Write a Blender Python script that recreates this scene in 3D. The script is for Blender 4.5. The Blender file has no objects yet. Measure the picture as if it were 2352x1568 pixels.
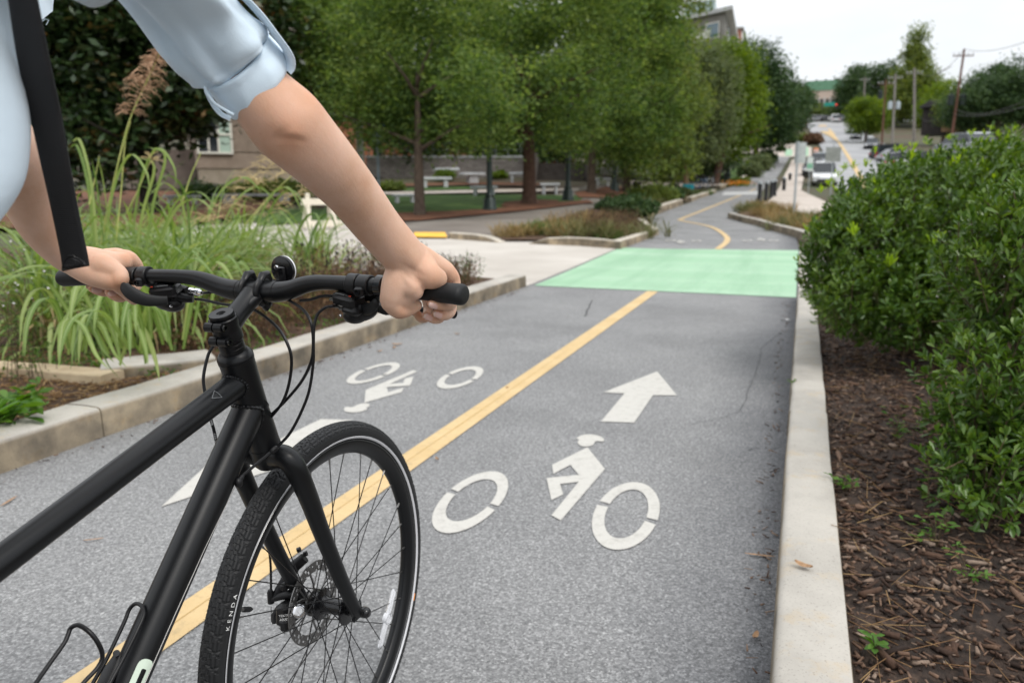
import bpy, bmesh, math, random
import numpy as np
from mathutils import Vector, Matrix

random.seed(7)
rng = np.random.default_rng(7)
scene = bpy.context.scene
COL = scene.collection
PI = math.pi

# ------------------------------------------------------------------ camera
F, CX, CY = 1800.0, 1176.0, 784.0          # focal length and centre in units of a 2352 px wide frame
CAM = np.array([0.7841, -1.1735, 1.1234])
RIGHT = np.array([0.94187, 0.33594, -0.0041])
FWD = np.array([-0.33066, 0.92479, -0.18824]); FWD /= np.linalg.norm(FWD)
RIGHT -= FWD * (RIGHT @ FWD); RIGHT /= np.linalg.norm(RIGHT)
DOWN = np.cross(FWD, RIGHT)
cam_d = bpy.data.cameras.new('camera')
cam = bpy.data.objects.new('camera', cam_d); COL.objects.link(cam)
cam.matrix_world = Matrix(((RIGHT[0], -DOWN[0], -FWD[0], CAM[0]), (RIGHT[1], -DOWN[1], -FWD[1], CAM[1]),
                           (RIGHT[2], -DOWN[2], -FWD[2], CAM[2]), (0, 0, 0, 1)))
cam_d.sensor_width = 36.0
cam_d.lens = 36.0 * F / 2352.0
cam_d.clip_start = 0.02; cam_d.clip_end = 3000
cam_d.dof.use_dof = True
cam_d.dof.focus_distance = 1.2
cam_d.dof.aperture_fstop = 5.2
scene.camera = cam

# ------------------------------------------------------------------ light
SUN_EL, SUN_AZ = math.radians(54), math.radians(118)      # azimuth from +Y towards +X
world = bpy.data.worlds.new('World'); scene.world = world; world.use_nodes = True
wn = world.node_tree; wn.nodes.clear()
w_out = wn.nodes.new('ShaderNodeOutputWorld'); w_bg = wn.nodes.new('ShaderNodeBackground')
w_sky = wn.nodes.new('ShaderNodeTexSky'); w_sky.sky_type = 'NISHITA'; w_sky.sun_disc = False
w_sky.sun_elevation = SUN_EL; w_sky.sun_rotation = SUN_AZ
w_tc = wn.nodes.new('ShaderNodeTexCoord'); w_map = wn.nodes.new('ShaderNodeMapping')
w_map.inputs['Scale'].default_value = (1.2, 1.2, 3.6)
w_no = wn.nodes.new('ShaderNodeTexNoise'); w_no.inputs['Scale'].default_value = 1.6; w_no.inputs['Detail'].default_value = 5
w_cr = wn.nodes.new('ShaderNodeValToRGB')
w_cr.color_ramp.elements[0].position = 0.30; w_cr.color_ramp.elements[0].color = (0.60, 0.60, 0.60, 1)
w_cr.color_ramp.elements[1].position = 0.62; w_cr.color_ramp.elements[1].color = (0.97, 0.97, 0.97, 1)
w_mix = wn.nodes.new('ShaderNodeMixRGB'); w_mix.inputs['Color2'].default_value = (9.9, 10.1, 10.3, 1)
wn.links.new(w_tc.outputs['Generated'], w_map.inputs['Vector']); wn.links.new(w_map.outputs[0], w_no.inputs['Vector'])
wn.links.new(w_no.outputs['Fac'], w_cr.inputs['Fac']); wn.links.new(w_cr.outputs['Color'], w_mix.inputs['Fac'])
w_sx = wn.nodes.new('ShaderNodeSeparateXYZ'); w_el = wn.nodes.new('ShaderNodeMapRange')      # an overcast sky is brightest overhead
w_el.inputs['From Min'].default_value = 0.05; w_el.inputs['From Max'].default_value = 0.85; w_el.inputs['To Min'].default_value = 0.90; w_el.inputs['To Max'].default_value = 1.8
w_sc = wn.nodes.new('ShaderNodeVectorMath'); w_sc.operation = 'SCALE'; w_sc.inputs[0].default_value = (9.35, 9.55, 9.75)
wn.links.new(w_tc.outputs['Generated'], w_sx.inputs[0]); wn.links.new(w_sx.outputs['Z'], w_el.inputs['Value'])
wn.links.new(w_el.outputs[0], w_sc.inputs['Scale']); wn.links.new(w_sc.outputs['Vector'], w_mix.inputs['Color2'])
wn.links.new(w_sky.outputs['Color'], w_mix.inputs['Color1']); wn.links.new(w_mix.outputs['Color'], w_bg.inputs['Color'])
w_bg.inputs['Strength'].default_value = 0.098
wn.links.new(w_bg.outputs[0], w_out.inputs['Surface'])

sun_d = bpy.data.lights.new('sun', 'SUN'); sun_d.energy = 1.5; sun_d.angle = math.radians(22); sun_d.color = (1.0, 0.96, 0.9)
sun = bpy.data.objects.new('sun', sun_d); COL.objects.link(sun)
sdir = Vector((math.sin(SUN_AZ) * math.cos(SUN_EL), math.cos(SUN_AZ) * math.cos(SUN_EL), math.sin(SUN_EL)))
sun.rotation_euler = sdir.to_track_quat('Z', 'Y').to_euler(); sun.location = (10, 5, 30)

vs = scene.view_settings
vs.view_transform = 'Standard'; vs.look = 'None'; vs.gamma = 1.0; vs.exposure = 0.24; vs.use_curve_mapping = False
scene.cycles.max_bounces = 8; scene.cycles.transparent_max_bounces = 8
scene.cycles.use_adaptive_sampling = True
scene.cycles.use_denoising = True

# ------------------------------------------------------------------ projection helpers
def ray(u, v): return RIGHT * (u - CX) / F + DOWN * (v - CY) / F + FWD
def dep(u, v, D): return CAM + ray(u, v) * D
def at(u, v, z=0.0):
    d = ray(u, v); return CAM + d * ((z - CAM[2]) / d[2])
def V3(p): return Vector((float(p[0]), float(p[1]), float(p[2])))

def smooth(a, b, x):
    t = np.clip((x - a) / (b - a), 0, 1); return t * t * (3 - 2 * t)
_PD = [-60, 0, 22, 26, 38, 58, 77, 97, 147, 190, 215, 260, 900]
_PZ = [0, 0, 0, .05, .55, 1.15, 2.7, 4.9, 10.2, 17.2, 18.6, 19, 19]
_LD = [-60, 0, 14, 25, 37, 45, 60, 100, 147, 190, 215, 260, 900]
_LZ = [0, 0, .03, .30, .95, 1.7, 2.5, 6, 11, 17.2, 18.6, 19, 19]
def _pch(D, X, Z):
    # gently smoothed piecewise profile
    D = np.asarray(D, float); w = 1.5 + 0.03 * np.abs(D)
    return (np.interp(D - w, X, Z) + 2 * np.interp(D, X, Z) + np.interp(D + w, X, Z)) / 4
def hgt(x, y):
    x = np.asarray(x, float); y = np.asarray(y, float)
    D = ((x - CAM[0]) * FWD[0] + (y - CAM[1]) * FWD[1]) / 0.982
    a = (x - CAM[0]) * RIGHT[0] + (y - CAM[1]) * RIGHT[1]
    u = CX + F * a / np.maximum(D, 4.0)
    wl = 1 - smooth(1330, 1490, u)
    z = _pch(D, _PD, _PZ) * (1 - wl) + _pch(D, _LD, _LZ) * wl
    z = z + 1.9 * smooth(2070, 2200, u) * smooth(20, 36, D) * (1 - smooth(64, 100, D))      # raised car park right of the road
    return z * smooth(10, 16, D)
def hit(u, v, off=0.0):
    d = ray(u, v); t0 = 1.0; t = 1.0; prev = 1.0
    while t < 900:
        p = CAM + d * t
        if p[2] - off < hgt(p[0], p[1]): break
        prev = t; t *= 1.03
    a, b = prev, t
    for _ in range(30):
        m = (a + b) / 2; p = CAM + d * m
        if p[2] - off < hgt(p[0], p[1]): b = m
        else: a = m
    return CAM + d * b
def gpt(u, D):
    """point on the ground under picture column u at depth D (v solved from the terrain)"""
    lo, hi = -2500.0, 4000.0
    for _ in range(40):
        m = (lo + hi) / 2; p = dep(u, m, D)
        if p[2] > hgt(p[0], p[1]): lo = m
        else: hi = m
    return dep(u, (lo + hi) / 2, D)

# ------------------------------------------------------------------ objects
def tag(o, label=None, cat=None, group=None, kind=None):
    if label: o['label'] = label
    if cat: o['category'] = cat
    if group: o['group'] = group
    if kind: o['kind'] = kind
    return o
def empty(name, loc=(0, 0, 0), rz=0.0, label=None, cat=None, group=None):
    o = bpy.data.objects.new(name, None); COL.objects.link(o)
    o.location = [float(c) for c in loc]; o.rotation_euler = (0, 0, rz); o.empty_display_size = 0.1
    return tag(o, label, cat, group)
def link(name, me, mats, parent=None):
    o = bpy.data.objects.new(name, me); COL.objects.link(o)
    if not isinstance(mats, (list, tuple)): mats = [mats]
    for m in mats: me.materials.append(m)
    if parent is not None: o.parent = parent
    return o
def mesh_np(name, V, Fc, mats, parent=None, uv=None, smooth_=False, mi=None):
    V = np.asarray(V, np.float32); Fc = np.asarray(Fc, np.int32)
    me = bpy.data.meshes.new(name); n, k = Fc.shape
    me.vertices.add(len(V)); me.vertices.foreach_set('co', V.ravel())
    me.loops.add(n * k); me.loops.foreach_set('vertex_index', Fc.ravel())
    me.polygons.add(n); me.polygons.foreach_set('loop_start', np.arange(0, n * k, k, dtype=np.int32))
    me.polygons.foreach_set('loop_total', np.full(n, k, np.int32))
    if smooth_: me.polygons.foreach_set('use_smooth', np.ones(n, bool))
    if mi is not None: me.polygons.foreach_set('material_index', np.asarray(mi, np.int32))
    if uv is not None:
        l = me.uv_layers.new(name='UVMap'); l.data.foreach_set('uv', np.asarray(uv, np.float32)[Fc.ravel()].ravel())
    me.update(calc_edges=True); me.validate()
    return link(name, me, mats, parent)

class MB:
    def __init__(s): s.v = []; s.f = []; s.m = []
    def add(s, V, Fs, m=0, M=None):
        b = len(s.v)
        for p in V:
            p = V3(p)
            if M is not None: p = M @ p
            s.v.append(p)
        for f in Fs: s.f.append(tuple(i + b for i in f)); s.m.append(m)
        return s
    def box(s, c, d, m=0, M=None, bev=0.0):
        x, y, z = [k / 2 for k in d]
        if bev <= 0:
            V = [(sx * x + c[0], sy * y + c[1], sz * z + c[2]) for sz in (-1, 1) for sy in (-1, 1) for sx in (-1, 1)]
            return s.add(V, [(0, 2, 3, 1), (4, 5, 7, 6), (0, 1, 5, 4), (2, 6, 7, 3), (0, 4, 6, 2), (1, 3, 7, 5)], m, M)
        b = min(bev, x * .9, y * .9, z * .9); V = []
        R = [(x - b, y - b), ]
        def ring(ox, oy, zz, cut):
            return [(ox - cut, -oy, zz), (ox, -oy + cut, zz), (ox, oy - cut, zz), (ox - cut, oy, zz), (-ox + cut, oy, zz), (-ox, oy - cut, zz), (-ox, -oy + cut, zz), (-ox + cut, -oy, zz)]
        L = [ring(x - b, y - b, -z, b * .5), ring(x, y, -z + b, b), ring(x, y, z - b, b), ring(x - b, y - b, z, b * .5)]
        for r in L: V += [(p[0] + c[0], p[1] + c[1], p[2] + c[2]) for p in r]
        Fs = [tuple(range(7, -1, -1)), tuple(range(24, 32))]
        for k in range(3):
            for i in range(8):
                j = (i + 1) % 8; Fs.append((k * 8 + i, k * 8 + j, k * 8 + 8 + j, k * 8 + 8 + i))
        return s.add(V, Fs, m, M)
    def loft(s, rings, m=0, cap=True, closed=False, M=None):
        n = len(rings[0]); V = [p for r in rings for p in r]; Fs = []
        R = len(rings)
        for k in range(R if closed else R - 1):
            k2 = (k + 1) % R
            for i in range(n):
                j = (i + 1) % n; Fs.append((k * n + i, k * n + j, k2 * n + j, k2 * n + i))
        if cap and not closed:
            Fs.append(tuple(range(n - 1, -1, -1))); Fs.append(tuple((R - 1) * n + i for i in range(n)))
        return s.add(V, Fs, m, M)
    def tube(s, pts, rad, n=10, m=0, cap=True, closed=False, up=None, asp=1.0, M=None):
        """tube through points; rad number or list; asp flattens the second cross axis"""
        P = [V3(p) for p in pts]
        if not hasattr(rad, '__len__'): rad = [rad] * len(P)
        rings = []; N = None
        for i, p in enumerate(P):
            if closed: t = P[(i + 1) % len(P)] - P[i - 1]
            else: t = P[min(i + 1, len(P) - 1)] - P[max(i - 1, 0)]
            t.normalize()
            if N is None:
                a = Vector(up) if up is not None else (Vector((0, 0, 1)) if abs(t.z) < .9 else Vector((0, 1, 0)))
                N = a - t * a.dot(t)
            else: N = N - t * N.dot(t)
            N.normalize(); Bn = t.cross(N)
            rings.append([p + N * (math.cos(q) * rad[i]) + Bn * (math.sin(q) * rad[i] * asp) for q in (2 * PI * k / n for k in range(n))])
        return s.loft(rings, m, cap, closed, M)
    def cyl(s, a, b, r, n=14, m=0, r2=None, M=None): return s.tube([a, b], [r, r if r2 is None else r2], n, m, True, M=M)
    def lathe(s, prof, o, ax, n=20, m=0, cap=True, ref=None, M=None):
        """prof: (radius, distance along ax) pairs"""
        ax = V3(ax).normalized(); a = V3(ref) if ref is not None else (Vector((0, 0, 1)) if abs(ax.z) < .9 else Vector((1, 0, 0)))
        N = (a - ax * a.dot(ax)).normalized(); Bn = ax.cross(N); o = V3(o)
        return s.loft([[o + ax * h + (N * math.cos(q) + Bn * math.sin(q)) * max(r, 1e-5) for q in (2 * PI * k / n for k in range(n))] for r, h in prof], m, cap, False, M)
    def ball(s, c, r, m=0, nu=14, nv=9, M=None):
        if not hasattr(r, '__len__'): r = (r, r, r)
        rings = []
        for i in range(nv + 1):
            th = PI * i / nv; st = max(math.sin(th), 1e-3)
            rings.append([(c[0] + r[0] * st * math.cos(2 * PI * k / nu), c[1] + r[1] * st * math.sin(2 * PI * k / nu), c[2] - r[2] * math.cos(th)) for k in range(nu)])
        return s.loft(rings, m, True, False, M)
    def prism(s, poly, d0, d1, m=0, M=None):
        """2-D polygon in XY pushed from z=d0 to d1"""
        n = len(poly); V = [(p[0], p[1], d0) for p in poly] + [(p[0], p[1], d1) for p in poly]
        Fs = [tuple(range(n - 1, -1, -1)), tuple(range(n, 2 * n))] + [(i, (i + 1) % n, n + (i + 1) % n, n + i) for i in range(n)]
        return s.add(V, Fs, m, M)
    def build(s, name, mats, parent=None, smooth_=True, ang=40):
        me = bpy.data.meshes.new(name); me.from_pydata([tuple(p) for p in s.v], [], s.f); me.update()
        for p, k in zip(me.polygons, s.m): p.material_index = k
        bm = bmesh.new(); bm.from_mesh(me); bmesh.ops.recalc_face_normals(bm, faces=bm.faces); bm.to_mesh(me); bm.free()
        if smooth_:
            me.polygons.foreach_set('use_smooth', [True] * len(me.polygons))
            try: me.set_sharp_from_angle(angle=math.radians(ang))
            except Exception: pass
        return link(name, me, mats, parent)

def copy_tree(o, parent=None):
    c = o.copy(); COL.objects.link(c)
    if parent is not None: c.parent = parent
    for ch in list(o.children): copy_tree(ch, c)
    return c
def frame(o, x, z):
    """matrix with given origin, x axis and approximate z axis"""
    x = V3(x).normalized(); z = V3(z); z = (z - x * z.dot(x)).normalized(); y = z.cross(x)
    return Matrix(((x.x, y.x, z.x, o[0]), (x.y, y.y, z.y, o[1]), (x.z, y.z, z.z, o[2]), (0, 0, 0, 1)))
def spline(pts, n=8):
    P = [np.array(p, float) for p in pts]; P = [2 * P[0] - P[1]] + P + [2 * P[-1] - P[-2]]; out = []
    for i in range(1, len(P) - 2):
        for k in range(n):
            t = k / n; a, b, c, d = P[i - 1], P[i], P[i + 1], P[i + 2]
            out.append(0.5 * (2 * b + (c - a) * t + (2 * a - 5 * b + 4 * c - d) * t * t + (3 * b - a - 3 * c + d) * t ** 3))
    out.append(P[-2]); return out

# ------------------------------------------------------------------ materials
def mat(name, col, rough=0.6, metal=0.0, spec=0.5, sheen=0.0, **k):
    m = bpy.data.materials.new(name); m.use_nodes = True
    b = m.node_tree.nodes['Principled BSDF']
    b.inputs['Base Color'].default_value = (*col, 1); b.inputs['Roughness'].default_value = rough
    b.inputs['Metallic'].default_value = metal; b.inputs['Specular IOR Level'].default_value = spec
    if sheen: b.inputs['Sheen Weight'].default_value = sheen
    for kk, vv in k.items(): b.inputs[kk.replace('_', ' ')].default_value = vv
    return m
def nd(m, t, **k):
    n = m.node_tree.nodes.new(t)
    for a, b in k.items():
        if a in n.inputs: n.inputs[a].default_value = b
        else: setattr(n, a, b)
    return n
def ln(m, a, b): m.node_tree.links.new(a, b)
def bsdf(m): return m.node_tree.nodes['Principled BSDF']
def noise(m, scale, detail=4, rough=.55, coord='Object', stretch=None):
    tc = nd(m, 'ShaderNodeTexCoord'); src = tc.outputs[coord]
    if stretch:
        mp = nd(m, 'ShaderNodeMapping'); mp.inputs['Scale'].default_value = stretch; ln(m, src, mp.inputs['Vector']); src = mp.outputs[0]
    n = nd(m, 'ShaderNodeTexNoise', Scale=scale, Detail=detail, Roughness=rough); ln(m, src, n.inputs['Vector']); return n
def ramp(m, fac, stops):
    r = nd(m, 'ShaderNodeValToRGB'); e = r.color_ramp.elements
    while len(e) < len(stops): e.new(.5)
    for q, (p, c) in zip(e, stops): q.position = p; q.color = (*c, 1) if len(c) == 3 else c
    ln(m, fac, r.inputs['Fac']); return r.outputs['Color']
def mixc(m, fac, a, b, mode='MIX'):
    x = nd(m, 'ShaderNodeMixRGB'); x.blend_type = mode
    for sck, val in (('Fac', fac), ('Color1', a), ('Color2', b)):
        if hasattr(val, 'links') or hasattr(val, 'is_output'): ln(m, val, x.inputs[sck])
        elif sck == 'Fac': x.inputs[sck].default_value = val
        else: x.inputs[sck].default_value = (*val, 1)
    return x.outputs['Color']
def bump(m, h, strength=.3, dist=.01):
    b = nd(m, 'ShaderNodeBump', Strength=strength, Distance=dist); ln(m, h, b.inputs['Height']); ln(m, b.outputs[0], bsdf(m).inputs['Normal']); return b
def base(m, c): ln(m, c, bsdf(m).inputs['Base Color'])

def noisy(name, c1, c2, scale, rough=.8, bs=0.0, bd=.01, bscale=None, detail=5, spec=.3, lo=.35, hi=.65, coord='Object', stretch=None):
    m = mat(name, c1, rough, spec=spec); n = noise(m, scale, detail, coord=coord, stretch=stretch)
    base(m, ramp(m, n.outputs['Fac'], [(lo, c1), (hi, c2)]))
    if bs:
        n2 = n if bscale is None else noise(m, bscale, 4, coord=coord); bump(m, n2.outputs['Fac'], bs, bd)
    return m

def leaf_mat(name, cols, rough=.5, trans=.35, nscale=1.2, spec=.35, tcol=None):
    """leaf colour differs from leaf to leaf and slowly through the crown"""
    m = mat(name, cols[0], rough, spec=spec)
    g = nd(m, 'ShaderNodeNewGeometry'); n = noise(m, nscale, 3)
    a = nd(m, 'ShaderNodeMath', operation='MULTIPLY_ADD'); a.inputs[1].default_value = .55; ln(m, g.outputs['Random Per Island'], a.inputs[0])
    b = nd(m, 'ShaderNodeMath', operation='MULTIPLY_ADD'); b.inputs[1].default_value = .9; b.inputs[2].default_value = -.22
    ln(m, n.outputs['Fac'], b.inputs[0]); ln(m, b.outputs[0], a.inputs[2])
    k = len(cols); col = ramp(m, a.outputs[0], [(.12 + .76 * i / (k - 1), c) for i, c in enumerate(cols)])
    base(m, col)
    t = nd(m, 'ShaderNodeBsdfTranslucent'); hs = nd(m, 'ShaderNodeHueSaturation', Value=1.5, Saturation=1.15); hs.inputs['Hue'].default_value = .485
    ln(m, col, hs.inputs['Color']); ln(m, hs.outputs[0], t.inputs['Color'])
    mx = nd(m, 'ShaderNodeMixShader'); mx.inputs[0].default_value = trans
    out = [x for x in m.node_tree.nodes if x.type == 'OUTPUT_MATERIAL'][0]
    ln(m, bsdf(m).outputs[0], mx.inputs[1]); ln(m, t.outputs[0], mx.inputs[2]); ln(m, mx.outputs[0], out.inputs['Surface'])
    return m
from mathutils.geometry import tessellate_polygon
# ------------------------------------------------------------------ ground, path, road
def sheet(name, poly, mats, off=0.0, res=1.0, kind='structure', parent=None, flat=None):
    bm = bmesh.new(); bm.faces.new([bm.verts.new((float(p[0]), float(p[1]), 0)) for p in poly])
    bmesh.ops.triangulate(bm, faces=bm.faces)
    for _ in range(9):
        es = []
        for e in bm.edges:
            c = (e.verts[0].co + e.verts[1].co) / 2
            lim = res * (1 + (math.hypot(c.x - CAM[0], c.y - CAM[1]) / 40 if flat is None else 1e3))
            if e.calc_length() > lim: es.append(e)
        if not es: break
        bmesh.ops.subdivide_edges(bm, edges=es, cuts=1); bmesh.ops.triangulate(bm, faces=[f for f in bm.faces if len(f.verts) > 3])
    for v in bm.verts: v.co.z = (float(hgt(v.co.x, v.co.y)) if flat is None else flat) + off
    for f in bm.faces:
        f.normal_update()
        if f.normal.z < 0: f.normal_flip()
        f.smooth = True
    me = bpy.data.meshes.new(name); bm.to_mesh(me); bm.free()
    o = link(name, me, mats, parent)
    if parent is None: o['kind'] = kind
    return o
def ribbon(name, L, Rr, mats, off=0.0, nx=6, parent=None, step=.8):
    Ls, Rs = [], []
    for i in range(len(L) - 1):
        n = max(1, int(np.linalg.norm(np.array(L[i + 1][:2]) - np.array(L[i][:2])) / step))
        for k in range(n):
            Ls.append(np.array(L[i][:2]) + (np.array(L[i + 1][:2]) - np.array(L[i][:2])) * k / n)
            Rs.append(np.array(Rr[i][:2]) + (np.array(Rr[i + 1][:2]) - np.array(Rr[i][:2])) * k / n)
    Ls.append(np.array(L[-1][:2])); Rs.append(np.array(Rr[-1][:2]))
    V = []; Fs = []
    for a, b in zip(Ls, Rs):
        for k in range(nx + 1):
            p = a + (b - a) * k / nx; V.append((p[0], p[1], float(hgt(p[0], p[1])) + off))
    for i in range(len(Ls) - 1):
        for k in range(nx): q = i * (nx + 1) + k; Fs.append((q, q + 1, q + nx + 2, q + nx + 1))
    o = mesh_np(name, V, Fs, mats, parent, smooth_=True)
    if parent is None: o['kind'] = 'structure'
    return o

# asphalt with light and dark aggregate
def asphalt(name, c_lo, c_mid, c_hi, sc=170):
    m = mat(name, c_mid, .85, spec=.25)
    v = nd(m, 'ShaderNodeTexVoronoi', Scale=sc); tc = nd(m, 'ShaderNodeTexCoord'); ln(m, tc.outputs['Object'], v.inputs['Vector'])
    n = noise(m, sc * .45, 6, .7); big = noise(m, .9, 5)
    st = ramp(m, v.outputs['Color'], [(.0, c_lo), (.30, tuple(.75 * k for k in c_mid)), (.66, tuple(1.25 * k for k in c_mid)), (1.0, c_hi)])
    gr = ramp(m, n.outputs['Fac'], [(.3, c_lo), (.52, c_mid), (.72, c_hi)])
    c = mixc(m, .45, st, gr)
    c2 = ramp(m, big.outputs['Fac'], [(.3, (.80, .80, .80)), (.5, (1.0, 1.0, 1.0)), (.7, (1.12, 1.12, 1.11))])
    c = mixc(m, 1.0, c, c2, 'MULTIPLY')
    # multiplies the colour darker towards the right kerb, edge wavered by noise
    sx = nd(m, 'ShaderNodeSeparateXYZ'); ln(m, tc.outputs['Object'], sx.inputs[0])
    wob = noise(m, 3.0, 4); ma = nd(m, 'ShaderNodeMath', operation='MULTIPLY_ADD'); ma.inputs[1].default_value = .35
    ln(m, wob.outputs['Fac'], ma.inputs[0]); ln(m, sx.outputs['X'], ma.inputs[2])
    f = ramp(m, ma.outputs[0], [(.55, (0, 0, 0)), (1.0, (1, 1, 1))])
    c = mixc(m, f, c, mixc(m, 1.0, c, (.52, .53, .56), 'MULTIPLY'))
    base(m, c); bump(m, v.outputs['Distance'], .5, .004)
    return m
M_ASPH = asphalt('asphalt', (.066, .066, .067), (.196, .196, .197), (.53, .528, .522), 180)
M_ROAD = noisy('road_asphalt', (.27, .275, .285), (.36, .36, .365), .15, .9)
M_CONC = noisy('pavement_concrete', (.40, .365, .325), (.51, .475, .43), .5, .9, .1, .01, 30)
M_WALK = noisy('park_walk', (.15, .128, .11), (.22, .195, .17), .6, .9)
M_PLAZA = noisy('plaza_concrete', (.42, .36, .31), (.52, .46, .41), .4, .9)
M_LAWN = noisy('lawn', (.035, .075, .016), (.07, .12, .028), 1.2, .95, .5, .05, 14)
M_SOIL = noisy('soil', (.045, .026, .016), (.11, .065, .04), 9, .95, .6, .02)
M_MULCHRED = noisy('pine_straw', (.10, .040, .022), (.17, .075, .04), 3, .95, .5, .03, 12)

def kerb_mat(name, tone, stain=.75):
    m = mat(name, tone, .9, spec=.2)
    n1 = noise(m, 2.2, 6, .65); n2 = noise(m, 7, 5, .7); n3 = noise(m, 160, 3); n4 = noise(m, 4, 5, .6)
    c = ramp(m, n1.outputs['Fac'], [(.3, tuple(t * .72 for t in tone)), (.55, tone), (.75, tuple(min(1, t * 1.13) for t in tone))])
    f = ramp(m, n2.outputs['Fac'], [(.55, (0, 0, 0)), (.75, (.75 * stain,) * 3)]); c = mixc(m, f, c, (.45, .335, .19))
    # side faces hold old grime: stain follows the face direction of the cast block
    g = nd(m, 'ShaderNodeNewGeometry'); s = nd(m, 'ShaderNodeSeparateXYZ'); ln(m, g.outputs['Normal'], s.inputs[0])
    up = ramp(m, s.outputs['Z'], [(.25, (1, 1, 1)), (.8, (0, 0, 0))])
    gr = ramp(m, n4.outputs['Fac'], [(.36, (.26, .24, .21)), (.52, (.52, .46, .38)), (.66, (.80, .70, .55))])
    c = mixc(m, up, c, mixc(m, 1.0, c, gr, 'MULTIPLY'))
    pits = ramp(m, n3.outputs['Fac'], [(.3, (.72, .72, .72)), (.42, (1, 1, 1))]); c = mixc(m, 1.0, c, pits, 'MULTIPLY')
    base(m, c); bump(m, n2.outputs['Fac'], .35, .012)
    return m
M_KERB = kerb_mat('kerb_concrete', (.41, .385, .345))
M_KERB2 = kerb_mat('kerb_concrete_warm', (.50, .455, .385), .4)
M_TIMBER = noisy('kerb_tan', (.36, .27, .17), (.50, .40, .27), 5, .9, .2, .01, 40)

# ground sheet to the horizon
ys = np.concatenate([np.arange(-60, -6, 6.), np.arange(-6, 40, 1.0), np.arange(40, 130, 3.), np.arange(130, 300, 8.), np.array([300, 340, 400, 500, 650, 900.])])
xs = np.concatenate([-np.array([700, 480, 330, 240, 180.]), np.arange(-140, -40, 5.), np.arange(-40, 30, 1.0), np.arange(30, 100, 4.), np.array([110, 140, 180, 260, 400, 650.])])
X, Y = np.meshgrid(xs, ys); Z = hgt(X, Y) - .05 - .0008 * np.maximum(np.hypot(X, Y) - 20, 0)
nx_ = len(xs); idx = np.arange(len(ys) * nx_).reshape(len(ys), nx_)
Q = np.stack([idx[:-1, :-1].ravel(), idx[:-1, 1:].ravel(), idx[1:, 1:].ravel(), idx[1:, :-1].ravel()], 1)
M_GROUND = mat('ground', (.08, .08, .04), .95)
_n = noise(M_GROUND, .12, 5); _n2 = noise(M_GROUND, 2.5, 5)
base(M_GROUND, mixc(M_GROUND, _n2.outputs['Fac'], ramp(M_GROUND, _n.outputs['Fac'], [(.35, (.09, .05, .03)), (.5, (.07, .075, .03)), (.65, (.05, .08, .025))]), (.06, .045, .03)))
tag(mesh_np('ground', np.stack([X, Y, Z], -1).reshape(-1, 3), Q, M_GROUND, smooth_=True), kind='structure')

z3 = lambda x, y: (1263.3 + x / 2.7307, y / 2.7307)       # picture columns of two enlarged views
z5 = lambda x, y: (1722.7 + x / 3.4133, 57.42 + y / 3.4133)
z4 = lambda x, y: (1493.0 + x / 3.901, 114.8 + y / 3.901)

# two-way bike path
pl = [(-2.205, -8), (-2.205, 7.72), (-2.40, 14.07)] + [hit(*z3(*p))[:2] for p in [(650, 1460), (630, 1405), (625, 1365), (740, 1320), (880, 1270), (1010, 1215), (1110, 1180), (1210, 1140), (1260, 1090), (1310, 1040), (1370, 990), (1420, 960), (1452, 930), (1470, 905), (1452, 870), (1440, 850), (1436, 835)]]
prr = [(.83, -8), (.86, 7.6), (.90, 14.4)] + [hit(*z3(*p))[:2] for p in [(1540, 1462), (1300, 1400), (1150, 1365), (1185, 1320), (1275, 1270), (1310, 1215), (1345, 1180), (1405, 1140), (1440, 1090), (1470, 1040), (1500, 990), (1520, 960), (1545, 930), (1570, 905), (1560, 880), (1530, 860), (1500, 842)]]
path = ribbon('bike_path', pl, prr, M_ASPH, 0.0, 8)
# concrete drive that crosses the path
sheet('pavement', [(-2.2, 7.72), (-2.41, 14.05), (-4.62, 15.0), (-6.0, 15.6), (-8.3, 17.0), (-13, 19.6), (-15.5, 14.5), (-12, 10.2), (-9.0, 9.3), (-5.0, 8.2), (-3.0, 7.9), (-2.6, 7.75)], M_CONC, .006, 1.0)
sheet('pavement', [(.865, 7.62), (5, 7.3), (12, 7), (12, 15), (5, 15), (.905, 14.4)], M_CONC, .006, 1.0)

# road over the hill
rl = [hit(*z5(*p))[:2] for p in [(700, 1500), (680, 1300), (650, 1150), (600, 1050), (550, 950), (500, 870), (450, 800), (432, 762)]]
rr_ = [hit(*z5(*p))[:2] for p in [(2500, 1500), (1950, 1300), (1500, 1150), (1300, 1050), (1090, 950), (960, 870), (880, 800), (850, 762)]]
road = ribbon('road', rl, rr_, M_ROAD, .03, 10, step=4)
def pxribbon(name, L, R, m, off, parent, nx=2, step=1.5):
    return ribbon(name, [hit(*p)[:2] for p in L], [hit(*p)[:2] for p in R], m, off, nx, parent, step)
M_YELLOW = mat('yellow_paint', (.72, .42, .12), .75, spec=.3)
_a = noise(M_YELLOW, 26, 6, .7); _b = noise(M_YELLOW, 160, 3); _l = noise(M_YELLOW, 3, 5, .6)
_c = ramp(M_YELLOW, _l.outputs['Fac'], [(.3, (.50, .355, .17)), (.7, (.60, .445, .245))])
_c = mixc(M_YELLOW, ramp(M_YELLOW, _a.outputs['Fac'], [(.52, (0, 0, 0)), (.68, (.45, .45, .45)), (.8, (.8, .8, .8))]), _c, (.32, .25, .15))
base(M_YELLOW, mixc(M_YELLOW, ramp(M_YELLOW, _b.outputs['Fac'], [(.28, (.8, .8, .8)), (.38, (0, 0, 0))]), _c, (.42, .30, .13)))
bump(M_YELLOW, _b.outputs['Fac'], .3, .004)
M_WHITE = mat('white_paint', (.7, .69, .66), .75, spec=.3)
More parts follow.
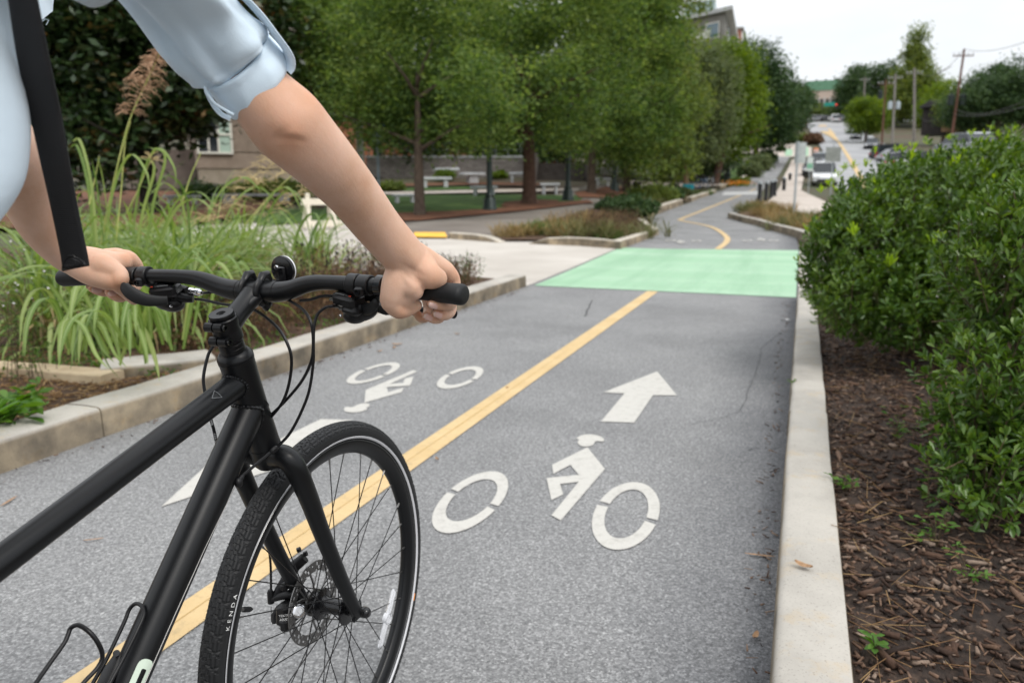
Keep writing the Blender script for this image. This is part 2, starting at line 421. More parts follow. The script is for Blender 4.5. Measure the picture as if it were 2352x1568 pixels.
_a = noise(M_WHITE, 22, 6, .75); _b = noise(M_WHITE, 170, 3); _l = noise(M_WHITE, 2.6, 4)
_c = mixc(M_WHITE, ramp(M_WHITE, _a.outputs['Fac'], [(.50, (0, 0, 0)), (.66, (.42, .42, .42)), (.8, (.8, .8, .8))]), (.485, .47, .435), (.28, .265, .24))
base(M_WHITE, mixc(M_WHITE, ramp(M_WHITE, _b.outputs['Fac'], [(.30, (.8, .8, .8)), (.42, (0, 0, 0))]), _c, (.36, .35, .33)))
bump(M_WHITE, _b.outputs['Fac'], .3, .004)
M_GREEN = mat('green_paint', (.16, .62, .25), .8, spec=.3)
_a = noise(M_GREEN, .55, 4, .5, stretch=(.25, 2.2, 1)); _b = noise(M_GREEN, 120, 3)
_t = noise(M_GREEN, .35, 5, .7, stretch=(5.0, .35, 1)); _s = noise(M_GREEN, 6, 6, .75)
_c = ramp(M_GREEN, _a.outputs['Fac'], [(.3, (.245, .42, .265)), (.7, (.345, .50, .36))])
_c = mixc(M_GREEN, ramp(M_GREEN, _t.outputs['Fac'], [(.46, (0, 0, 0)), (.62, (.55, .55, .55))]), _c, (.19, .34, .215)); _c = mixc(M_GREEN, ramp(M_GREEN, _s.outputs['Fac'], [(.54, (0, 0, 0)), (.70, (.6, .6, .6))]), _c, (.235, .31, .24))
base(M_GREEN, mixc(M_GREEN, ramp(M_GREEN, _b.outputs['Fac'], [(.28, (.5, .5, .5)), (.4, (0, 0, 0))]), _c, (.13, .42, .19)))
M_CRACK = mat('crack', (.05, .05, .05), .9)

g = sheet('green_crossing', [(-2.13, 7.78), (-.6, 7.69), (.845, 7.60), (.885, 14.62), (-.8, 14.4), (-2.39, 14.07)], M_GREEN, .006, 1.0, parent=path)
sheet('green_crossing', [hit(*z3(*p))[:2] for p in [(1475, 980), (1520, 978), (1520, 938), (1475, 940)]], M_GREEN, .05, 4, parent=path)
sheet('green_crossing', [hit(*z3(*p))[:2] for p in [(1572, 985), (1620, 980), (1622, 925), (1575, 925)]], M_GREEN, .05, 4, parent=path)
sheet('green_crossing', [hit(*z3(*p))[:2] for p in [(1440, 838), (1480, 838), (1492, 815), (1440, 822)]], M_GREEN, .06, 4, parent=path)
ribbon('centre_line', [(-.765, -6), (-.757, 3), (-.745, 7.68)], [(-.640, -6), (-.633, 3), (-.622, 7.67)], M_YELLOW, .004, 2, path)
ribbon('crack', [(-.709, -6), (-.702, 1.9), (-.700, 2.2), (-.695, 4.2)], [(-.706, -6), (-.699, 1.9), (-.694, 2.2), (-.693, 4.2)], noisy('worn_paint', (.36, .24, .09), (.52, .35, .14), 20, .9), .0052, 1, path)
_cl = [z3(*p) for p in [(1052, 1566), (1108, 1518), (1100, 1480), (1010, 1425), (825, 1385), (830, 1372), (920, 1336), (1020, 1296), (1150, 1243), (1290, 1185)]]
_cw = [hit(*p)[:2] for p in spline([(a, b, 0) for a, b in _cl], 5) for p in [p[:2]]]
_L, _R = [], []
for i, p in enumerate(_cw):
    t = np.array(_cw[min(i + 1, len(_cw) - 1)]) - np.array(_cw[max(i - 1, 0)]); t /= np.linalg.norm(t); nrm = np.array([-t[1], t[0]])
    _L.append(np.array(p) + nrm * .065); _R.append(np.array(p) - nrm * .065)
ribbon('centre_line', _L, _R, M_YELLOW, .012, 1, path)

def road_arrow(name, pts, half, off, par): pass
# yellow turn lane lines on the road
_ry = [z5(*p) for p in [(950, 1330), (870, 1200), (820, 1118), (755, 1010), (695, 920), (650, 850), (615, 815)]]
_w = [hit(*p) for p in _ry]
ribbon('lane_line', [(p[0] - .22 - .003 * i, p[1]) for i, p in enumerate(_w)], [(p[0] + .22 + .003 * i, p[1]) for i, p in enumerate(_w)], M_YELLOW, .07, 1, road, 3)
sheet('lane_line', [hit(*z5(*p))[:2] for p in [(548, 838), (640, 836), (690, 900), (680, 915), (630, 880)]], M_YELLOW, .09, 8, parent=road)
sheet('lane_line', [hit(*z5(*p))[:2] for p in [(535, 800), (600, 800), (600, 788), (545, 788)]], M_YELLOW, .09, 8, parent=road)

# bicycle-rider stencil (metres in the path's own frame, measured off the paint)
LW_O = [(-.359, 1.104), (-.385, 1.17), (-.395, 1.273), (-.397, 1.39), (-.388, 1.51), (-.365, 1.60), (-.313, 1.65), (-.255, 1.645), (-.189, 1.559), (-.168, 1.48), (-.165, 1.387), (-.175, 1.29), (-.197, 1.198), (-.228, 1.12), (-.263, 1.073), (-.315, 1.065)]
LW_I = [(-.340, 1.203), (-.358, 1.26), (-.371, 1.341), (-.370, 1.42), (-.350, 1.504), (-.320, 1.55), (-.281, 1.565), (-.248, 1.548), (-.226, 1.499), (-.214, 1.42), (-.213, 1.328), (-.225, 1.25), (-.246, 1.193), (-.275, 1.165), (-.307, 1.163), (-.325, 1.18)]
BODY = [(-.025, 2.081), (-.108, 1.812), (-.073, 1.712), (-.036, 1.837), (.028, 1.733), (-.085, 1.658), (-.001, 1.447), (.025, 1.514), (-.016, 1.613), (.047, 1.66), (.039, 1.315), (.082, 1.284), (.111, 1.834)]
HEAD = [(-.108, 2.191), (-.092, 2.246), (-.057, 2.269), (-.013, 2.259), (.019, 2.216), (.021, 2.183), (-.003, 2.182), (-.011, 2.167), (-.011, 2.116), (-.035, 2.087), (-.065, 2.097), (-.087, 2.141), (-.088, 2.172)]
ARROW = [(.023, 3.674), (.224, 3.119), (.097, 3.08), (.099, 2.522), (-.06, 2.489), (-.061, 3.066), (-.178, 3.054)]
def ellipse(c, a, b, rot, n=40, ph=0): return [(c[0] + a * math.cos(t) * math.cos(rot) - b * math.sin(t) * math.sin(rot), c[1] + a * math.cos(t) * math.sin(rot) + b * math.sin(t) * math.cos(rot)) for t in (2 * PI * (k + ph) / n for k in range(n))]
def stencil(name, T, par, off=.004, pieces=('w', 'b', 'a')):
    V, Fs = [], []
    bm = bmesh.new()
    def poly(P):
        vv = [bm.verts.new((*T(p), 0)) for p in P]
        for t in tessellate_polygon([[Vector((*T(p), 0)) for p in P]]): bm.faces.new([vv[i] for i in t])
    if 'w' in pieces:
        for c, ro, ri, rot in (((-.281, 1.360), (.113, .302), (.076, .207), .09), ((.284, 1.426), (.113, .304), (.072, .222), .07)):
            O, I = ellipse(c, *ro, rot, 48), ellipse((c[0], c[1] + .003), *ri, rot, 48)
            for k in range(48):
                if k in (10 + 36 - 24 - 0, 46): continue          # stencil bridges
                j = (k + 1) % 48
                bm.faces.new([bm.verts.new((*T(p), 0)) for p in (O[k], O[j], I[j], I[k])])
    if 'b' in pieces: poly(BODY); poly([tuple(p[:2]) for p in spline([(a, b, 0) for a, b in HEAD + HEAD[:1]], 3)[:-1]])
    if 'a' in pieces: poly(ARROW)
    bmesh.ops.remove_doubles(bm, verts=bm.verts, dist=1e-4)
    for v in bm.verts: v.co.z = float(hgt(v.co.x, v.co.y)) + off
    for f in bm.faces:
        f.normal_update()
        if f.normal.z < 0: f.normal_flip()
    me = bpy.data.meshes.new(name); bm.to_mesh(me); bm.free()
    return link(name, me, M_WHITE, par)
stencil('bicycle_symbol', lambda p: p, path, pieces=('w', 'b')); stencil('arrow_marking', lambda p: p, path, pieces=('a',))
turn = lambda p: (-1.374 - p[0], 4.50 - p[1])
stencil('bicycle_symbol', turn, path, pieces=('w', 'b')); stencil('arrow_marking', lambda p: (-1.301 - p[0], 4.60 - p[1]), path, pieces=('a',))
for (u, v, s) in ((1567, 556, -1), (1747, 553, 1)):
    c = hit(u, v); stencil('bicycle_symbol', (lambda c, s: lambda p: (c[0] + s * p[0], c[1] + s * (p[1] - 1.6) * 1.0))(c, s), path, .02, ('w', 'b'))
# pale worn crossing strip and cracks in the asphalt
pxribbon('crossing_strip', [z3(1075, 1228), z3(1320, 1222)], [z3(1095, 1205), z3(1325, 1200)], noisy('pale_paint', (.36, .36, .355), (.46, .46, .45), 2, .9), .02, path, 2)
def crack(px, w):
    P = []
    for u, v in px: P.append(np.array(hit(u, v)[:2]))
    Q = [P[0]]
    for a, b in zip(P[:-1], P[1:]):
        n = 5
        for k in range(1, n + 1): Q.append(a + (b - a) * k / n + rng.normal(0, .006, 2))
    L = [q + np.array([-w, 0]) for q in Q]; R = [q + np.array([w, 0]) for q in Q]
    ribbon('crack', L, R, M_CRACK, .0035, 1, path, 5)
crack([(1792, 765), (1748, 800), (1742, 850), (1728, 880), (1700, 945), (1640, 965), (1585, 975)], .0014)
crack([(1360, 690), (1350, 712), (1343, 728)], .006); crack([(1795, 1028), (1755, 1030), (1725, 1032)], .003)

# ------------------------------------------------------------------ kerbs
def kerb(name, pts, w, h, m, side=1, zoff=0.0, r=.018, taper=(0, 0), parent=None):
    """pts: base line on the path side; body lies to the left (side=1) or right (-1) of travel"""
    P = [np.array(p[:2], float) for p in pts]; fine = [P[0]]
    for a, b in zip(P[:-1], P[1:]):
        n = max(1, int(np.linalg.norm(b - a) / .35))
        for k in range(1, n + 1): fine.append(a + (b - a) * k / n)
    prof = [(0, -.06), (.004, h - r * 1.3), (.004 + r * .35, h - r * .35), (r * 1.4, h), (w * .5, h + .003), (w - r, h), (w - r * .25, h - r * .3), (w, h - r * 1.2), (w, -.06)]
    rings = []; N = len(fine); tot = sum(np.linalg.norm(b - a) for a, b in zip(fine[:-1], fine[1:])); acc = 0
    for i, p in enumerate(fine):
        if i: acc += np.linalg.norm(p - fine[i - 1])
        t1 = p - fine[i - 1] if i else fine[1] - p; t2 = fine[i + 1] - p if i < N - 1 else t1
        t1 = t1 / np.linalg.norm(t1); t2 = t2 / np.linalg.norm(t2); t = t1 + t2; t /= np.linalg.norm(t)
        n = np.array([-t[1], t[0]]) * side / max(.5, float(t @ t1))
        k = 1.0
        if taper[0] and acc < taper[0]: k = .12 + .88 * acc / taper[0]
        if taper[1] and tot - acc < taper[1]: k = .12 + .88 * (tot - acc) / taper[1]
        z = float(hgt(*p)) + zoff; jit = rng.normal(0, .0016)
        rings.append([(p[0] + n[0] * (a + jit), p[1] + n[1] * (a + jit), z + (b * k if b > 0 else b) + jit) for a, b in prof])
    mb = MB(); mb.loft(rings, 0, True)
    o = mb.build(name, m, parent, True, 50)
    if parent is None: o['kind'] = 'structure'
    return o
for a, b in ((-6, -1.7), (-1.692, 2.55), (2.558, 7.42)):           # right kerb with its casting joints
    kerb('kerb', [(.786 + .0092 * a, a), (.786 + .0092 * b, b)], .168, .13, M_KERB, -1)
for a, b in ((-6, 1.5), (1.508, 4.6), (4.608, 7.70)):
    kerb('kerb', [(-2.205, a), (-2.205, b)], .225, .14, M_KERB, 1)
kerb('kerb', [hit(1215, 561), hit(1425, 573), hit(1513, 539), hit(1479, 513)], .20, .16, M_KERB2, 1, taper=(.45, 0))
kerb('kerb', [hit(1030, 549), hit(1085, 553), hit(1147, 558)], .22, .14, M_KERB2, 1, taper=(0, .5))
kerb('kerb', [hit(1490, 496), hit(1568, 469)], .3, .22, M_KERB2, 1)
kerb('kerb', [hit(1588, 463), hit(1645, 443)], .3, .2, M_KERB2, 1)
kerb('kerb', [hit(1905, 566), hit(1838, 543), hit(1752, 518), hit(1684, 501)], .2, .19, M_KERB, 1)
kerb('kerb', [hit(1655, 432), hit(1690, 422), hit(1728, 402), hit(1770, 372)], .35, .2, M_KERB2, 1)
# return kerb and tan edging in the left bed
kerb('kerb', [at(236, 905, 0), at(330, 896, 0), at(420, 886, 0), at(500, 876, 0)], .30, .150, M_KERB, 1)
kerb('kerb', [at(-130, 886, 0), at(60, 901, 0), at(234, 919, 0)], .17, .135, M_TIMBER, 1, r=.008)

# planting beds and the right-hand mulch bed
sheet('planting_bed', [(-2.42, -5), (-2.42, 7.6), (-3.0, 7.85), (-5.0, 8.1), (-9.0, 9.2), (-14, 10.5), (-14, -5)], M_SOIL, 0, 1.0, flat=.085)
M_BED = mat('mulch_ground', (.05, .03, .02), .95)
_a = noise(M_BED, 55, 6, .75, stretch=(1, .5, 1)); _b = noise(M_BED, 6, 4)
base(M_BED, mixc(M_BED, ramp(M_BED, _b.outputs['Fac'], [(.35, (.35, .35, .35)), (.65, (1, 1, 1))]), (.012, .008, .006), ramp(M_BED, _a.outputs['Fac'], [(.3, (.018, .011, .008)), (.5, (.06, .036, .024)), (.68, (.15, .095, .065))])))
bump(M_BED, _a.outputs['Fac'], .9, .03)
sheet('mulch_bed', [(.885, -5), (6, -5), (6, 7.3), (1.0, 7.4), (.93, 0)], M_BED, 0, 1.0, flat=.088)
sheet('planting_bed', [hit(*p)[:2] for p in [(1150, 556), (1215, 556), (1422, 567), (1505, 535), (1470, 510), (1480, 495), (1560, 467), (1640, 440), (1600, 432), (1500, 452), (1400, 474), (1290, 502), (1170, 526)]], M_SOIL, .05, .8)
sheet('planting_bed', [hit(*p)[:2] for p in [(1690, 499), (1752, 513), (1838, 537), (1905, 555), (1990, 545), (1900, 502), (1800, 490), (1715, 489)]], M_SOIL, .07, .8)
# park: walks, lawn, plaza
sheet('path', [hit(*p)[:2] for p in [(860, 545), (950, 545), (1030, 547), (1150, 556), (1170, 527), (1290, 502), (1400, 474), (1500, 452), (1560, 436), (1480, 436), (1340, 462), (1200, 488), (1000, 512), (860, 522)]], M_WALK, .03, 1.0)
sheet('lawn', [hit(*p)[:2] for p in [(820, 452), (1120, 449), (1345, 452), (1330, 465), (1200, 475), (1090, 486), (960, 492), (820, 494)]], M_LAWN, .05, 1.0)
sheet('lawn', [hit(*p)[:2] for p in [(860, 436), (1100, 431), (1100, 437), (860, 444)]], M_LAWN, .06, 1.0)
sheet('path', [hit(*p)[:2] for p in [(860, 449), (1120, 444), (1330, 440), (1330, 434), (1120, 438), (860, 444)]], M_PLAZA, .05, 1.0)
sheet('plaza', [hit(*p)[:2] for p in [(1440, 436), (1500, 446), (1600, 430), (1650, 428), (1690, 420), (1640, 412), (1540, 410), (1440, 414)]], M_PLAZA, .05, 1.0)
sheet('lawn', [hit(*p)[:2] for p in [(1640, 425), (1700, 415), (1760, 375), (1775, 355), (1740, 362), (1680, 392), (1630, 412)]], M_LAWN, .1, 1.0)
sheet('pavement', [hit(*z3(*p))[:2] for p in [(1040, 985), (1240, 960), (1475, 985), (1640, 985), (1640, 925), (1560, 905), (1240, 900), (1000, 930)]], M_PLAZA, .02, 2)
sheet('pavement', [hit(*z5(*p))[:2] for p in [(60, 1415), (150, 1385), (215, 1300), (270, 1180), (330, 1060), (420, 1040), (420, 1200), (400, 1300), (640, 1420), (500, 1500), (330, 1460)]], M_PLAZA, .04, 1.0)
sheet('lawn', [hit(*p)[:2] for p in [(560, 485), (830, 482), (860, 505), (600, 520)]], M_LAWN, .05, 1.0)
for k, poly in enumerate(([(880, 512), (960, 512), (1060, 502), (1200, 488), (1290, 478), (1365, 470), (1350, 463), (1220, 474), (1130, 484), (1040, 489), (900, 494)], [(1150, 478), (1215, 482), (1290, 474), (1280, 464), (1215, 462), (1160, 468)], [(1330, 458), (1400, 460), (1480, 446), (1530, 436), (1440, 432), (1370, 438), (1320, 446)], [(860, 432), (1100, 427), (1250, 430), (1250, 425), (1100, 422), (860, 427)], [(-100, 530), (330, 536), (560, 500), (700, 462), (560, 446), (-100, 438)])):
    sheet('mulch', [hit(*q)[:2] for q in poly], M_MULCHRED, .075 + .004 * k, 1.0)
M_TACT = noisy('yellow_ramp', (.75, .40, .05), (.85, .50, .09), 3, .8)
sheet('ramp_marking', [hit(*p)[:2] for p in [(948, 549), (1028, 550), (1022, 538), (952, 538)]], M_TACT, .05, .6)
# ------------------------------------------------------------------ bicycle (built in its own frame: x ahead, y to its left, z up from the front hub)
M_BLK = mat('matt_black_paint', (.0055, .006, .007), .36, spec=.32)
_n = noise(M_BLK, 600, 2); bump(M_BLK, _n.outputs['Fac'], .06, .0008)
M_BLKG = mat('gloss_black', (.008, .008, .009), .16, spec=.5)
M_BLKP = mat('black_plastic', (.008, .008, .009), .42, spec=.35)
M_RUB = mat('rubber', (.012, .0125, .013), .55, spec=.3); _n = noise(M_RUB, 260, 4); bump(M_RUB, _n.outputs['Fac'], .2, .001)
M_TYRE = mat('tyre_rubber', (.013, .0135, .0145), .55, spec=.35); _n = noise(M_TYRE, 420, 4); bump(M_TYRE, _n.outputs['Fac'], .2, .0008)
M_CHROME = mat('chrome', (.72, .72, .74), .18, 1.0)
M_STEEL = mat('brushed_steel', (.22, .215, .21), .45, 1.0)
M_REFL = mat('white_reflector', (.72, .72, .74), .25, spec=.7)
M_STRIPE = mat('reflective_stripe', (.62, .62, .64), .45, spec=.6)
M_CLEAR = mat('clear_reflector', (.82, .83, .86), .12, spec=.8, Transmission_Weight=.35)
M_LETTER = mat('white_lettering', (.82, .82, .80), .6)
M_PALE = mat('pale_green_decal', (.62, .72, .60), .5)
M_INKGR = mat('grey_ink', (.14, .145, .15), .5)
M_ORANGE = mat('orange_sticker', (.9, .28, .02), .4)

bike = empty('bicycle', (0, 0, .351), PI / 2, 'matt black flat-bar bicycle held upright by the rider on the grey bike path', 'bicycle')
BI = Matrix(((0, 1, 0, 0), (-1, 0, 0, 0), (0, 0, 1, -.351), (0, 0, 0, 1)))   # world -> bicycle frame
def fk(u, v, D): return BI @ V3(dep(u, v, D))
def fw(p): return V3((-p[1], p[0], p[2] + .351))

AX = Vector((-.053, 0, .153)).normalized()                       # steering axis
HB, HT = Vector((-.168, 0, .370)), Vector((-.221, 0, .523))
mb = MB()
mb.lathe([(.0245, 0), (.0255, .004), (.0255, .03), (.0248, .08), (.0255, .13), (.0265, (HT - HB).length)], HB, AX, 32)
tt0, tt1 = Vector((-.208, 0, .4905)), Vector((-.815, 0, .332)); dt0, dt1 = Vector((-.188, 0, .452)), Vector((-.690, 0, -.083))
mb.tube([tt0, tt0.lerp(tt1, .1), tt0.lerp(tt1, .3), tt1], [.0205, .0192, .0180, .0170], 32)
mb.tube([dt0, dt0.lerp(dt1, .3), dt1], [.0255, .0246, .0240], 36)
mb.tube([(-.690, 0, -.083), (-.860, 0, .475)], .0155, 20)
mb.cyl((-.690, -.037, -.083), (-.690, .037, -.083), .021, 20)
for s in (-1, 1):
    mb.tube(spline([(-.70, s * .02, -.08), (-.80, s * .035, -.062), (-1.0, s * .058, -.02), (-1.11, s * .066, 0)], 5), .009, 10)
    mb.tube(spline([(-.825, s * .012, .36), (-.86, s * .04, .31), (-1.02, s * .058, .11), (-1.11, s * .066, 0)], 5), .0075, 10)
frame_o = mb.build('frame', M_BLK, bike)
def weld(o, d, r, tilt=0):
    """stack-of-dimes weld bead around a tube mouth"""
    d = V3(d).normalized(); a = Vector((0, 1, 0)); b = d.cross(a); pts, rad = [], []; R = .0262
    pp = lambda v: v - AX * v.dot(AX)
    for k in range(160):
        q = 2 * PI * k / 160; p = V3(o) + a * max(-.0255, min(.0255, math.cos(q) * r)) + b * math.sin(q) * r
        m, e = pp(p - HB), pp(d); A_, B_, C_ = e.dot(e), 2 * m.dot(e), m.dot(m) - R * R; disc = max(0, B_ * B_ - 4 * A_ * C_)
        pts.append(p + d * ((-B_ + math.sqrt(disc)) / (2 * A_))); rad.append(.0021 + .0011 * (.5 + .5 * math.sin(k / 160 * 2 * PI * 26)))
    mb.tube(pts, rad, 6, closed=True)
mb = MB(); td = (tt1 - tt0).normalized(); dd = (dt1 - dt0).normalized()
weld(tt0, td, .0200); weld(dt0, dd, .0252)
mb.build('weld_bead', M_BLK, frame_o)
# seat post, saddle, cranks
mb = MB(); mb.cyl((-.858, 0, .47), (-.885, 0, .545), .0136, 16); mb.build('seat_post', M_BLK, bike)
mb = MB(); rg = []
for x, w, zt in ((-.745, .014, .565), (-.78, .02, .572), (-.84, .035, .572), (-.90, .062, .574), (-.96, .078, .580), (-1.0, .072, .584), (-1.02, .05, .578)):
    rg.append([(x, w * math.cos(q), zt - .018 + .020 * math.sin(q)) for q in (2 * PI * k / 16 for k in range(16))])
mb.loft(rg); mb.build('saddle', M_BLKP, bike)
mb = MB(); mb.lathe([(.02, 0), (.088, 0), (.088, .003), (.02, .003)], (-.69, -.045, -.083), (0, -1, 0), 40)
mb.tube([(-.69, -.05, -.083), (-.56, -.062, -.19)], [.014, .010], 10); mb.tube([(-.69, .05, -.083), (-.82, .062, .02)], [.014, .010], 10)
mb.build('crankset', M_BLK, bike)
for c in ((-.56, -.115, -.19), (-.82, .115, .02)):
    mb = MB(); mb.box(c, (.09, .09, .016), bev=.005); mb.build('pedal', M_BLKP, bike)

# fork
mb = MB()
mb.lathe([(.021, -.034), (.0255, -.026), (.026, -.012), (.0255, -.001)], HB, AX, 28)
for s in (-1, 1):
    P = spline([(-.166, s * .012, .352), (-.171, s * .034, .358), (-.170, s * .050, .350), (-.161, s * .0585, .322), (-.140, s * .060, .275), (-.112, s * .0595, .21), (-.06, s * .0585, .10), (-.014, s * .057, .012)], 6)
    n = len(P) - 1; mb.tube(P, [float(np.interp(k / n, [0, .15, .3, .45, 1], [.0175, .0195, .0185, .0172, .0118])) for k in range(n + 1)], 22)
    mb.box((-.004, s * .0555, .002), (.030, .006, .034), bev=.003)
    mb.tube([(-.020, s * .0575, .022), (-.010, s * .057, .004), (0, s * .056, -.004)], [.0115, .0115, .010], 14)
fork = mb.build('fork', M_BLK, bike)
mb = MB()
for k in range(40):
    q = PI * .15 + k / 40 * PI * .75; mb.ball((-.166 + .024 * math.cos(q) * .2, -.030 - .003 * math.cos(q * 2), .353 + .019 * math.sin(q) - .004), .0028, nu=6, nv=4)
mb.build('weld_bead', M_BLK, fork)

# headset, stem
mb = MB()
mb.lathe([(.0268, -.001), (.0272, .002), (.0272, .0035), (.0262, .004), (.0262, .0055), (.0272, .006), (.0268, .009), (.0205, .0165), (.0190, .0168), (.0190, .024), (.0186, .0244), (.0190, .0248), (.0190, .031), (.0186, .0314), (.0190, .0318), (.0190, .036)], HT, AX, 36)
mb.build('headset', M_BLK, bike); mb = MB(); mb.lathe([(.0235, -.003), (.0262, -.0025), (.0262, .004), (.024, .0045)], HB, AX, 32); mb.build('crown_race', M_BLK, bike)
S0 = HT + AX * .036; S1 = HT + AX * .0735
BC = Vector((-.165, 0, .6208))
mb = MB()
mb.lathe([(.0195, 0), (.0212, .0015), (.0212, .010), (.0204, .014), (.0204, .024), (.0212, .028), (.0212, .036), (.0198, .0375)], S0, AX, 32)
mid = S0 + AX * .020; sd = (BC - mid).normalized()
mb.tube([mid + sd * .004, mid + sd * .016, mid + sd * .03, BC - sd * .028, BC - sd * .012], [.0190, .0182, .0166, .0160, .0185], 28)
for s in (-1, 1):                                               # bar clamp: two straps with lugs
    R = []
    for k in range(36):
        q = 2 * PI * k / 36; R.append((BC.x + .0178 * math.cos(q), s * .0145, BC.z + .0178 * math.sin(q)))
    mb.tube(R, .0052, 10, closed=True, asp=1.2)
    mb.tube([(BC.x - .006, s * .0145, BC.z + .017), (BC.x + .001, s * .0145, BC.z + .0255), (BC.x + .010, s * .0145, BC.z + .026), (BC.x + .016, s * .0145, BC.z + .016)], [.0060, .0068, .0068, .0058], 10)
    mb.tube([(BC.x - .002, s * .0145, BC.z - .017), (BC.x + .004, s * .0145, BC.z - .0245), (BC.x + .012, s * .0145, BC.z - .018)], [.006, .0068, .006], 10)
    mb.tube([mid + sd * .045 + Vector((0, s * .004, 0)), BC + Vector((-.010, s * .0125, -.006))], [.012, .0095], 12)
mb.box((BC.x + .0165, 0, BC.z), (.006, .020, .022), bev=.003)
RB = Vector((0, 1, 0)); bk = AX.cross(RB).normalized()          # points to the rear of the steerer
if bk.x > 0: bk = -bk
for h in (.0075, .031):                                         # pinch-bolt lugs behind the steerer
    c = S0 + AX * h + bk * .0205
    for s in (-1, 1): mb.cyl(c + RB * s * .0012, c + RB * s * .0150, .0072, 16)
stem = mb.build('stem', M_BLK, bike)
for h in (.0075, .031):
    c = S0 + AX * h + bk * .0205; b2 = MB(); b2.lathe([(.0048, 0), (.0048, .0045), (.0030, .0045), (.0026, .0015)], c - RB * .0150, -RB, 12); b2.build('bolt', M_BLKG, stem)
mb = MB(); mb.lathe([(.0178, 0), (.0184, .001), (.0184, .0052), (.0176, .0066), (.0068, .0066), (.0060, .0048), (.0038, .0046), (.0030, .0022), (.0005, .0022)], HT + AX * .0738, AX, 36, cap=True)
mb.build('top_cap', M_BLK, stem)

# handlebar
bar_half = [(0, -.165, .6208), (.026, -.165, .6208), (.042, -.1652, .6216), (.066, -.1662, .6262), (.092, -.1690, .6345), (.115, -.1712, .6390), (.145, -.1742, .6405), (.20, -.1800, .6400), (.245, -.1845, .6390), (.364, -.1912, .6335)]
def barpt(y):
    s = 1 if y >= 0 else -1; a = abs(y); Y = [p[0] for p in bar_half]
    return Vector((np.interp(a, Y, [p[1] for p in bar_half]), y, np.interp(a, Y, [p[2] for p in bar_half])))
ypts = sorted([s * p[0] for p in bar_half[1:] for s in (-1, 1)] + [0.0])
P = spline([barpt(y) for y in ypts], 5)
mb = MB(); mb.tube(P, [float(np.interp(abs(p[1]), [0, .036, .045, .105, .13, .4], [.0159, .0159, .0157, .0125, .0112, .0111])) for p in P], 26)
for s in (-1, 1): mb.tube([(barpt(s * .030)), barpt(s * .040)], .0163, 26)
hbar = mb.build('handlebar', M_BLK, bike)

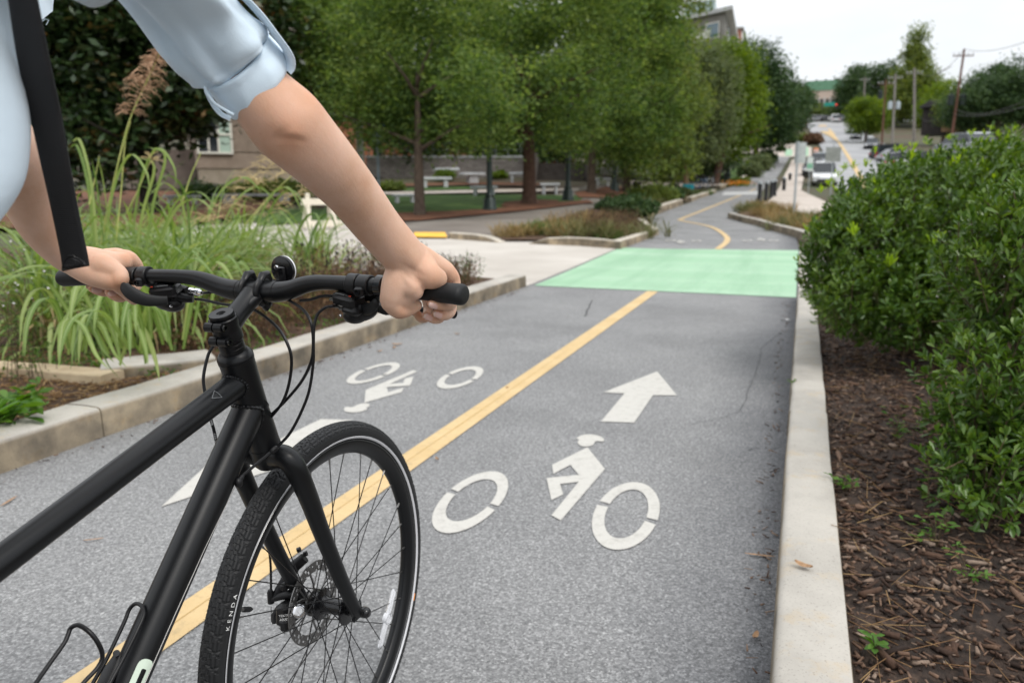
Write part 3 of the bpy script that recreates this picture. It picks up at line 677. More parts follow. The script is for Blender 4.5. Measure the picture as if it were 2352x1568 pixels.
def bardir(y): return (barpt(y + .004) - barpt(y - .004)).normalized()
def ringbar(mb, ya, yb, r, m=0, n=26, edge=.0012):
    d = bardir((ya + yb) / 2); L = (barpt(yb) - barpt(ya)).length
    mb.lathe([(.0105, 0), (r - edge, 0), (r, edge), (r, L - edge), (r - edge, L), (.0105, L)], barpt(ya), d, n, m)
for s in (-1, 1):
    # grip: round inside, swelling to a flattened palm rest outside
    d = bardir(s * .30); rings = []
    yi, yo = .250, .3656
    for k, t in enumerate([0, .015, .04, .10, .2, .35, .5, .62, .74, .86, .94, .975, .993, 1.0]):
        y = s * (yi + (yo - yi) * t); c = barpt(y)
        h = float(np.interp(t, [0, .04, .1, .5, .75, .94, .985, 1], [.0140, .0150, .0142, .0138, .0145, .0150, .0142, .0105]))
        w = float(np.interp(t, [0, .04, .1, .5, .75, .94, .985, 1], [.0140, .0150, .0146, .0152, .0178, .0185, .0170, .0125]))
        ring = []
        for q in range(28):
            a = 2 * PI * q / 28; gx = math.cos(a); gz = math.sin(a)
            groove = 1 - (.045 if (gz < .15 and .12 < t < .9 and (int(q + t * 26) % 3 == 0)) else 0)
            ring.append(c + Vector((gx * w * groove - (w - .0148) * .6, 0, gz * h * groove)))
        rings.append(ring)
    mb = MB(); mb.loft(rings); grip = mb.build('grip', M_RUB, bike, ang=50)
    mb = MB(); ringbar(mb, s * .2385, s * .2515, .0163, n=30); mb.build('lock_collar', M_BLKG, grip)

    # brake lever with its perch
    mb = MB(); ringbar(mb, s * .2145, s * .2345, .0150)
    mb.tube([barpt(s * .222) + Vector((.012, 0, -.006)), (-.152, s * .205, .622), (-.146, s * .175, .618), (-.146, s * .150, .614)], [.0075, .0095, .0085, .0065], 12)
    mb.cyl((-.150, s * .198, .628), (-.142, s * .198, .598), .0075, 12)
    mb.tube(spline([(-.146, s * .197, .606), (-.138, s * .214, .597), (-.128, s * .240, .5955), (-.126, s * .272, .5975), (-.128, s * .300, .599), (-.132, s * .316, .5975), (-.136, s * .325, .596)], 5), [.0075] * 6 + [.0062] * 14 + [.0056] * 6 + [.0062, .0066, .0070, .0072, .0062][:5], 12, asp=.72)
    lever = mb.build('brake_lever', M_BLKP, bike)
    mb = MB(); c = Vector((-.1455, s * .146, .6135)); d2 = Vector((.05, -s, -.10)).normalized()
    if s > 0:
        mb.lathe([(.0050, 0), (.0062, .001), (.0062, .006), (.0050, .007), (.0050, .011), (.0066, .012), (.0066, .018), (.0048, .019), (.0040, .024), (.002, .0245)], c, d2, 14)
        mb.build('barrel_adjuster', M_CHROME, lever)
    else:
        mb.lathe([(.0050, 0), (.0058, .001), (.0058, .014), (.0040, .016), (.0035, .022)], c, d2, 12); mb.build('barrel_adjuster', M_BLKG, lever)

    # gear shifter pod: clamp, indicator, body, bulb, thumb paddle
    mb = MB(); ringbar(mb, s * .1930, s * .2100, .0158)
    mb.box((barpt(s * .2015).x - .0135, s * .2015, .6315), (.012, .016, .014), bev=.003)
    ex = Vector((0, s, 0)); M1 = frame((-.172, s * .170, .6165), (.25, -s * .97, .12), (-.25, 0, 1))
    mb.box((0, 0, 0), (.046, .030, .020), 0, M1, bev=.005); mb.box((-.012, -.004 * s, -.012), (.034, .026, .016), 0, M1, bev=.006)
    M2 = frame((-.158, s * .181, .596), (0, s, .15), (0, 0, 1))
    mb.ball((0, 0, 0), (.027, .020, .0145), 0, 20, 12, M2); mb.ball((-.006, -.004, -.003), (.020, .019, .0135), 0, 20, 12, M2)
    mb.box((-.004, 0, .008), (.034, .024, .012), 0, M2, bev=.004)
    mb.tube([(-.160, s * .163, .606), (-.150, s * .150, .602), (-.145, s * .140, .601)], [.009, .0078, .0068], 12)
    sh = mb.build('shifter', M_BLKP, bike)
    mb = MB(); rg = []
    for k in range(9):
        t = k / 8 - .5; rg.append([V3((t * .040, w, .0105 + .0035 - 12 * t * t * .0016 + zz)) for w, zz in ((-.012, -.003), (-.011, 0), (0, .0014), (.011, 0), (.012, -.003))])
    mb.loft(rg, 0, True, False, M1); mb.build('indicator_window', M_BLKG, sh)
    mb = MB(); mb.box((.004, -.0115 if s > 0 else .0115, .0118), (.018, .0018, .0012), 0, M1); mb.box((-.015, -.0105 if s > 0 else .0105, .0118), (.004, .002, .0012), 1, M1); mb.build('indicator_marks', [M_INKGR, mat('red_mark', (.5, .05, .02), .4)], sh)
    mb = MB()
    if s > 0: pp = [(-.176, .180, .601), (-.183, .197, .602), (-.189, .216, .6075), (-.1935, .232, .6155), (-.196, .243, .6235), (-.197, .248, .6275)]; rr = [.0075, .0095, .0120, .0132, .0112, .005]
    else: pp = [(-.172, -.190, .602), (-.178, -.205, .604), (-.1855, -.217, .609), (-.192, -.226, .6155), (-.1945, -.231, .620)]; rr = [.0080, .0084, .0080, .0074, .004]
    if s > 0: pp = [tuple(fk(*q)) for q in ((385, 690, 1.246), (362, 691, 1.243), (338, 689, 1.240), (314, 681, 1.237), (297, 670, 1.236), (286, 659, 1.237), (281, 651, 1.239))]; rr = [.0070, .0082, .0098, .0108, .0104, .0082, .003]
    P = spline(pp, 5); mb.tube(P, [float(np.interp(k / (len(P) - 1), np.linspace(0, 1, len(rr)), rr)) for k in range(len(P))], 16, up=(0, .25, 1), asp=.45)
    mb.build('thumb_paddle', M_RUB, sh)
    mb = MB(); yb = s * .2015; mb.lathe([(.0042, 0), (.0042, .003), (.0026, .003), (.0022, .001)], (barpt(yb).x - .0190, yb, .6315), (-1, 0, 0), 12)
    mb.build('bolt', M_BLKG, sh)
    for c in ((-.180, s * .192, .598), (-.172, s * .158, .592)): mb = MB(); mb.lathe([(.0022, 0), (.0022, .0015), (.001, .0018)], (c[0] - .004, c[1], c[2]), (-1, -.2 * s, .2), 8); mb.build('bolt', M_CHROME, sh)

# front reflector behind the stem
RC = Vector((-.118, -.016, .650)); rax = Vector((1, -.10, .10)).normalized()
mb = MB(); mb.lathe([(.0203, 0), (.0222, .001), (.0226, .004), (.0222, .006)], RC, rax, 40)
MR = frame(RC, rax, (0, 0, 1))
mb.box((-.0025, -.002, -.010), (.006, .014, .034), 0, MR, bev=.003); mb.tube([RC + Vector((-.002, .002, -.024)), (BC.x + .030, -.006, BC.z + .012), (BC.x + .016, 0, BC.z + .004)], [.006, .006, .005], 10)
refl = mb.build('reflector', M_BLKG, bike)
mb = MB(); mb.lathe([(.0226, .0058), (.0222, .0085), (.0015, .0095)], RC, rax, 40); mb.build('lens', M_REFL, refl)
mb = MB(); mb.lathe([(.0040, 0), (.0042, .0012), (.0034, .004), (.001, .0042)], RC + rax * -.0055 + Vector((0, .0035, .0055)), -rax, 10); mb.build('bolt', M_CHROME, refl)

# cables
def cable(pts, r=.00235, name='cable', m=None, n=8):
    b_ = MB(); b_.tube(spline([fk(*p) if isinstance(p, tuple) else p for p in pts], 7), r, n); return b_.build(name, m or M_BLKP, bike)
c1 = cable([Vector((-.142, .138, .600)), (470, 689, 1.262), (510, 698, 1.250), (552, 704, 1.238), (592, 716, 1.222), (638.5, 753.7, 1.190), (663.4, 797, 1.180), (669.6, 834.6, 1.185), (663, 884.4, 1.20), (647.8, 925, 1.218), (621, 959, 1.243), (604, 972, 1.262)])
c2 = cable([Vector((-.143, .122, .611)), (475, 672, 1.265), (510, 669, 1.265), (580, 672, 1.26), (640, 680, 1.22), (672.8, 695, 1.195), (700.6, 716, 1.175), (716, 747.5, 1.165), (719.4, 797, 1.165), (713, 834.6, 1.17), (691, 878, 1.19), (651, 925, 1.225), (615, 960, 1.262), (596, 985, 1.30), (570, 1040, 1.36), (557, 1075, 1.395), (559, 1106, 1.405), (571, 1146, 1.42), (590, 1190, 1.44), (610.7, 1232.4, 1.452), (620.6, 1283.8, 1.463), (622.6, 1351, 1.472), (622.6, 1379, 1.474)])
c3 = cable([Vector((-.144, -.138, .600)), (765, 703, 1.150), (746.5, 707, 1.155), (729, 722.6, 1.158), (721.3, 752, 1.158), (720, 795, 1.162), (719.4, 834.6, 1.168), (710, 897, 1.182), (691.5, 946.7, 1.197), (666.6, 993.4, 1.212), (641.7, 1021, 1.218), (626, 1034, 1.213), (600, 1056, 1.200), (570, 1081, 1.186), (551.5, 1096, 1.178)])
c5 = cable([Vector((-.146, -.122, .611)), (770, 681, 1.165), (740, 680, 1.17), (712, 688, 1.18), (690, 690, 1.19)])
c4 = cable([(498, 781, 1.245), (487, 799, 1.243), (478, 815.8, 1.241), (468, 859.6, 1.236), (469, 890.7, 1.235), (481, 950, 1.230), (492, 990.3, 1.225), (499, 1030, 1.218), (494, 1052, 1.205), (480, 1090, 1.185)], .0026)
mb = MB(); p0 = fk(558, 1091, 1.1805); p1 = fk(543, 1110, 1.170); d = (p1 - p0).normalized()
mb.lathe([(.0026, 0), (.0042, .003), (.0044, .012), (.0030, .015)], p0, d, 12)
p2 = fk(548, 1108, 1.170); mb.ball(p2, (.0065, .006, .008), 0, 12, 8); mb.build('cable_stop', M_BLKP, frame_o)
mb = MB(); mb.box((0, 0, 0), (.016, .008, .010), 0, frame(fk(629, 1033, 1.214), fk(641, 1021, 1.218) - fk(600, 1056, 1.2), (0, 0, 1)), bev=.003); mb.build('cable_clip', M_BLKP, frame_o)
mb = MB(); mb.tube([fk(542, 1113, 1.169), fk(470, 1260, 1.092), fk(400, 1415, 1.028), fk(325, 1585, .966)], .0006, 5); mb.build('inner_wire', M_STEEL, c3)

def lettering(name, txt, T, size, m, parent, spacing=1.0):
    """flat text mesh whose vertices are carried by T(x, y)"""
    cu = bpy.data.curves.new(name, 'FONT'); cu.body = txt; cu.size = size; cu.space_character = spacing; cu.resolution_u = 3
    o = bpy.data.objects.new('tmp', cu); COL.objects.link(o)
    me = bpy.data.meshes.new_from_object(o.evaluated_get(bpy.context.evaluated_depsgraph_get()))
    bpy.data.objects.remove(o)
    for v in me.vertices: v.co = T(v.co.x, v.co.y)
    me.materials.clear(); me.name = name
    return link(name, me, m, parent)
# printed housing on the rear cable
Pq = [V3(p) for p in spline([fk(*p) for p in [(482, 955, 1.2270), (487, 972, 1.2254), (492, 990.3, 1.2222), (497, 1016, 1.2190), (499, 1030, 1.2158)]], 6)]
def on_cable(x, y):
    L = (Pq[-1] - Pq[0]).length; t = min(max(x / L, 0), 1) * (len(Pq) - 1); i = min(int(t), len(Pq) - 2); p = Pq[i].lerp(Pq[i + 1], t - i)
    d = (Pq[i + 1] - Pq[i]).normalized(); view = (BI @ V3(CAM) - p).normalized(); sdv = view.cross(d).normalized(); return p + sdv * (y - .0014) + view * .0012
lettering('lettering', 'Jagwire', on_cable, .0056, M_LETTER, c4)
lettering('lettering', 'KEB-SL', lambda x, y: on_cable(x + .029, y), .0038, M_LETTER, c4)

# ------------------------------------------------------------------ wheels
RT, RS = .331, .0195
def tyre_mesh(name, parent, lo=False):
    NU, NV = (2760, 46) if not lo else (120, 14)
    u = np.linspace(0, 1, NU, endpoint=False); a = np.linspace(-2.75, 2.75, NV + 1)      # 0 = tread crown
    U, A = np.meshgrid(u, a, indexing='ij'); w = A / 1.12
    r = RS * np.ones_like(A); tread = np.abs(w) < 1
    if not lo:
        nrep = 92; ph = (U * nrep + np.where(w > 0, .5, 0)) % 1; aw = np.abs(w)
        g = np.zeros_like(A, bool)
        s1 = (ph - (.15 + .75 * aw ** 1.4)) % 1; g |= (s1 < .13) & (aw > .16)                 # sweeping arcs
        s2 = (ph * 1 + .6 * aw) % 1; g |= (s2 < .12) & (aw > .60)                             # shoulder sipes
        zc = .40 + .07 * np.sin(2 * PI * U * nrep); g |= np.abs(aw - zc) < .045               # zigzag channel
        zc2 = .10 * np.abs(((U * nrep) % 1) - .5) * 2; g |= (np.abs(aw - zc2) < .03)
        g |= np.abs(aw - .74) < .02
        r = r + np.where(tread, .0013, 0) - np.where(g & tread, .0019, 0)
    R = RT + r * np.cos(A); Yc = r * np.sin(A) * .97
    th = 2 * PI * U
    V = np.stack([R * np.cos(th), Yc, R * np.sin(th)], -1).reshape(-1, 3)
    idx = np.arange(NU * (NV + 1)).reshape(NU, NV + 1); i2 = np.roll(idx, -1, 0)
    Fq = np.stack([idx[:, :-1].ravel(), idx[:, 1:].ravel(), i2[:, 1:].ravel(), i2[:, :-1].ravel()], 1)
    if not lo:                                                   # moulding whiskers on the shoulders
        nv, nf = [], []; b = len(V)
        for s in (-1, 1):
            for k in range(150):
                t = 2 * PI * (k + rng.uniform(-.2, .2)) / 150; aa = s * (1.03 + rng.uniform(-.12, .06)); d = np.array([math.cos(aa) * math.cos(t), math.sin(aa), math.cos(aa) * math.sin(t)])
                c = np.array([(RT + RS * math.cos(aa)) * math.cos(t), RS * math.sin(aa), (RT + RS * math.cos(aa)) * math.sin(t)])
                tg = np.array([-math.sin(t), 0, math.cos(t)]); bn = np.cross(d, tg); L = rng.uniform(.0022, .0048); bend = rng.normal(0, .25, 3)
                q = b + len(nv); nv += [c + tg * .0005, c - tg * .0005, c + bn * .0005, c + (d + bend * .5) * L]
                nf += [(q, q + 1, q + 3, q + 3), (q + 1, q + 2, q + 3, q + 3), (q + 2, q, q + 3, q + 3)]
        V = np.concatenate([V, np.array(nv)])
        me_f = np.array([(a_, b_, c_, c_) for a_, b_, c_, c__ in nf])
        Fq = [tuple(x) for x in Fq] + [tuple(x[:3]) for x in nf]
        me = bpy.data.meshes.new(name); me.from_pydata(V.tolist(), [], Fq); me.update(); me.polygons.foreach_set('use_smooth', [True] * len(me.polygons)); me.set_sharp_from_angle(angle=math.radians(50))
        return link(name, me, M_TYRE, parent)
    return mesh_np(name, V, Fq, M_TYRE, parent, smooth_=True)

def ringprof(mb, prof, n=160, m=0):
    """closed revolve of (radius, y) profile about the y axis"""
    rings = [[(r * math.cos(t), y, r * math.sin(t)) for r, y in prof] for t in (2 * PI * k / n for k in range(n))]
    mb.loft(rings, m, False, True)
front = empty('front_wheel'); front.parent = bike
tyre = tyre_mesh('tyre', front)
mb = MB(); ringprof(mb, [(.3195, -.0166), (.3205, -.0182), (.3236, -.0193), (.3240, -.0190), (.3205, -.0160)], 180)
ringprof(mb, [(.3195, .0166), (.3205, .0182), (.3236, .0193), (.3240, .0190), (.3205, .0160)], 180); mb.build('reflective_stripe', M_STRIPE, front)
mb = MB(); ringprof(mb, [(.3145, -.0122), (.3150, -.0140), (.3125, -.0148), (.3050, -.0142), (.2985, -.0118), (.2915, -.0070), (.2900, -.0035), (.2900, .0035), (.2915, .0070), (.2985, .0118), (.3050, .0142), (.3125, .0148), (.3150, .0140), (.3145, .0122), (.309, .008), (.309, -.008)], 160)
rim = mb.build('rim', M_BLK, front)
mb = MB(); ringprof(mb, [(.3152, -.0150), (.3160, -.0158), (.3166, -.0150), (.3158, -.0140)], 160); mb.build('rim_edge', mat('worn_edge', (.22, .22, .22), .3, .8), rim)
# hub: barrel, flanges, axle
mb = MB()
mb.lathe([(.006, -.052), (.0085, -.051), (.0085, -.043), (.0115, -.041), (.0115, -.036), (.029, -.0345), (.0305, -.0325), (.029, -.0305), (.0165, -.027), (.0150, -.015), (.0150, .010), (.0175, .018), (.030, .0215), (.031, .0235), (.030, .0255), (.021, .028), (.021, .040), (.0095, .043), (.0085, .051), (.006, .052)], (0, 0, 0), (0, 1, 0), 36)
hub = mb.build('hub', M_BLKG, front)
mb = MB(); mb.lathe([(.0050, -.080), (.0068, -.0795), (.0098, -.076), (.0108, -.066), (.0095, -.0615), (.0055, -.0612), (.0045, -.058), (.0045, .058), (.0060, .0605), (.0105, .062), (.0105, .070), (.007, .074)], (0, 0, 0), (0, 1, 0), 10)
mb.build('axle_skewer', M_BLKG, hub)
for k in range(32):
    s = -1 if k % 2 else 1; ta = 2 * PI * (k + .5) / 32 + .06; grp = (k // 2) % 2
    tb = ta + (1 if grp else -1) * math.radians(64); fy = -.0325 if s < 0 else .0235
    a_ = Vector((.2905 * math.cos(ta), s * .002, .2905 * math.sin(ta))); b_ = Vector((.0275 * math.cos(tb), fy + (.0018 if grp else -.0018), .0275 * math.sin(tb)))
    d = (b_ - a_).normalized(); mb = MB(); mb.tube([a_ + d * .010, b_], .00105, 6, 0); mb.tube([a_ - d * .002, a_ + d * .013], [.0021, .0017], 6, 1)
    mb.build('spoke', [mat('spoke_black', (.012, .012, .013), .35, .6) if k == 0 else bpy.data.materials['spoke_black'], M_STEEL], front)
# rotor: perforated ring on a six-arm spider
mb = MB(); RR = [.0600, .0634, .0668, .0702, .0736, .0770, .0800]; NT = 144; Vr = []; idx = {}
def rv(i, j, sgn): return (RR[i] * math.cos(2 * PI * j / NT + .35 * i * .03), .0425 + sgn * .0009, RR[i] * math.sin(2 * PI * j / NT + .35 * i * .03))
for j in range(NT):
    for i in range(len(RR) - 1):
        ph = j % 12
        hole = (i in (1, 2) and ph in (2, 3)) or (i in (3, 4) and ph in (4, 5)) or (i in (1,) and ph == 7) or (i in (3,) and ph in (9, 10)) or (i == 4 and ph in (0,)) or (i == 0 and ph in (5, 6))
        if hole: continue
        mb.add([rv(i, j, -1), rv(i + 1, j, -1), rv(i + 1, j + 1, -1), rv(i, j + 1, -1), rv(i, j, 1), rv(i + 1, j, 1), rv(i + 1, j + 1, 1), rv(i, j + 1, 1)], [(0, 1, 2, 3), (7, 6, 5, 4), (0, 4, 5, 1), (1, 5, 6, 2), (2, 6, 7, 3), (3, 7, 4, 0)])
for k in range(6):
    t = 2 * PI * k / 6 + .2; mb.tube([(.018 * math.cos(t), .0425, .018 * math.sin(t)), (.042 * math.cos(t + .28), .0425, .042 * math.sin(t + .28)), (.062 * math.cos(t + .42), .0425, .062 * math.sin(t + .42))], .0030, 6, asp=.35, up=(0, 0, 1))
    mb.tube([(.030 * math.cos(t + .18), .0425, .030 * math.sin(t + .18)), (.062 * math.cos(t + .0), .0425, .062 * math.sin(t + .0))], .0018, 6, asp=.5)
mb.lathe([(.012, -.002), (.026, -.002), (.026, .002), (.012, .002)], (0, .0425, 0), (0, 1, 0), 24)
mb.build('brake_rotor', M_STEEL, front, ang=30)
# valve
ta = math.radians(153); er = Vector((math.cos(ta), 0, math.sin(ta)))
mb = MB(); mb.lathe([(.0045, 0), (.0045, .004), (.0032, .005), (.0032, .012), (.0041, .0125), (.0046, .016), (.0044, .030), (.002, .037)], er * .2905, -er, 12); 
for i_, f in enumerate(mb.f): mb.m[i_] = 0 if i_ < 12 * 3 else 1
mb.build('valve', [M_STEEL, M_BLKP], front)
# white spoke reflector on the far side
def opl(u, v, y):
    d = ray(u, v); k = (-y - CAM[0]) / d[0]; return BI @ V3(CAM + d * k)
ra, rb = opl(905, 1352, -.009), opl(871, 1488, -.009); rd = (rb - ra).normalized(); rn = Vector((0, -1, 0))
mb = MB(); Mx = frame((ra + rb) / 2, rd, rn); L = (rb - ra).length
mb.box((0, 0, 0), (L, .0165, .007), 0, Mx, bev=.0035); mb.box((0, 0, .004), (L * .93, .006, .004), 0, Mx, bev=.0015); mb.lathe([(.0125, -.004), (.0125, .006), (.0085, .006), (.0085, .0045), (.001, .0045)], (ra + rb) / 2, rn, 18)
mb.build('wheel_reflector', M_CLEAR, front)
# tyre branding on the sidewall, and its small orange and pale marks
def side_T(ang0, rad, sgn=-1):
    def T(x, y):
        rr = rad + y; t = ang0 - x / rad; a = (rr - RT) / RS
        a = max(-.98, min(.98, a)); yy = -RS * .97 * math.sqrt(1 - a * a) - .0005
        return Vector((rr * math.cos(t), yy, rr * math.sin(t)))
    return T
pk = opl(527, 1447, -.0185); ak = math.atan2(pk.z, pk.x)
lettering('lettering', 'KENDA', side_T(ak, .3285), .0108, M_LETTER, front, 1.75)
po = opl(948, 1374, -.019); ao = math.atan2(po.z, po.x)
mb = MB()
for k in range(6):
    t0, t1 = ao + .035 - k * .012, ao + .035 - (k + 1) * .012; T = side_T(0, .325)
    if k < 4:
        q = [T(-t * .325, y) for t, y in ((t0, 0), (t1, 0), (t1, .003), (t0, .003))]; mb.add(q, [(0, 1, 2, 3)])
mb.build('sticker', M_ORANGE, front)
# caliper (hung on the left leg, behind the rotor)
mb = MB()
cc = fk(655, 1395, 1.470)
mb.tube([fk(700, 1280, 1.475), fk(676, 1300, 1.478), fk(650, 1345, 1.478), fk(632, 1372, 1.474)], [.010, .0115, .011, .009], 12, asp=.7)
mb.box((0, 0, 0), (.050, .030, .046), 0, frame(fk(662, 1405, 1.468), (1, 0, -.1), (0.1, 0, 1)), bev=.008)
mb.box((0, 0, 0), (.030, .022, .030), 0, frame(fk(660, 1428, 1.458), (1, 0, .15), (0, 0, 1)), bev=.006)
mb.tube([fk(620, 1377, 1.474), fk(645, 1368, 1.470), fk(676, 1362, 1.470)], [.006, .0075, .010], 10)
mb.tube([fk(634, 1430, 1.470), fk(632, 1410, 1.472), fk(640, 1395, 1.472)], [.0075, .0065, .006], 10)
mb.lathe([(.0062, 0), (.0062, .022), (.004, .027)], fk(622.6, 1384, 1.474), (0, 0, 1), 12)
mb.box((0, 0, 0), (.020, .014, .016), 0, frame(fk(655, 1345, 1.46), (1, 0, 0), (0, 0, 1)), bev=.004)
cal = mb.build('brake_caliper', M_BLKP, bike)
vd = (BI @ V3(CAM) - fk(684, 1402, 1.45)).normalized()
mb = MB(); mb.lathe([(.0125, 0), (.0125, .004), (.0105, .005), (.0075, .005), (.0068, .0038), (.0035, .0038), (.003, .005), (.0005, .005)], fk(685, 1403, 1.442), (vd + Vector((0, -.9, 0))).normalized(), 24); mb.build('adjuster_dial', M_CHROME, cal)
o0 = fk(641, 1418, 1.432); ex = (fk(678, 1414, 1.432) - o0).normalized(); ez = Vector((0, 0, 1)); ez = (ez - ex * ez.dot(ex)).normalized()
for txt, dz, sz in (('TEKTRO', .001, .0064), ('ARIES', -.0068, .0072)): lettering('lettering', txt, (lambda dz: lambda x, y: o0 + ex * x + ez * (y + dz))(dz), sz, M_LETTER, cal)
mb = MB(); mb.tube([fk(622.6, 1392, 1.472), fk(623, 1428, 1.470)], .0009, 5); mb.tube([fk(640, 1440, 1.466), fk(655, 1455, 1.466)], .0008, 5); mb.build('inner_wire', M_STEEL, cal)
mb = MB()
for p in ((683, 1263, 1.462), (698, 1272, 1.474)): mb.lathe([(.005, 0), (.005, .006), (.003, .006)], fk(*p), (.3, -.8, .3), 10)
mb.build('bolt', M_BLKG, cal)
# rear wheel: the same parts, plain tyre
rear = empty('rear_wheel', (-1.11, 0, 0)); rear.parent = bike
tyre_mesh('tyre', rear, True)
for ch in list(front.children):
    if ch.name.split('.')[0] in ('rim', 'hub', 'spoke'):
        c = ch.copy(); COL.objects.link(c); c.parent = rear

# bottle cage on the down tube
zc = lambda x, y: (x / 1.684 / 1.7415, (1800 + y / 1.684) / 1.7415)
mb = MB()
mb.tube(spline([fk(*zc(*p), D) for p, D in (((120, 1740), .885), ((240, 1568), .915), ((330, 1440), .935), ((430, 1300), .955), ((458, 1240), .962), ((478, 1195), .966), ((530, 1177), .965), ((605, 1225), .962), ((662, 1300), .965), ((690, 1385), .972), ((655, 1465), .966), ((560, 1568), .950), ((430, 1740), .925))], 7), .00285, 10)
mb.tube(spline([fk(*zc(*p), D) for p, D in (((520, 1760), .985), ((625, 1568), 1.005), ((720, 1400), 1.022), ((835, 1160), 1.046), ((872, 1070), 1.054), ((915, 1032), 1.054), ((955, 1050), 1.048), ((967, 1105), 1.040), ((930, 1200), 1.028), ((830, 1400), 1.006), ((740, 1568), .986), ((640, 1760), .962))], 7), .0027, 10)
a_, b_ = fk(*zc(790, 1380), 1.022), fk(*zc(640, 1680), .985); mb.tube([a_, a_.lerp(b_, .3), b_], [.006, .0105, .0105], 12, asp=.35, up=(0, 1, 0))
cage = mb.build('bottle_cage', M_BLKP, bike)
mb = MB(); mb.lathe([(.0042, 0), (.0042, .005), (.0024, .005)], fk(*zc(786, 1365), 1.020), (-.6, -.55, .5), 12); mb.build('bolt', M_BLKG, cage)
# decals laid on the tubes
def tube_T(o, d, r, a0, flip=1):
    d = V3(d).normalized(); yv = Vector((0, -1, 0)); nv = d.cross(yv).normalized()
    if nv.z < 0: nv = -nv
    def T(x, y):
        a = a0 + y / r; return V3(o) + d * x + (yv * math.cos(a) + nv * math.sin(a)) * (r + .0004)
    return T
pd_ = opl(322, 1532, -.0245); s_ = (pd_ - dt0).dot(dd)
T = tube_T(dt0 + dd * (s_ - .012), dd, .0244, math.radians(20)); mb = MB()
rr2 = lambda x0, x1, y0, y1, r: [(x0 + r - r * math.cos(t), y0 + r - r * math.sin(t)) for t in np.linspace(0, PI / 2, 5)] + [(x1 - r + r * math.sin(t), y0 + r - r * math.cos(t)) for t in np.linspace(0, PI / 2, 5)] + [(x1 - r + r * math.cos(t), y1 - r + r * math.sin(t)) for t in np.linspace(0, PI / 2, 5)] + [(x0 + r - r * math.sin(t), y1 - r + r * math.cos(t)) for t in np.linspace(0, PI / 2, 5)]
O, I = rr2(0, .085, -.011, .011, .009), rr2(.012, .073, -.0035, .0035, .002)
V = [T(*p) for p in O] + [T(*p) for p in I]; n = len(O); mb.add(V, [(i, (i + 1) % n, n + (i + 1) % n, n + i) for i in range(n)]); mb.build('decal', M_PALE, frame_o)
pt_ = opl(489, 879, -.014); s_ = (pt_ - tt0).dot(td); T = tube_T(tt0 + td * (s_ - .006), td, .0195, math.radians(48)); mb = MB()
for tri in ([(0, -.008), (.016, 0), (0, .008)],):
    for i in range(3):
        a, b = np.array(tri[i]), np.array(tri[(i + 1) % 3]); c = np.mean(tri, 0)
        for j in range(6):
            p_, q_ = a + (b - a) * j / 6, a + (b - a) * (j + 1) / 6; mb.add([T(*p_), T(*q_), T(*(q_ + (c - q_) * .2)), T(*(p_ + (c - p_) * .2))], [(0, 1, 2, 3)])
mb.build('emblem', M_INKGR, frame_o)
# ------------------------------------------------------------------ rider
M_SKIN = mat('skin', (.63, .40, .30), .56, spec=.28, Subsurface_Weight=.18, Subsurface_Scale=.01)
bsdf(M_SKIN).inputs['Subsurface Radius'].default_value = (1.0, .35, .2)
_a = noise(M_SKIN, 14, 5, .6); _b = noise(M_SKIN, 480, 4, .6); _d = noise(M_SKIN, 90, 3, .5)
_c = ramp(M_SKIN, _a.outputs['Fac'], [(.3, (.555, .33, .22)), (.5, (.62, .395, .285)), (.7, (.675, .45, .345))])
_c = mixc(M_SKIN, ramp(M_SKIN, _d.outputs['Fac'], [(.70, (0, 0, 0)), (.80, (.30, .30, .30))]), _c, (.45, .22, .15))
_at = nd(M_SKIN, 'ShaderNodeAttribute', attribute_name='flush'); base(M_SKIN, mixc(M_SKIN, _at.outputs['Fac'], _c, (.60, .28, .155)))
bump(M_SKIN, _b.outputs['Fac'], .34, .0014)
M_NAIL = mat('nail', (.70, .46, .40), .25, spec=.5)
M_NAILTIP = mat('nail_edge', (.70, .54, .47), .4)

B = MB()
def W(u, v, D): return V3(dep(u, v, D))
def limb(ch, n=20, asp=1.0, up=None, sub=5):
    """tapering limb through (u, v, depth, radius) stations, rounded at both ends"""
    pts = [np.append(dep(*c[:3]), c[3]) for c in ch]; P = spline(pts, sub)
    c0, c1 = P[0], P[-1]
    B.tube([p[:3] for p in P], [max(p[3], .003) for p in P], n, asp=asp, up=up)
    for c in (c0, c1): B.ball(c[:3], (c[3],) * 3, 0, 16, 10)
def blob(u, v, D, rr, M=None):
    c = dep(u, v, D)
    B.ball((0, 0, 0), rr, 0, 20, 12, frame(c, RIGHT, -DOWN) if M is None else M)
# right arm
limb([(185, -260, .665, .036), (260, -152, .722, .032), (337, -84, .77, .030), (400, -14, .80, .030), (447, 40, .825, .030), (500, 102, .846, .031), (548, 158, .863, .0335), (600, 220, .876, .0380), (648, 272, .888, .0432), (683, 309, .902, .0425), (735, 361, .930, .0388), (805, 438, .980, .0340), (868, 520, 1.030, .0312), (912, 570, 1.058, .0300), (938, 600, 1.072, .0290)], 32)
blob(632, 322, .902, (.022, .020, .022))
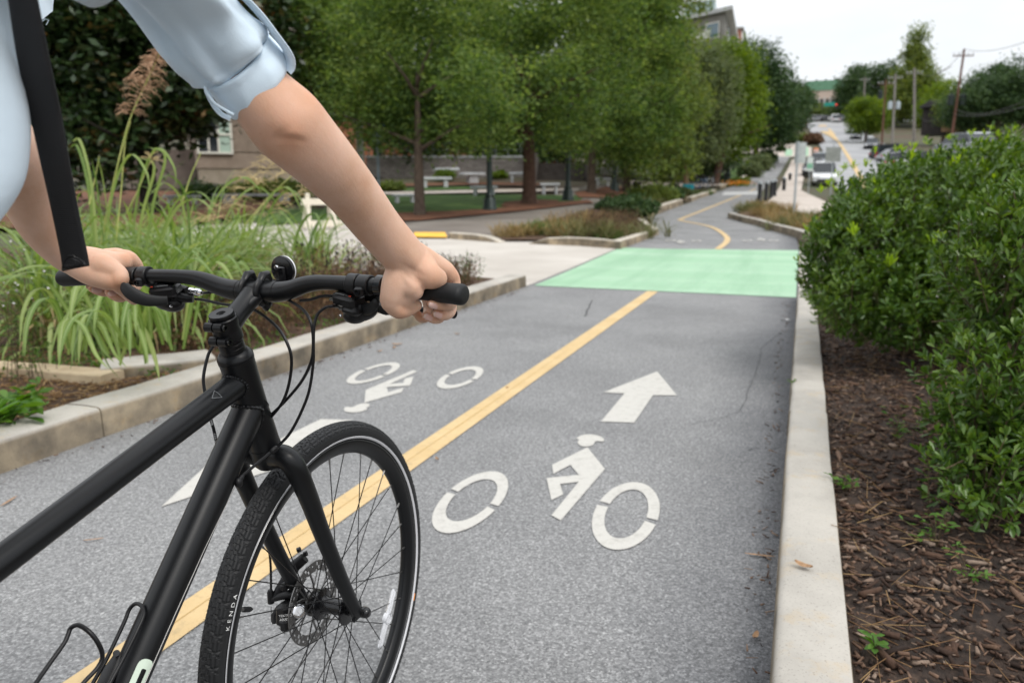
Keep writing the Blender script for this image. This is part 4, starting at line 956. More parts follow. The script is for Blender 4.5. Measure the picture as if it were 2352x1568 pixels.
# right hand: palm over the grip, thumb under it, four fingers round the lever side
limb([(936, 596, 1.074, .0285), (962, 612, 1.074, .0240), (985, 632, 1.068, .0195), (1003, 640, 1.076, .0150)])
limb([(948, 590, 1.082, .0235), (985, 606, 1.098, .0195), (1018, 620, 1.112, .0150), (1032, 632, 1.118, .0125)])
limb([(930, 618, 1.072, .0250), (912, 652, 1.066, .0215), (903, 678, 1.066, .0180), (900, 692, 1.068, .0158)])
limb([(906, 676, 1.066, .0160), (926, 686, 1.072, .0128), (941, 697, 1.082, .0105)]); limb([(948, 668, 1.066, .0120), (936, 684, 1.072, .0105), (926, 694, 1.076, .0095)])
limb([(925, 640, 1.066, .0200), (945, 660, 1.064, .0160), (952, 668, 1.066, .0130)])
limb([(908, 636, 1.090, .0125), (898, 660, 1.090, .0125), (893, 686, 1.080, .0130)])
limb([(900, 690, 1.068, .0155), (908, 705, 1.072, .0138), (920, 713.5, 1.078, .0118), (938, 708.5, 1.086, .0108), (950, 703.5, 1.090, .0098), (956, 701, 1.091, .0088)])
limb([(1024, 622, 1.116, .0125), (1037, 634, 1.122, .0110), (1043, 650, 1.126, .0098), (1044, 682, 1.124, .0080), (1036, 700, 1.108, .0072), (1014, 702, 1.092, .0070), (990, 698, 1.084, .0062)])
limb([(1005, 618, 1.130, .0120), (1022, 640, 1.142, .0100), (1036, 690, 1.140, .0082), (1036, 715, 1.126, .0074), (1022, 725, 1.112, .0070), (1001, 719, 1.106, .0063)])
limb([(985, 612, 1.138, .0120), (1000, 640, 1.152, .0104), (1016, 700, 1.152, .0082), (1012, 728, 1.138, .0074), (998, 733, 1.124, .0070), (978, 724, 1.114, .0063)])
limb([(955, 610, 1.138, .0120), (970, 645, 1.158, .0104), (984, 704, 1.164, .0080), (978, 728, 1.152, .0074), (966, 730, 1.142, .0070), (957, 719, 1.134, .0062)])
# left arm and hand
limb([(-640, -120, .74, .050), (-330, 90, .88, .046), (-60, 270, 1.04, .043), (22, 345, 1.10, .0435), (62, 440, 1.165, .0395), (100, 520, 1.212, .0345), (146, 578, 1.246, .0280), (180, 600, 1.262, .0260)], 28)
limb([(178, 599, 1.262, .0255), (215, 604, 1.262, .0255), (250, 605, 1.270, .0215), (282, 602, 1.284, .0150)])
limb([(180, 606, 1.258, .0235), (212, 628, 1.252, .0205), (245, 642, 1.250, .0168), (268, 650, 1.254, .0138), (284, 664, 1.265, .0120), (298, 678, 1.277, .0104), (308, 688, 1.283, .0092)])
limb([(235, 612, 1.252, .0210), (268, 628, 1.254, .0165), (276, 640, 1.250, .0140)])
limb([(262, 588, 1.296, .0120), (292, 591, 1.294, .0120), (306, 600, 1.300, .0110), (316, 616, 1.312, .0100), (316, 650, 1.318, .0090), (300, 672, 1.306, .0085), (276, 684, 1.290, .0078), (258, 678, 1.284, .0068)])
limb([(245, 586, 1.306, .0115), (274, 586, 1.308, .0118), (288, 600, 1.322, .0105), (290, 650, 1.330, .0090), (278, 680, 1.312, .0085), (258, 676, 1.292, .0080), (250, 670, 1.286, .0072)])
limb([(222, 588, 1.312, .0115), (250, 590, 1.320, .0112), (262, 606, 1.336, .0100), (262, 650, 1.340, .0088), (248, 670, 1.322, .0078), (228, 669, 1.302, .0074), (212, 663, 1.294, .0066)])
limb([(200, 590, 1.316, .0110), (226, 594, 1.328, .0105), (236, 612, 1.342, .0092), (234, 648, 1.344, .0080), (220, 660, 1.328, .0076), (206, 657, 1.312, .0066)])
# trunk, neck and head (mostly outside the frame)
for ch in ([(-.02, -.895, .90, .085), (-.05, -.83, 1.05, .085), (-.056, -.72, 1.22, .105), (-.05, -.70, 1.34, .090), (-.01, -.69, 1.42, .055), (0, -.66, 1.48, .052)],
           [(-.19, -.69, 1.36, .042), (0, -.70, 1.385, .05), (.15, -.685, 1.37, .042)],
           [(.10, -.90, .86, .070), (.13, -.88, .60, .062), (.15, -.92, .45, .052), (.15, -.94, .25, .048), (.15, -.95, .09, .036)], [(-.10, -.90, .86, .070), (-.13, -.88, .60, .062), (-.15, -.92, .45, .052), (-.15, -.94, .25, .048), (-.15, -.95, .09, .036)]):
    P = spline(ch, 5); B.tube([p[:3] for p in P], [p[3] for p in P], 24, asp=1.0)
    B.ball(P[0][:3], (P[0][3],) * 3); B.ball(P[-1][:3], (P[-1][3],) * 3)
B.ball((0, -.63, 1.59), (.075, .095, .105), 0, 24, 16); B.ball((0, -.60, 1.545), (.058, .075, .065)); B.ball((0, -.533, 1.575), (.012, .02, .018)); B.ball((0, -.545, 1.535), (.022, .014, .009))
for s in (-1, 1): B.ball((s * .077, -.635, 1.58), (.010, .02, .03)); B.ball((s * .03, -.553, 1.60), (.014, .010, .007))
tmp = B.build('tmp_body', M_SKIN, None, False)
rm = tmp.modifiers.new('r', 'REMESH'); rm.mode = 'VOXEL'; rm.voxel_size = .0022
smo = tmp.modifiers.new('s', 'SMOOTH'); smo.factor = .5; smo.iterations = 6
bpy.context.view_layer.update()
me = bpy.data.meshes.new_from_object(tmp.evaluated_get(bpy.context.evaluated_depsgraph_get()))
bpy.data.objects.remove(tmp)
co = np.empty(len(me.vertices) * 3); me.vertices.foreach_get('co', co); co = co.reshape(-1, 3)
no = np.empty(len(me.vertices) * 3); me.vertices.foreach_get('normal', no); no = no.reshape(-1, 3)
dv = np.zeros(len(co))
def swell(u, v, D, s, amp, el=1.0, ang=0.0):
    d = co - dep(u, v, D); x = d @ RIGHT; y = d @ DOWN; z = d @ FWD; c_, s_ = math.cos(math.radians(ang)), math.sin(math.radians(ang)); p = (x * c_ + y * s_) / el; q = -x * s_ + y * c_
    dv[:] += amp * np.exp(-(p * p + q * q + z * z * .35) / (s * s))
# anatomy of elbow, wrist and hands: bony points, hollows and skin creases
swell(668, 300, .860, .014, .0028); swell(680, 313, .860, .0055, .0016, 2.2, 10); swell(662, 318, .860, .004, -.0022, 3.0, -8); swell(690, 322, .862, .004, -.0016, 2.0, 5); swell(648, 306, .858, .004, -.0012, 3, -35)
swell(655, 330, .866, .016, -.0022, 1.6, 20); swell(692, 240, .872, .010, -.0034, 1.3, 50); swell(708, 258, .880, .016, .0022); swell(722, 342, .895, .02, -.002, 2, 45); swell(640, 262, .855, .02, .0016, 2, 40)
swell(938, 580, 1.046, .007, .0018, 3.2, 55); swell(952, 622, 1.046, .0035, -.0018, 4, 28); swell(944, 640, 1.046, .0035, -.0014, 4, 35); swell(930, 650, 1.05, .004, -.0012, 3, 60); swell(920, 600, 1.046, .006, -.0012, 3, 60); swell(921, 704, 1.068, .003, -.0018, 2.5, 100)
swell(985, 604, 1.09, .008, .0015, 3, 25); swell(1030, 622, 1.11, .008, .0014)
for q, (u, v) in enumerate(((288, 588), (274, 592), (252, 588))): swell(u, v, 1.285, .009, .0016)
swell(270, 651, 1.243, .009, .0018); swell(262, 606, 1.262, .006, -.0014, 3, 20); swell(245, 598, 1.262, .005, .0010, 4, 12); swell(236, 618, 1.25, .005, -.0010, 4, 15)
co = co + no * dv[:, None]; me.vertices.foreach_set('co', co.ravel().astype(np.float32)); me.update()
me.name = 'person'; me.materials.clear(); me.polygons.foreach_set('use_smooth', [True] * len(me.polygons))
person = link('person', me, [M_SKIN, M_NAIL, M_NAILTIP])
tag(person, 'rider in a pale blue shirt with rolled sleeves holding both grips of the black bicycle', 'person')
# nails: the finger-end skin cells under each nail take the nail material
co = np.empty(len(me.vertices) * 3); me.vertices.foreach_get('co', co); co = co.reshape(-1, 3)
pc = np.empty(len(me.polygons) * 3); me.polygons.foreach_get('center', pc); pc = pc.reshape(-1, 3)
pn = np.empty(len(me.polygons) * 3); me.polygons.foreach_get('normal', pn); pn = pn.reshape(-1, 3)
mi = np.zeros(len(me.polygons), np.int32)
def nail(u, v, D, ang, a, b):
    c = dep(u, v, D); ca, sa = math.cos(math.radians(ang)), math.sin(math.radians(ang))
    d = pc - c; near = np.linalg.norm(d, axis=1) < .02
    x = d @ RIGHT; y = d @ DOWN; p = x * ca + y * sa; q = -x * sa + y * ca
    face = (pn @ (CAM - c) / np.linalg.norm(CAM - c)) > .05
    e = (np.abs(p / a) ** 2.6 + np.abs(q / b) ** 2.6) < 1
    mi[near & face & e] = 1
    mi[near & face & e & (p < -a * .62)] = 2
nail(995, 703, 1.084, 16, .0064, .0042); nail(1006, 723, 1.104, 20, .0064, .0042); nail(984, 729, 1.114, 24, .0064, .0042)
nail(219, 667, 1.29, 10, .0065, .0042); nail(257, 674, 1.28, 14, .0062, .0042)
me.polygons.foreach_set('material_index', mi)

# pinker skin on knuckles, fingertips and elbow, as the skin itself is
co = np.empty(len(me.vertices) * 3); me.vertices.foreach_get('co', co); co = co.reshape(-1, 3); fl = np.zeros(len(co), np.float32)
for u, v, D, s_, a_ in ((640, 270, .87, .055, .38), (668, 306, .86, .02, .35), (705, 240, .885, .02, .3), (1030, 628, 1.115, .016, .55), (985, 640, 1.06, .02, .45), (921, 712, 1.07, .010, .4), (995, 702, 1.085, .012, .6), (1006, 722, 1.1, .012, .6), (982, 726, 1.115, .012, .6), (962, 722, 1.13, .012, .6), (946, 704, 1.088, .010, .5), (271, 651, 1.245, .012, .75), (290, 592, 1.28, .012, .5), (272, 590, 1.29, .010, .4), (215, 664, 1.29, .012, .6), (255, 676, 1.28, .012, .6), (230, 606, 1.25, .03, .2)): fl += a_ * np.exp(-np.sum((co - dep(u, v, D)) ** 2, 1) / s_ ** 2).astype(np.float32)
at_ = me.attributes.new('flush', 'FLOAT', 'POINT'); at_.data.foreach_set('value', np.clip(fl, 0, .8))

# shirt
M_SHIRT = mat('pale_blue_cloth', (.66, .78, .88), .70, spec=.25, sheen=.25)
_a = noise(M_SHIRT, 900, 2); _b = noise(M_SHIRT, 5, 4, .5, stretch=(1, .6, 1.4))
_h = nd(M_SHIRT, 'ShaderNodeMath', operation='MULTIPLY_ADD'); _h.inputs[1].default_value = .04; ln(M_SHIRT, _a.outputs['Fac'], _h.inputs[0]); ln(M_SHIRT, _b.outputs['Fac'], _h.inputs[2])
bump(M_SHIRT, _h.outputs[0], .30, .03)
def cloth_ring(lo, hi, D, dr, tilt=0.0, n=64, folds=None, t=0.0, grow=0.0):
    """ring of cloth whose outline runs from picture point lo to hi at depth D; tilt leans the near side along the sleeve"""
    a = np.array(dep(*lo, D)); b = np.array(dep(*hi, D)); c = (a + b) / 2; hx = (b - a) / 2
    vw = (c - CAM) / np.linalg.norm(c - CAM); ax = np.cross(vw, hx); ax /= np.linalg.norm(ax); r = np.linalg.norm(hx)
    if ax @ RIGHT < 0: ax = -ax
    hd = -vw * r * dr + ax * tilt; out = []
    for k in range(n):
        q = 2 * PI * k / n; f = 1 + grow + (folds(q, t) if folds else 0)
        out.append(c + (hx * math.cos(q) + hd * math.sin(q)) * f)
    return out
def lerp_rings(keys, n_sub, folds):
    out = []
    K = [np.array([*k[0], *k[1], *k[2:]], float) for k in keys]; S = spline(K, n_sub)
    for i, s in enumerate(S): out.append(cloth_ring(s[:2], s[2:4], s[4], s[5], s[6], folds=folds, t=i / (len(S) - 1)))
    return out
def sleeve_folds(q, t):
    f = .035 * math.sin(2 * q - .6 + 1.2 * t) + .02 * math.sin(3 * q + 7 * t) * math.sin(4 * t) + .06 * t * math.exp(-((q - 1.05) / .22) ** 2) - .095 * t * math.exp(-((q - 1.55 - .3 * t) / .16) ** 2) + .05 * t * math.exp(-((q - 2.05 - .1 * t) / .2) ** 2) - .085 * t ** 1.5 * math.exp(-((q - 2.62 + .25 * t) / .15) ** 2) - .07 * t ** 2 * math.exp(-((q - .62) / .13) ** 2)
    f += .045 * math.exp(-((t - .82) / .10) ** 2) * math.exp(-((q - .75) / .5) ** 2) + .05 * float(smooth(.86, .95, t))
    f += .02 * math.sin(5 * q + 9 * t) * t + .012 * math.sin(9 * q - 14 * t) * t + .030 * t * (1 - abs(math.sin(2.6 * q + 2.4 * t - .4))) ** 3 - .02 * t * (1 - abs(math.sin(3.7 * q - 3.1 * t))) ** 4
    return 1.9 * f * (1 - .75 * float(smooth(.90, 1.0, t)))
torso = []
def torso_ring(z, yc, a, b, xc=0, ph=0, amp=.02):
    xc -= .056; yc += .033
    return [(xc + a * math.cos(q) * (1 + amp * math.sin(7 * q + ph)), yc + b * math.sin(q) * (1 + amp * math.sin(9 * q + ph)), z) for q in (2 * PI * k / 72 for k in range(72))]
mb = MB()
TR = [(1.066, -.822, .196, .150), (1.078, -.812, .205, .156), (1.10, -.788, .210, .160), (1.13, -.762, .210, .160), (1.16, -.748, .208, .158), (1.20, -.740, .206, .156), (1.26, -.742, .206, .150), (1.32, -.735, .206, .138), (1.37, -.725, .200, .118), (1.41, -.715, .165, .090), (1.44, -.700, .100, .070), (1.455, -.69, .068, .062)]
S = spline([np.array(t) for t in TR], 4)
mb.loft([torso_ring(s[0], s[1], s[2], s[3], 0, .5 + 3 * s[0], .018 + .05 * max(0, 1.2 - s[0])) for s in S], 0, False)
SR = lerp_rings([((20, -190), (250, -330), .66, .9, 0), ((120, -95), (400, -210), .72, .9, 0), ((205, -58), (470, -110), .77, .9, .004), ((272, 0), (528, -28), .80, .9, .006), ((334, 66), (560, 15), .825, .9, .008), ((382, 138), (588, 46), .842, .92, .010), ((430, 184), (604, 72), .855, .95, .012), ((468, 200), (602, 84), .862, .92, .012)], 8, sleeve_folds)
mb.loft(SR, 0, False)
SL = [[(c[0] + r * math.cos(q) * .3, c[1] + r * math.sin(q), c[2] + r * math.cos(q)) for q in (2 * PI * k / 40 for k in range(40))] for c, r in (((-.15, -.70, 1.37), .075), ((-.22, -.66, 1.33), .072), ((-.27, -.58, 1.29), .066), ((-.30, -.50, 1.265), .06))]
mb.loft(SL, 0, False)
c0, c1 = dep(135, -260, .66), dep(258, -153, .718)
mb.tube(spline([(-.06, -.70, 1.385), (.04, -.70, 1.375), tuple(c0 + np.array([-.03, -.015, .0])), tuple(c1)], 5), [.085] * 8 + [.078] * 4 + [.070] * 4, 40)
mb.tube(spline([(-.03, -.70, 1.385), (-.12, -.70, 1.375), (-.20, -.68, 1.345), (-.26, -.60, 1.30)], 5), [.085] * 8 + [.078] * 4 + [.070] * 4, 40)
shirt = mb.build('shirt', M_SHIRT, person, True, 180)
so = shirt.modifiers.new('thickness', 'SOLIDIFY'); so.thickness = .0012
# turned-up cuff
mb = MB()
ck = [((476, 186), (592, 88), .862, .90, .014), ((466, 196), (606, 72), .861, 1.02, .016), ((480, 214), (624, 88), .866, 1.02, .016), ((498, 236), (643, 112), .872, 1.02, .015), ((517, 257), (656, 142), .877, 1.0, .012), ((533, 273), (655, 164), .880, .97, .008), ((543, 270), (646, 170), .880, .92, .007), ((530, 252), (636, 150), .876, .88, .008)]
def cuff_folds(q, t): return .014 * math.sin(3 * q + 1.0) + .030 * math.exp(-abs(q - 1.15) / .16) + .022 * math.exp(-abs(q - 1.75 - .5 * t) / .10) - .02 * math.exp(-((q - 2.3) / .2) ** 2) + .010 * math.sin(6 * q - 1 + 4 * t)
mb.loft(lerp_rings(ck, 5, cuff_folds), 0, False)
cuff = mb.build('sleeve_cuff', M_SHIRT, shirt, True, 60); so = cuff.modifiers.new('thickness', 'SOLIDIFY'); so.thickness = .0014
mb = MB(); mb.loft([cloth_ring(*k) for k in (((464, 192), (478, 200), .850, 1.0), ((490, 226), (504, 236), .856, 1.0), ((508, 250), (524, 262), .858, 1.0), ((526, 264), (540, 274), .861, 1.0))], 0, True)
# raw folded hem at the underside of the cuff
mb = MB(); mb.tube(spline([W(470, 199, .836), W(476, 216, .838), (W(492, 236, .842)), W(512, 250, .846), W(537, 264, .848)], 5), .0016, 8)
mb.tube(spline([W(474, 208, .842), W(490, 240, .848), W(508, 262, .853), W(530, 273, .856)], 5), .004, 10, asp=.5); mb.build('cuff_hem', M_SHIRT, shirt)
# buttoned tab that holds the sleeve up
mb = MB(); P = spline([W(540, -22, .800), W(572, 6, .815), W(604, 42, .828), W(634, 82, .840), W(656, 112, .850), W(664, 130, .858), W(664, 146, .864), W(656, 158, .866)], 6)
mb.tube(P, [.0115] * len(P), 14, asp=.20, up=FWD); mb.build('sleeve_tab', M_SHIRT, shirt)
# loose edge of cloth beside the strap
mb = MB(); mb.loft([[W(84 + 3 * i, -40, .90 + .004 * i) for i in range(0, 16)] + [W(84 + 3 * i, -40, .903 + .004 * i) for i in range(15, -1, -1)], [W(86 + 2.4 * i, 8 + .4 * i, .90 + .004 * i) for i in range(0, 16)] + [W(86 + 2.4 * i, 8 + .4 * i, .903 + .004 * i) for i in range(15, -1, -1)], [W(90 + 2.1 * i, 50 - 1.6 * i + .3 * i * (i < 6), .90 + .004 * i) for i in range(0, 16)] + [W(90 + 2.1 * i, 50 - 1.6 * i, .903 + .004 * i) for i in range(15, -1, -1)]]); mb.tube([W(97, 50, .90), W(104, 44, .90), W(112, 47, .90), W(106, 58, .90)], .0004, 5)
mb.build('shirt_edge', M_SHIRT, shirt)
# hair, trousers, shoes
M_HAIR = mat('dark_hair', (.05, .03, .02), .5); M_TROU = noisy('dark_denim', (.03, .035, .05), (.05, .055, .08), 40, .85); M_SHOE = mat('shoe_white', (.6, .6, .58), .6)
mb = MB(); mb.ball((0, -.655, 1.615), (.088, .102, .100), 0, 24, 16); mb.ball((0, -.75, 1.60), (.05, .05, .06)); mb.build('hair', M_HAIR, person)
mb = MB(); mb.loft([torso_ring(1.10, -.815, .150, .112, amp=0), torso_ring(1.00, -.86, .165, .128, amp=0), torso_ring(.93, -.86, .175, .150, amp=0), torso_ring(.85, -.90, .178, .13, amp=0)], 0, True)
for s in (-1, 1):
    P = spline([(s * .095, -.90, .90, .10), (s * .125, -.885, .62, .082), (s * .148, -.92, .45, .070), (s * .15, -.94, .25, .066), (s * .15, -.95, .08, .062)], 5); mb.tube([p[:3] for p in P], [p[3] for p in P], 24)
mb.build('trousers', M_TROU, person)
for s in (-1, 1):
    mb = MB(); mb.loft([[(s * .155 + w * math.cos(q), y, z + hh * math.sin(q)) for q in (2 * PI * k / 18 for k in range(18))] for y, w, hh, z in ((-1.03, .02, .02, .035), (-1.02, .034, .035, .045), (-.96, .040, .052, .056), (-.90, .042, .042, .046), (-.83, .046, .030, .034), (-.78, .036, .022, .026), (-.765, .015, .012, .020))]); mb.build('shoe', M_SHOE, person)

# dangling bag strap with a leather end
M_WEB = mat('black_webbing', (.010, .010, .012), .7, spec=.3, sheen=.1)
tc = nd(M_WEB, 'ShaderNodeUVMap'); wv = nd(M_WEB, 'ShaderNodeTexWave', Scale=1.0, Distortion=.6); wv.bands_direction = 'Y'; mp = nd(M_WEB, 'ShaderNodeMapping'); mp.inputs['Scale'].default_value = (1, 62, 1)
ln(M_WEB, tc.outputs[0], mp.inputs['Vector']); ln(M_WEB, mp.outputs[0], wv.inputs['Vector']); bump(M_WEB, wv.outputs['Fac'], .8, .0016)
M_LEATH = mat('black_leather', (.016, .016, .017), .42, spec=.5); _v = nd(M_LEATH, 'ShaderNodeTexVoronoi', Scale=420.0); _t = nd(M_LEATH, 'ShaderNodeTexCoord'); ln(M_LEATH, _t.outputs['Object'], _v.inputs['Vector']); bump(M_LEATH, _v.outputs['Distance'], .8, .0012)
sl = [(8, -90), (22, 0), (42, 129), (66.5, 237.6), (90.6, 346), (116.8, 463), (141, 580), (146, 622)]; sr_ = [(66, -95), (87.8, 0), (116.8, 145), (139, 249.7), (159, 362.5), (177, 463), (199.4, 572), (206, 609)]
sd_ = [.640, .652, .686, .716, .745, .775, .803, .812]
S = spline([np.array([*a, *b, d]) for a, b, d in zip(sl, sr_, sd_)], 8); V = []; UV = []; Fq = []; NB = 7
arc = 0
for i, s in enumerate(S):
    L, R = dep(s[0], s[1], s[4]), dep(s[2], s[3], s[4]); 
    for k in range(NB):
        t = k / (NB - 1); p = L + (R - L) * t - FWD * .0016 * math.sin(PI * t); V.append(p); UV.append((t, i / (len(S) - 1)))
for i in range(len(S) - 1):
    for k in range(NB - 1): q = i * NB + k; Fq.append((q, q + 1, q + NB + 1, q + NB))
strap = mesh_np('bag_strap', V, Fq, M_WEB, None, UV, True)
tag(strap, 'black ribbed webbing strap with a stitched leather end hanging before the blue shirt', 'bag strap')
so = strap.modifiers.new('thickness', 'SOLIDIFY'); so.thickness = .0022
def strap_pt(t, s, off):
    f = s * (len(S) - 1); i = min(int(f), len(S) - 2); a = S[i] + (S[i + 1] - S[i]) * (f - i); L, R = dep(a[0], a[1], a[4]), dep(a[2], a[3], a[4]); return L + (R - L) * t - FWD * off
outl = [(.0, 1.0), (.02, .975), (.06, .945), (.12, .915), (.20, .892), (.32, .876), (.42, .873), (.54, .880), (.66, .897), (.78, .922), (.90, .955), (1.0, 1.0)]
mb = MB(); n = len(outl); V = []
for t, s in outl: V.append(strap_pt(t, s, .0034))
cx_ = (.45, .965); 
for t, s in outl: V.append(strap_pt(t + (cx_[0] - t) * .12, s + (cx_[1] - s) * .12, .0062))
for t, s in outl: V.append(strap_pt(t + (cx_[0] - t) * .22, s + (cx_[1] - s) * .22, .0048))
for t, s in outl: V.append(strap_pt(t + (cx_[0] - t) * .34, s + (cx_[1] - s) * .34, .0062))
Fz = [(r * n + i, r * n + i + 1, r * n + n + i + 1, r * n + n + i) for r in range(3) for i in range(n - 1)] + [tuple(range(3 * n, 4 * n))] + [(r * n + n - 1, r * n, r * n + n, r * n + 2 * n - 1) for r in range(3)]
mb.add(V, Fz); mb.build('leather_tip', M_LEATH, strap, True, 50)
# ------------------------------------------------------------------ vegetation
def rot_to(d, rnd):
    """orthonormal frames (n,3,3 columns: side, along, normal) for unit directions d"""
    r = rng.normal(size=d.shape); s = np.cross(d, r); s /= np.linalg.norm(s, axis=1)[:, None] + 1e-9; n = np.cross(s, d); return s, n
# obovate leaf, folded along the midrib: two five-sided halves
LEAF_V = np.array([(0, 0, 0), (.30, .38, .05), (.44, .70, .07), (.16, .97, .03), (0, 1.0, 0), (0, .52, -.03), (-.30, .38, .05), (-.44, .70, .07), (-.16, .97, .03)])
LEAF_F = np.array([(0, 1, 2, 3, 5), (5, 3, 4, 8, 5), (0, 5, 8, 7, 6)])
def leaves_obj(name, P, Dr, L, Wd, m, parent, up_bias=.4, mi=None, droop=0.0):
    """one leaf per point P with direction Dr, length L, width factor Wd"""
    n = len(P); s = np.cross(Dr, np.array([0, 0, 1.0]) + rng.normal(0, .45, (n, 3))); s /= np.linalg.norm(s, axis=1)[:, None] + 1e-9
    nn = np.cross(s, Dr); nn *= np.sign(nn[:, 2:3] + 1e-6)
    T = LEAF_V
    V = P[:, None, :] + s[:, None, :] * (T[None, :, 0:1] * (L * Wd)[:, None, None]) + Dr[:, None, :] * (T[None, :, 1:2] * L[:, None, None]) + nn[:, None, :] * ((T[None, :, 2:3] - droop * T[None, :, 1:2] ** 2) * L[:, None, None])
    Fq = np.array([(0, 1, 2, 5), (5, 2, 3, 4), (0, 5, 7, 6), (5, 4, 8, 7)])
    Fz = (Fq[None] + (np.arange(n) * 9)[:, None, None]).reshape(-1, 4)
    return mesh_np(name, V.reshape(-1, 3), Fz, m, parent, smooth_=False, mi=None if mi is None else np.repeat(mi, 4))
def quads_obj(name, P, size, m, parent, asp=1.6, flat=.5):
    """small leaf sprays as bent diamonds, random attitude biased to lie flat"""
    n = len(P); d = rng.normal(size=(n, 3)); d[:, 2] *= flat; d /= np.linalg.norm(d, axis=1)[:, None] + 1e-9
    up = np.array([0, 0, 1.0]) + rng.normal(0, .7, (n, 3)); s = np.cross(d, up); s /= np.linalg.norm(s, axis=1)[:, None] + 1e-9
    a = d * (size * asp)[:, None]; b = s * size[:, None]; c = np.cross(s, d) * (size * .25)[:, None]
    V = np.stack([P - a, P + b * .8 - c, P + a, P - b * .8 - c], 1).reshape(-1, 3)
    return mesh_np(name, V, np.arange(4 * n).reshape(n, 4), m, parent)
def lobes_points(lobes, n_cl, per, spread, shell=.62, drape=0.0):
    """clumped points through the union of ellipsoid lobes; more of them near the outside"""
    w = np.array([l[3] * l[4] + l[4] * l[5] + l[3] * l[5] for l in lobes]); w = w / w.sum(); out = []
    pick = rng.choice(len(lobes), n_cl, p=w)
    L = np.array(lobes)[pick]; d = rng.normal(size=(n_cl, 3)); d /= np.linalg.norm(d, axis=1)[:, None]
    rr = shell + (1.04 - shell) * rng.random(n_cl) ** .6; rr[rng.random(n_cl) < .16] *= .6
    C = L[:, :3] + d * L[:, 3:6] * rr[:, None]
    k = rng.integers(int(per * .6), int(per * 1.4) + 1, n_cl); Ci = np.repeat(np.arange(n_cl), k)
    sp = spread * rng.uniform(.6, 1.4, n_cl)[Ci]
    P = C[Ci] + np.clip(rng.normal(size=(len(Ci), 3)), -1.7, 1.7) * sp[:, None] * np.array([1, 1, .62])
    if drape: P[:, 2] -= drape * np.abs(rng.normal(size=len(Ci))) * sp
    return P
def trunk_mesh(mb, base_, top, r, lean=(0, 0), limbs=6, spread=1.6, seed=1, fork=.45):
    R = random.Random(seed); b = Vector(base_); H = top
    P = [b + Vector((lean[0] * t + .05 * r * math.sin(5 * t + seed), lean[1] * t, H * t)) for t in (0, .04, .12, .3, .5, .75, 1)]
    mb.tube(P, [r * 1.7, r * 1.25, r * 1.03, r * .92, r * .8, r * .5, r * .15], 12)
    for k in range(limbs):
        t = fork + (.9 - fork) * R.random(); a = 2 * PI * (k / limbs + .3 * R.random()); p0 = b + Vector((lean[0] * t, lean[1] * t, H * t)); q = spread * (.6 + .6 * R.random())
        mb.tube([p0, p0 + Vector((math.cos(a) * q * .4, math.sin(a) * q * .4, H * .10)), p0 + Vector((math.cos(a) * q, math.sin(a) * q, H * .22))], [r * .42, r * .28, r * .06], 7)
M_BARK = noisy('bark', (.055, .040, .030), (.12, .088, .066), 9, .95, .6, .03, stretch=(3, 3, .6))
M_BARKRED = noisy('bark_red', (.055, .030, .020), (.12, .07, .05), 9, .95, .6, .03, stretch=(3, 3, .6))
M_BARKDK = noisy('bark_dark', (.012, .010, .008), (.03, .024, .02), 9, .95, .6, .03)
TREE_M = {
 'cypress': leaf_mat('cypress_leaf', [(.034, .072, .018), (.078, .138, .034), (.145, .215, .052), (.24, .30, .085)], .7, .5, .42),
 'dark': leaf_mat('dark_leaf', [(.016, .040, .014), (.030, .066, .020), (.052, .098, .028), (.085, .135, .04)], .6, .25, .45),
 'olive': leaf_mat('olive_leaf', [(.065, .11, .025), (.105, .155, .035), (.155, .20, .045), (.21, .25, .06)], .7, .4, .4),
 'grey': leaf_mat('greygreen_leaf', [(.075, .105, .045), (.11, .145, .058), (.155, .18, .075)], .7, .4, .4),
 'lime': leaf_mat('lime_leaf', [(.06, .11, .012), (.10, .165, .018), (.17, .235, .03)], .65, .45, .4),
 'magnolia': leaf_mat('magnolia_leaf', [(.010, .022, .008), (.016, .036, .010), (.030, .060, .016), (.05, .085, .03), (.14, .065, .02)], .35, .15, .8, .5),
}
def tree(name, u, D, H, lobes, kind, label, cat='tree', group=None, r=.22, n=260, per=34, sz=.085, spread=.34, lean=(0, 0), bark=None, limbs=7, z=None, drape=.5, trunk_top=.85):
    if D < 70: n, per, spread, sz = int(n * .66), int(per * 2.6), spread * 1.38, sz * .78
    else: sz *= .62; per = int(per * 2)
    """lobes are (picture column, picture row, extra depth, half width px, half height px, depth half m) at depth D"""
    p = gpt(u, D); zz = p[2] if z is None else z
    root = empty(name, (p[0], p[1], zz), 0, label, cat, group)
    Ls = []
    for (lu, lv, dd, hw, hh, dm) in lobes:
        c = dep(lu, lv, D + dd); k = (D + dd) / F; Ls.append((c[0] - p[0], c[1] - p[1], c[2] - zz, hw * k, dm, hh * k))
    trunk_top = .45 if D > 75 else .48
    mb = MB(); trunk_mesh(mb, (0, 0, -.1), H * trunk_top, r, lean, limbs, 1.4 + H * .12, int(u) + int(D)); mb.build('trunk', bark or M_BARK, root)
    P = lobes_points(Ls, n, per, spread, drape=drape)
    quads_obj('crown', P, rng.uniform(.6, 1.3, len(P)) * sz, TREE_M[kind], root)
    return root
G1 = 'feathery street trees along the park'
tree('magnolia_tree', 345, 26, 8.5, [(250, 90, 0, 210, 190, 2.6), (450, 60, 0, 200, 190, 2.6), (360, -60, 0, 260, 160, 3), (560, 105, 2, 110, 120, 2), (140, 160, 0, 120, 150, 2), (300, 250, 0, 180, 70, 2.2), (400, 225, -1, 80, 40, 1.2), (210, 330, -1, 100, 70, 1.2)], 'magnolia', 'broad dark glossy magnolia with a black trunk behind the tall grass', 'tree', None, .30, 1150, 36, .125, .36, bark=M_BARKDK, drape=.2)
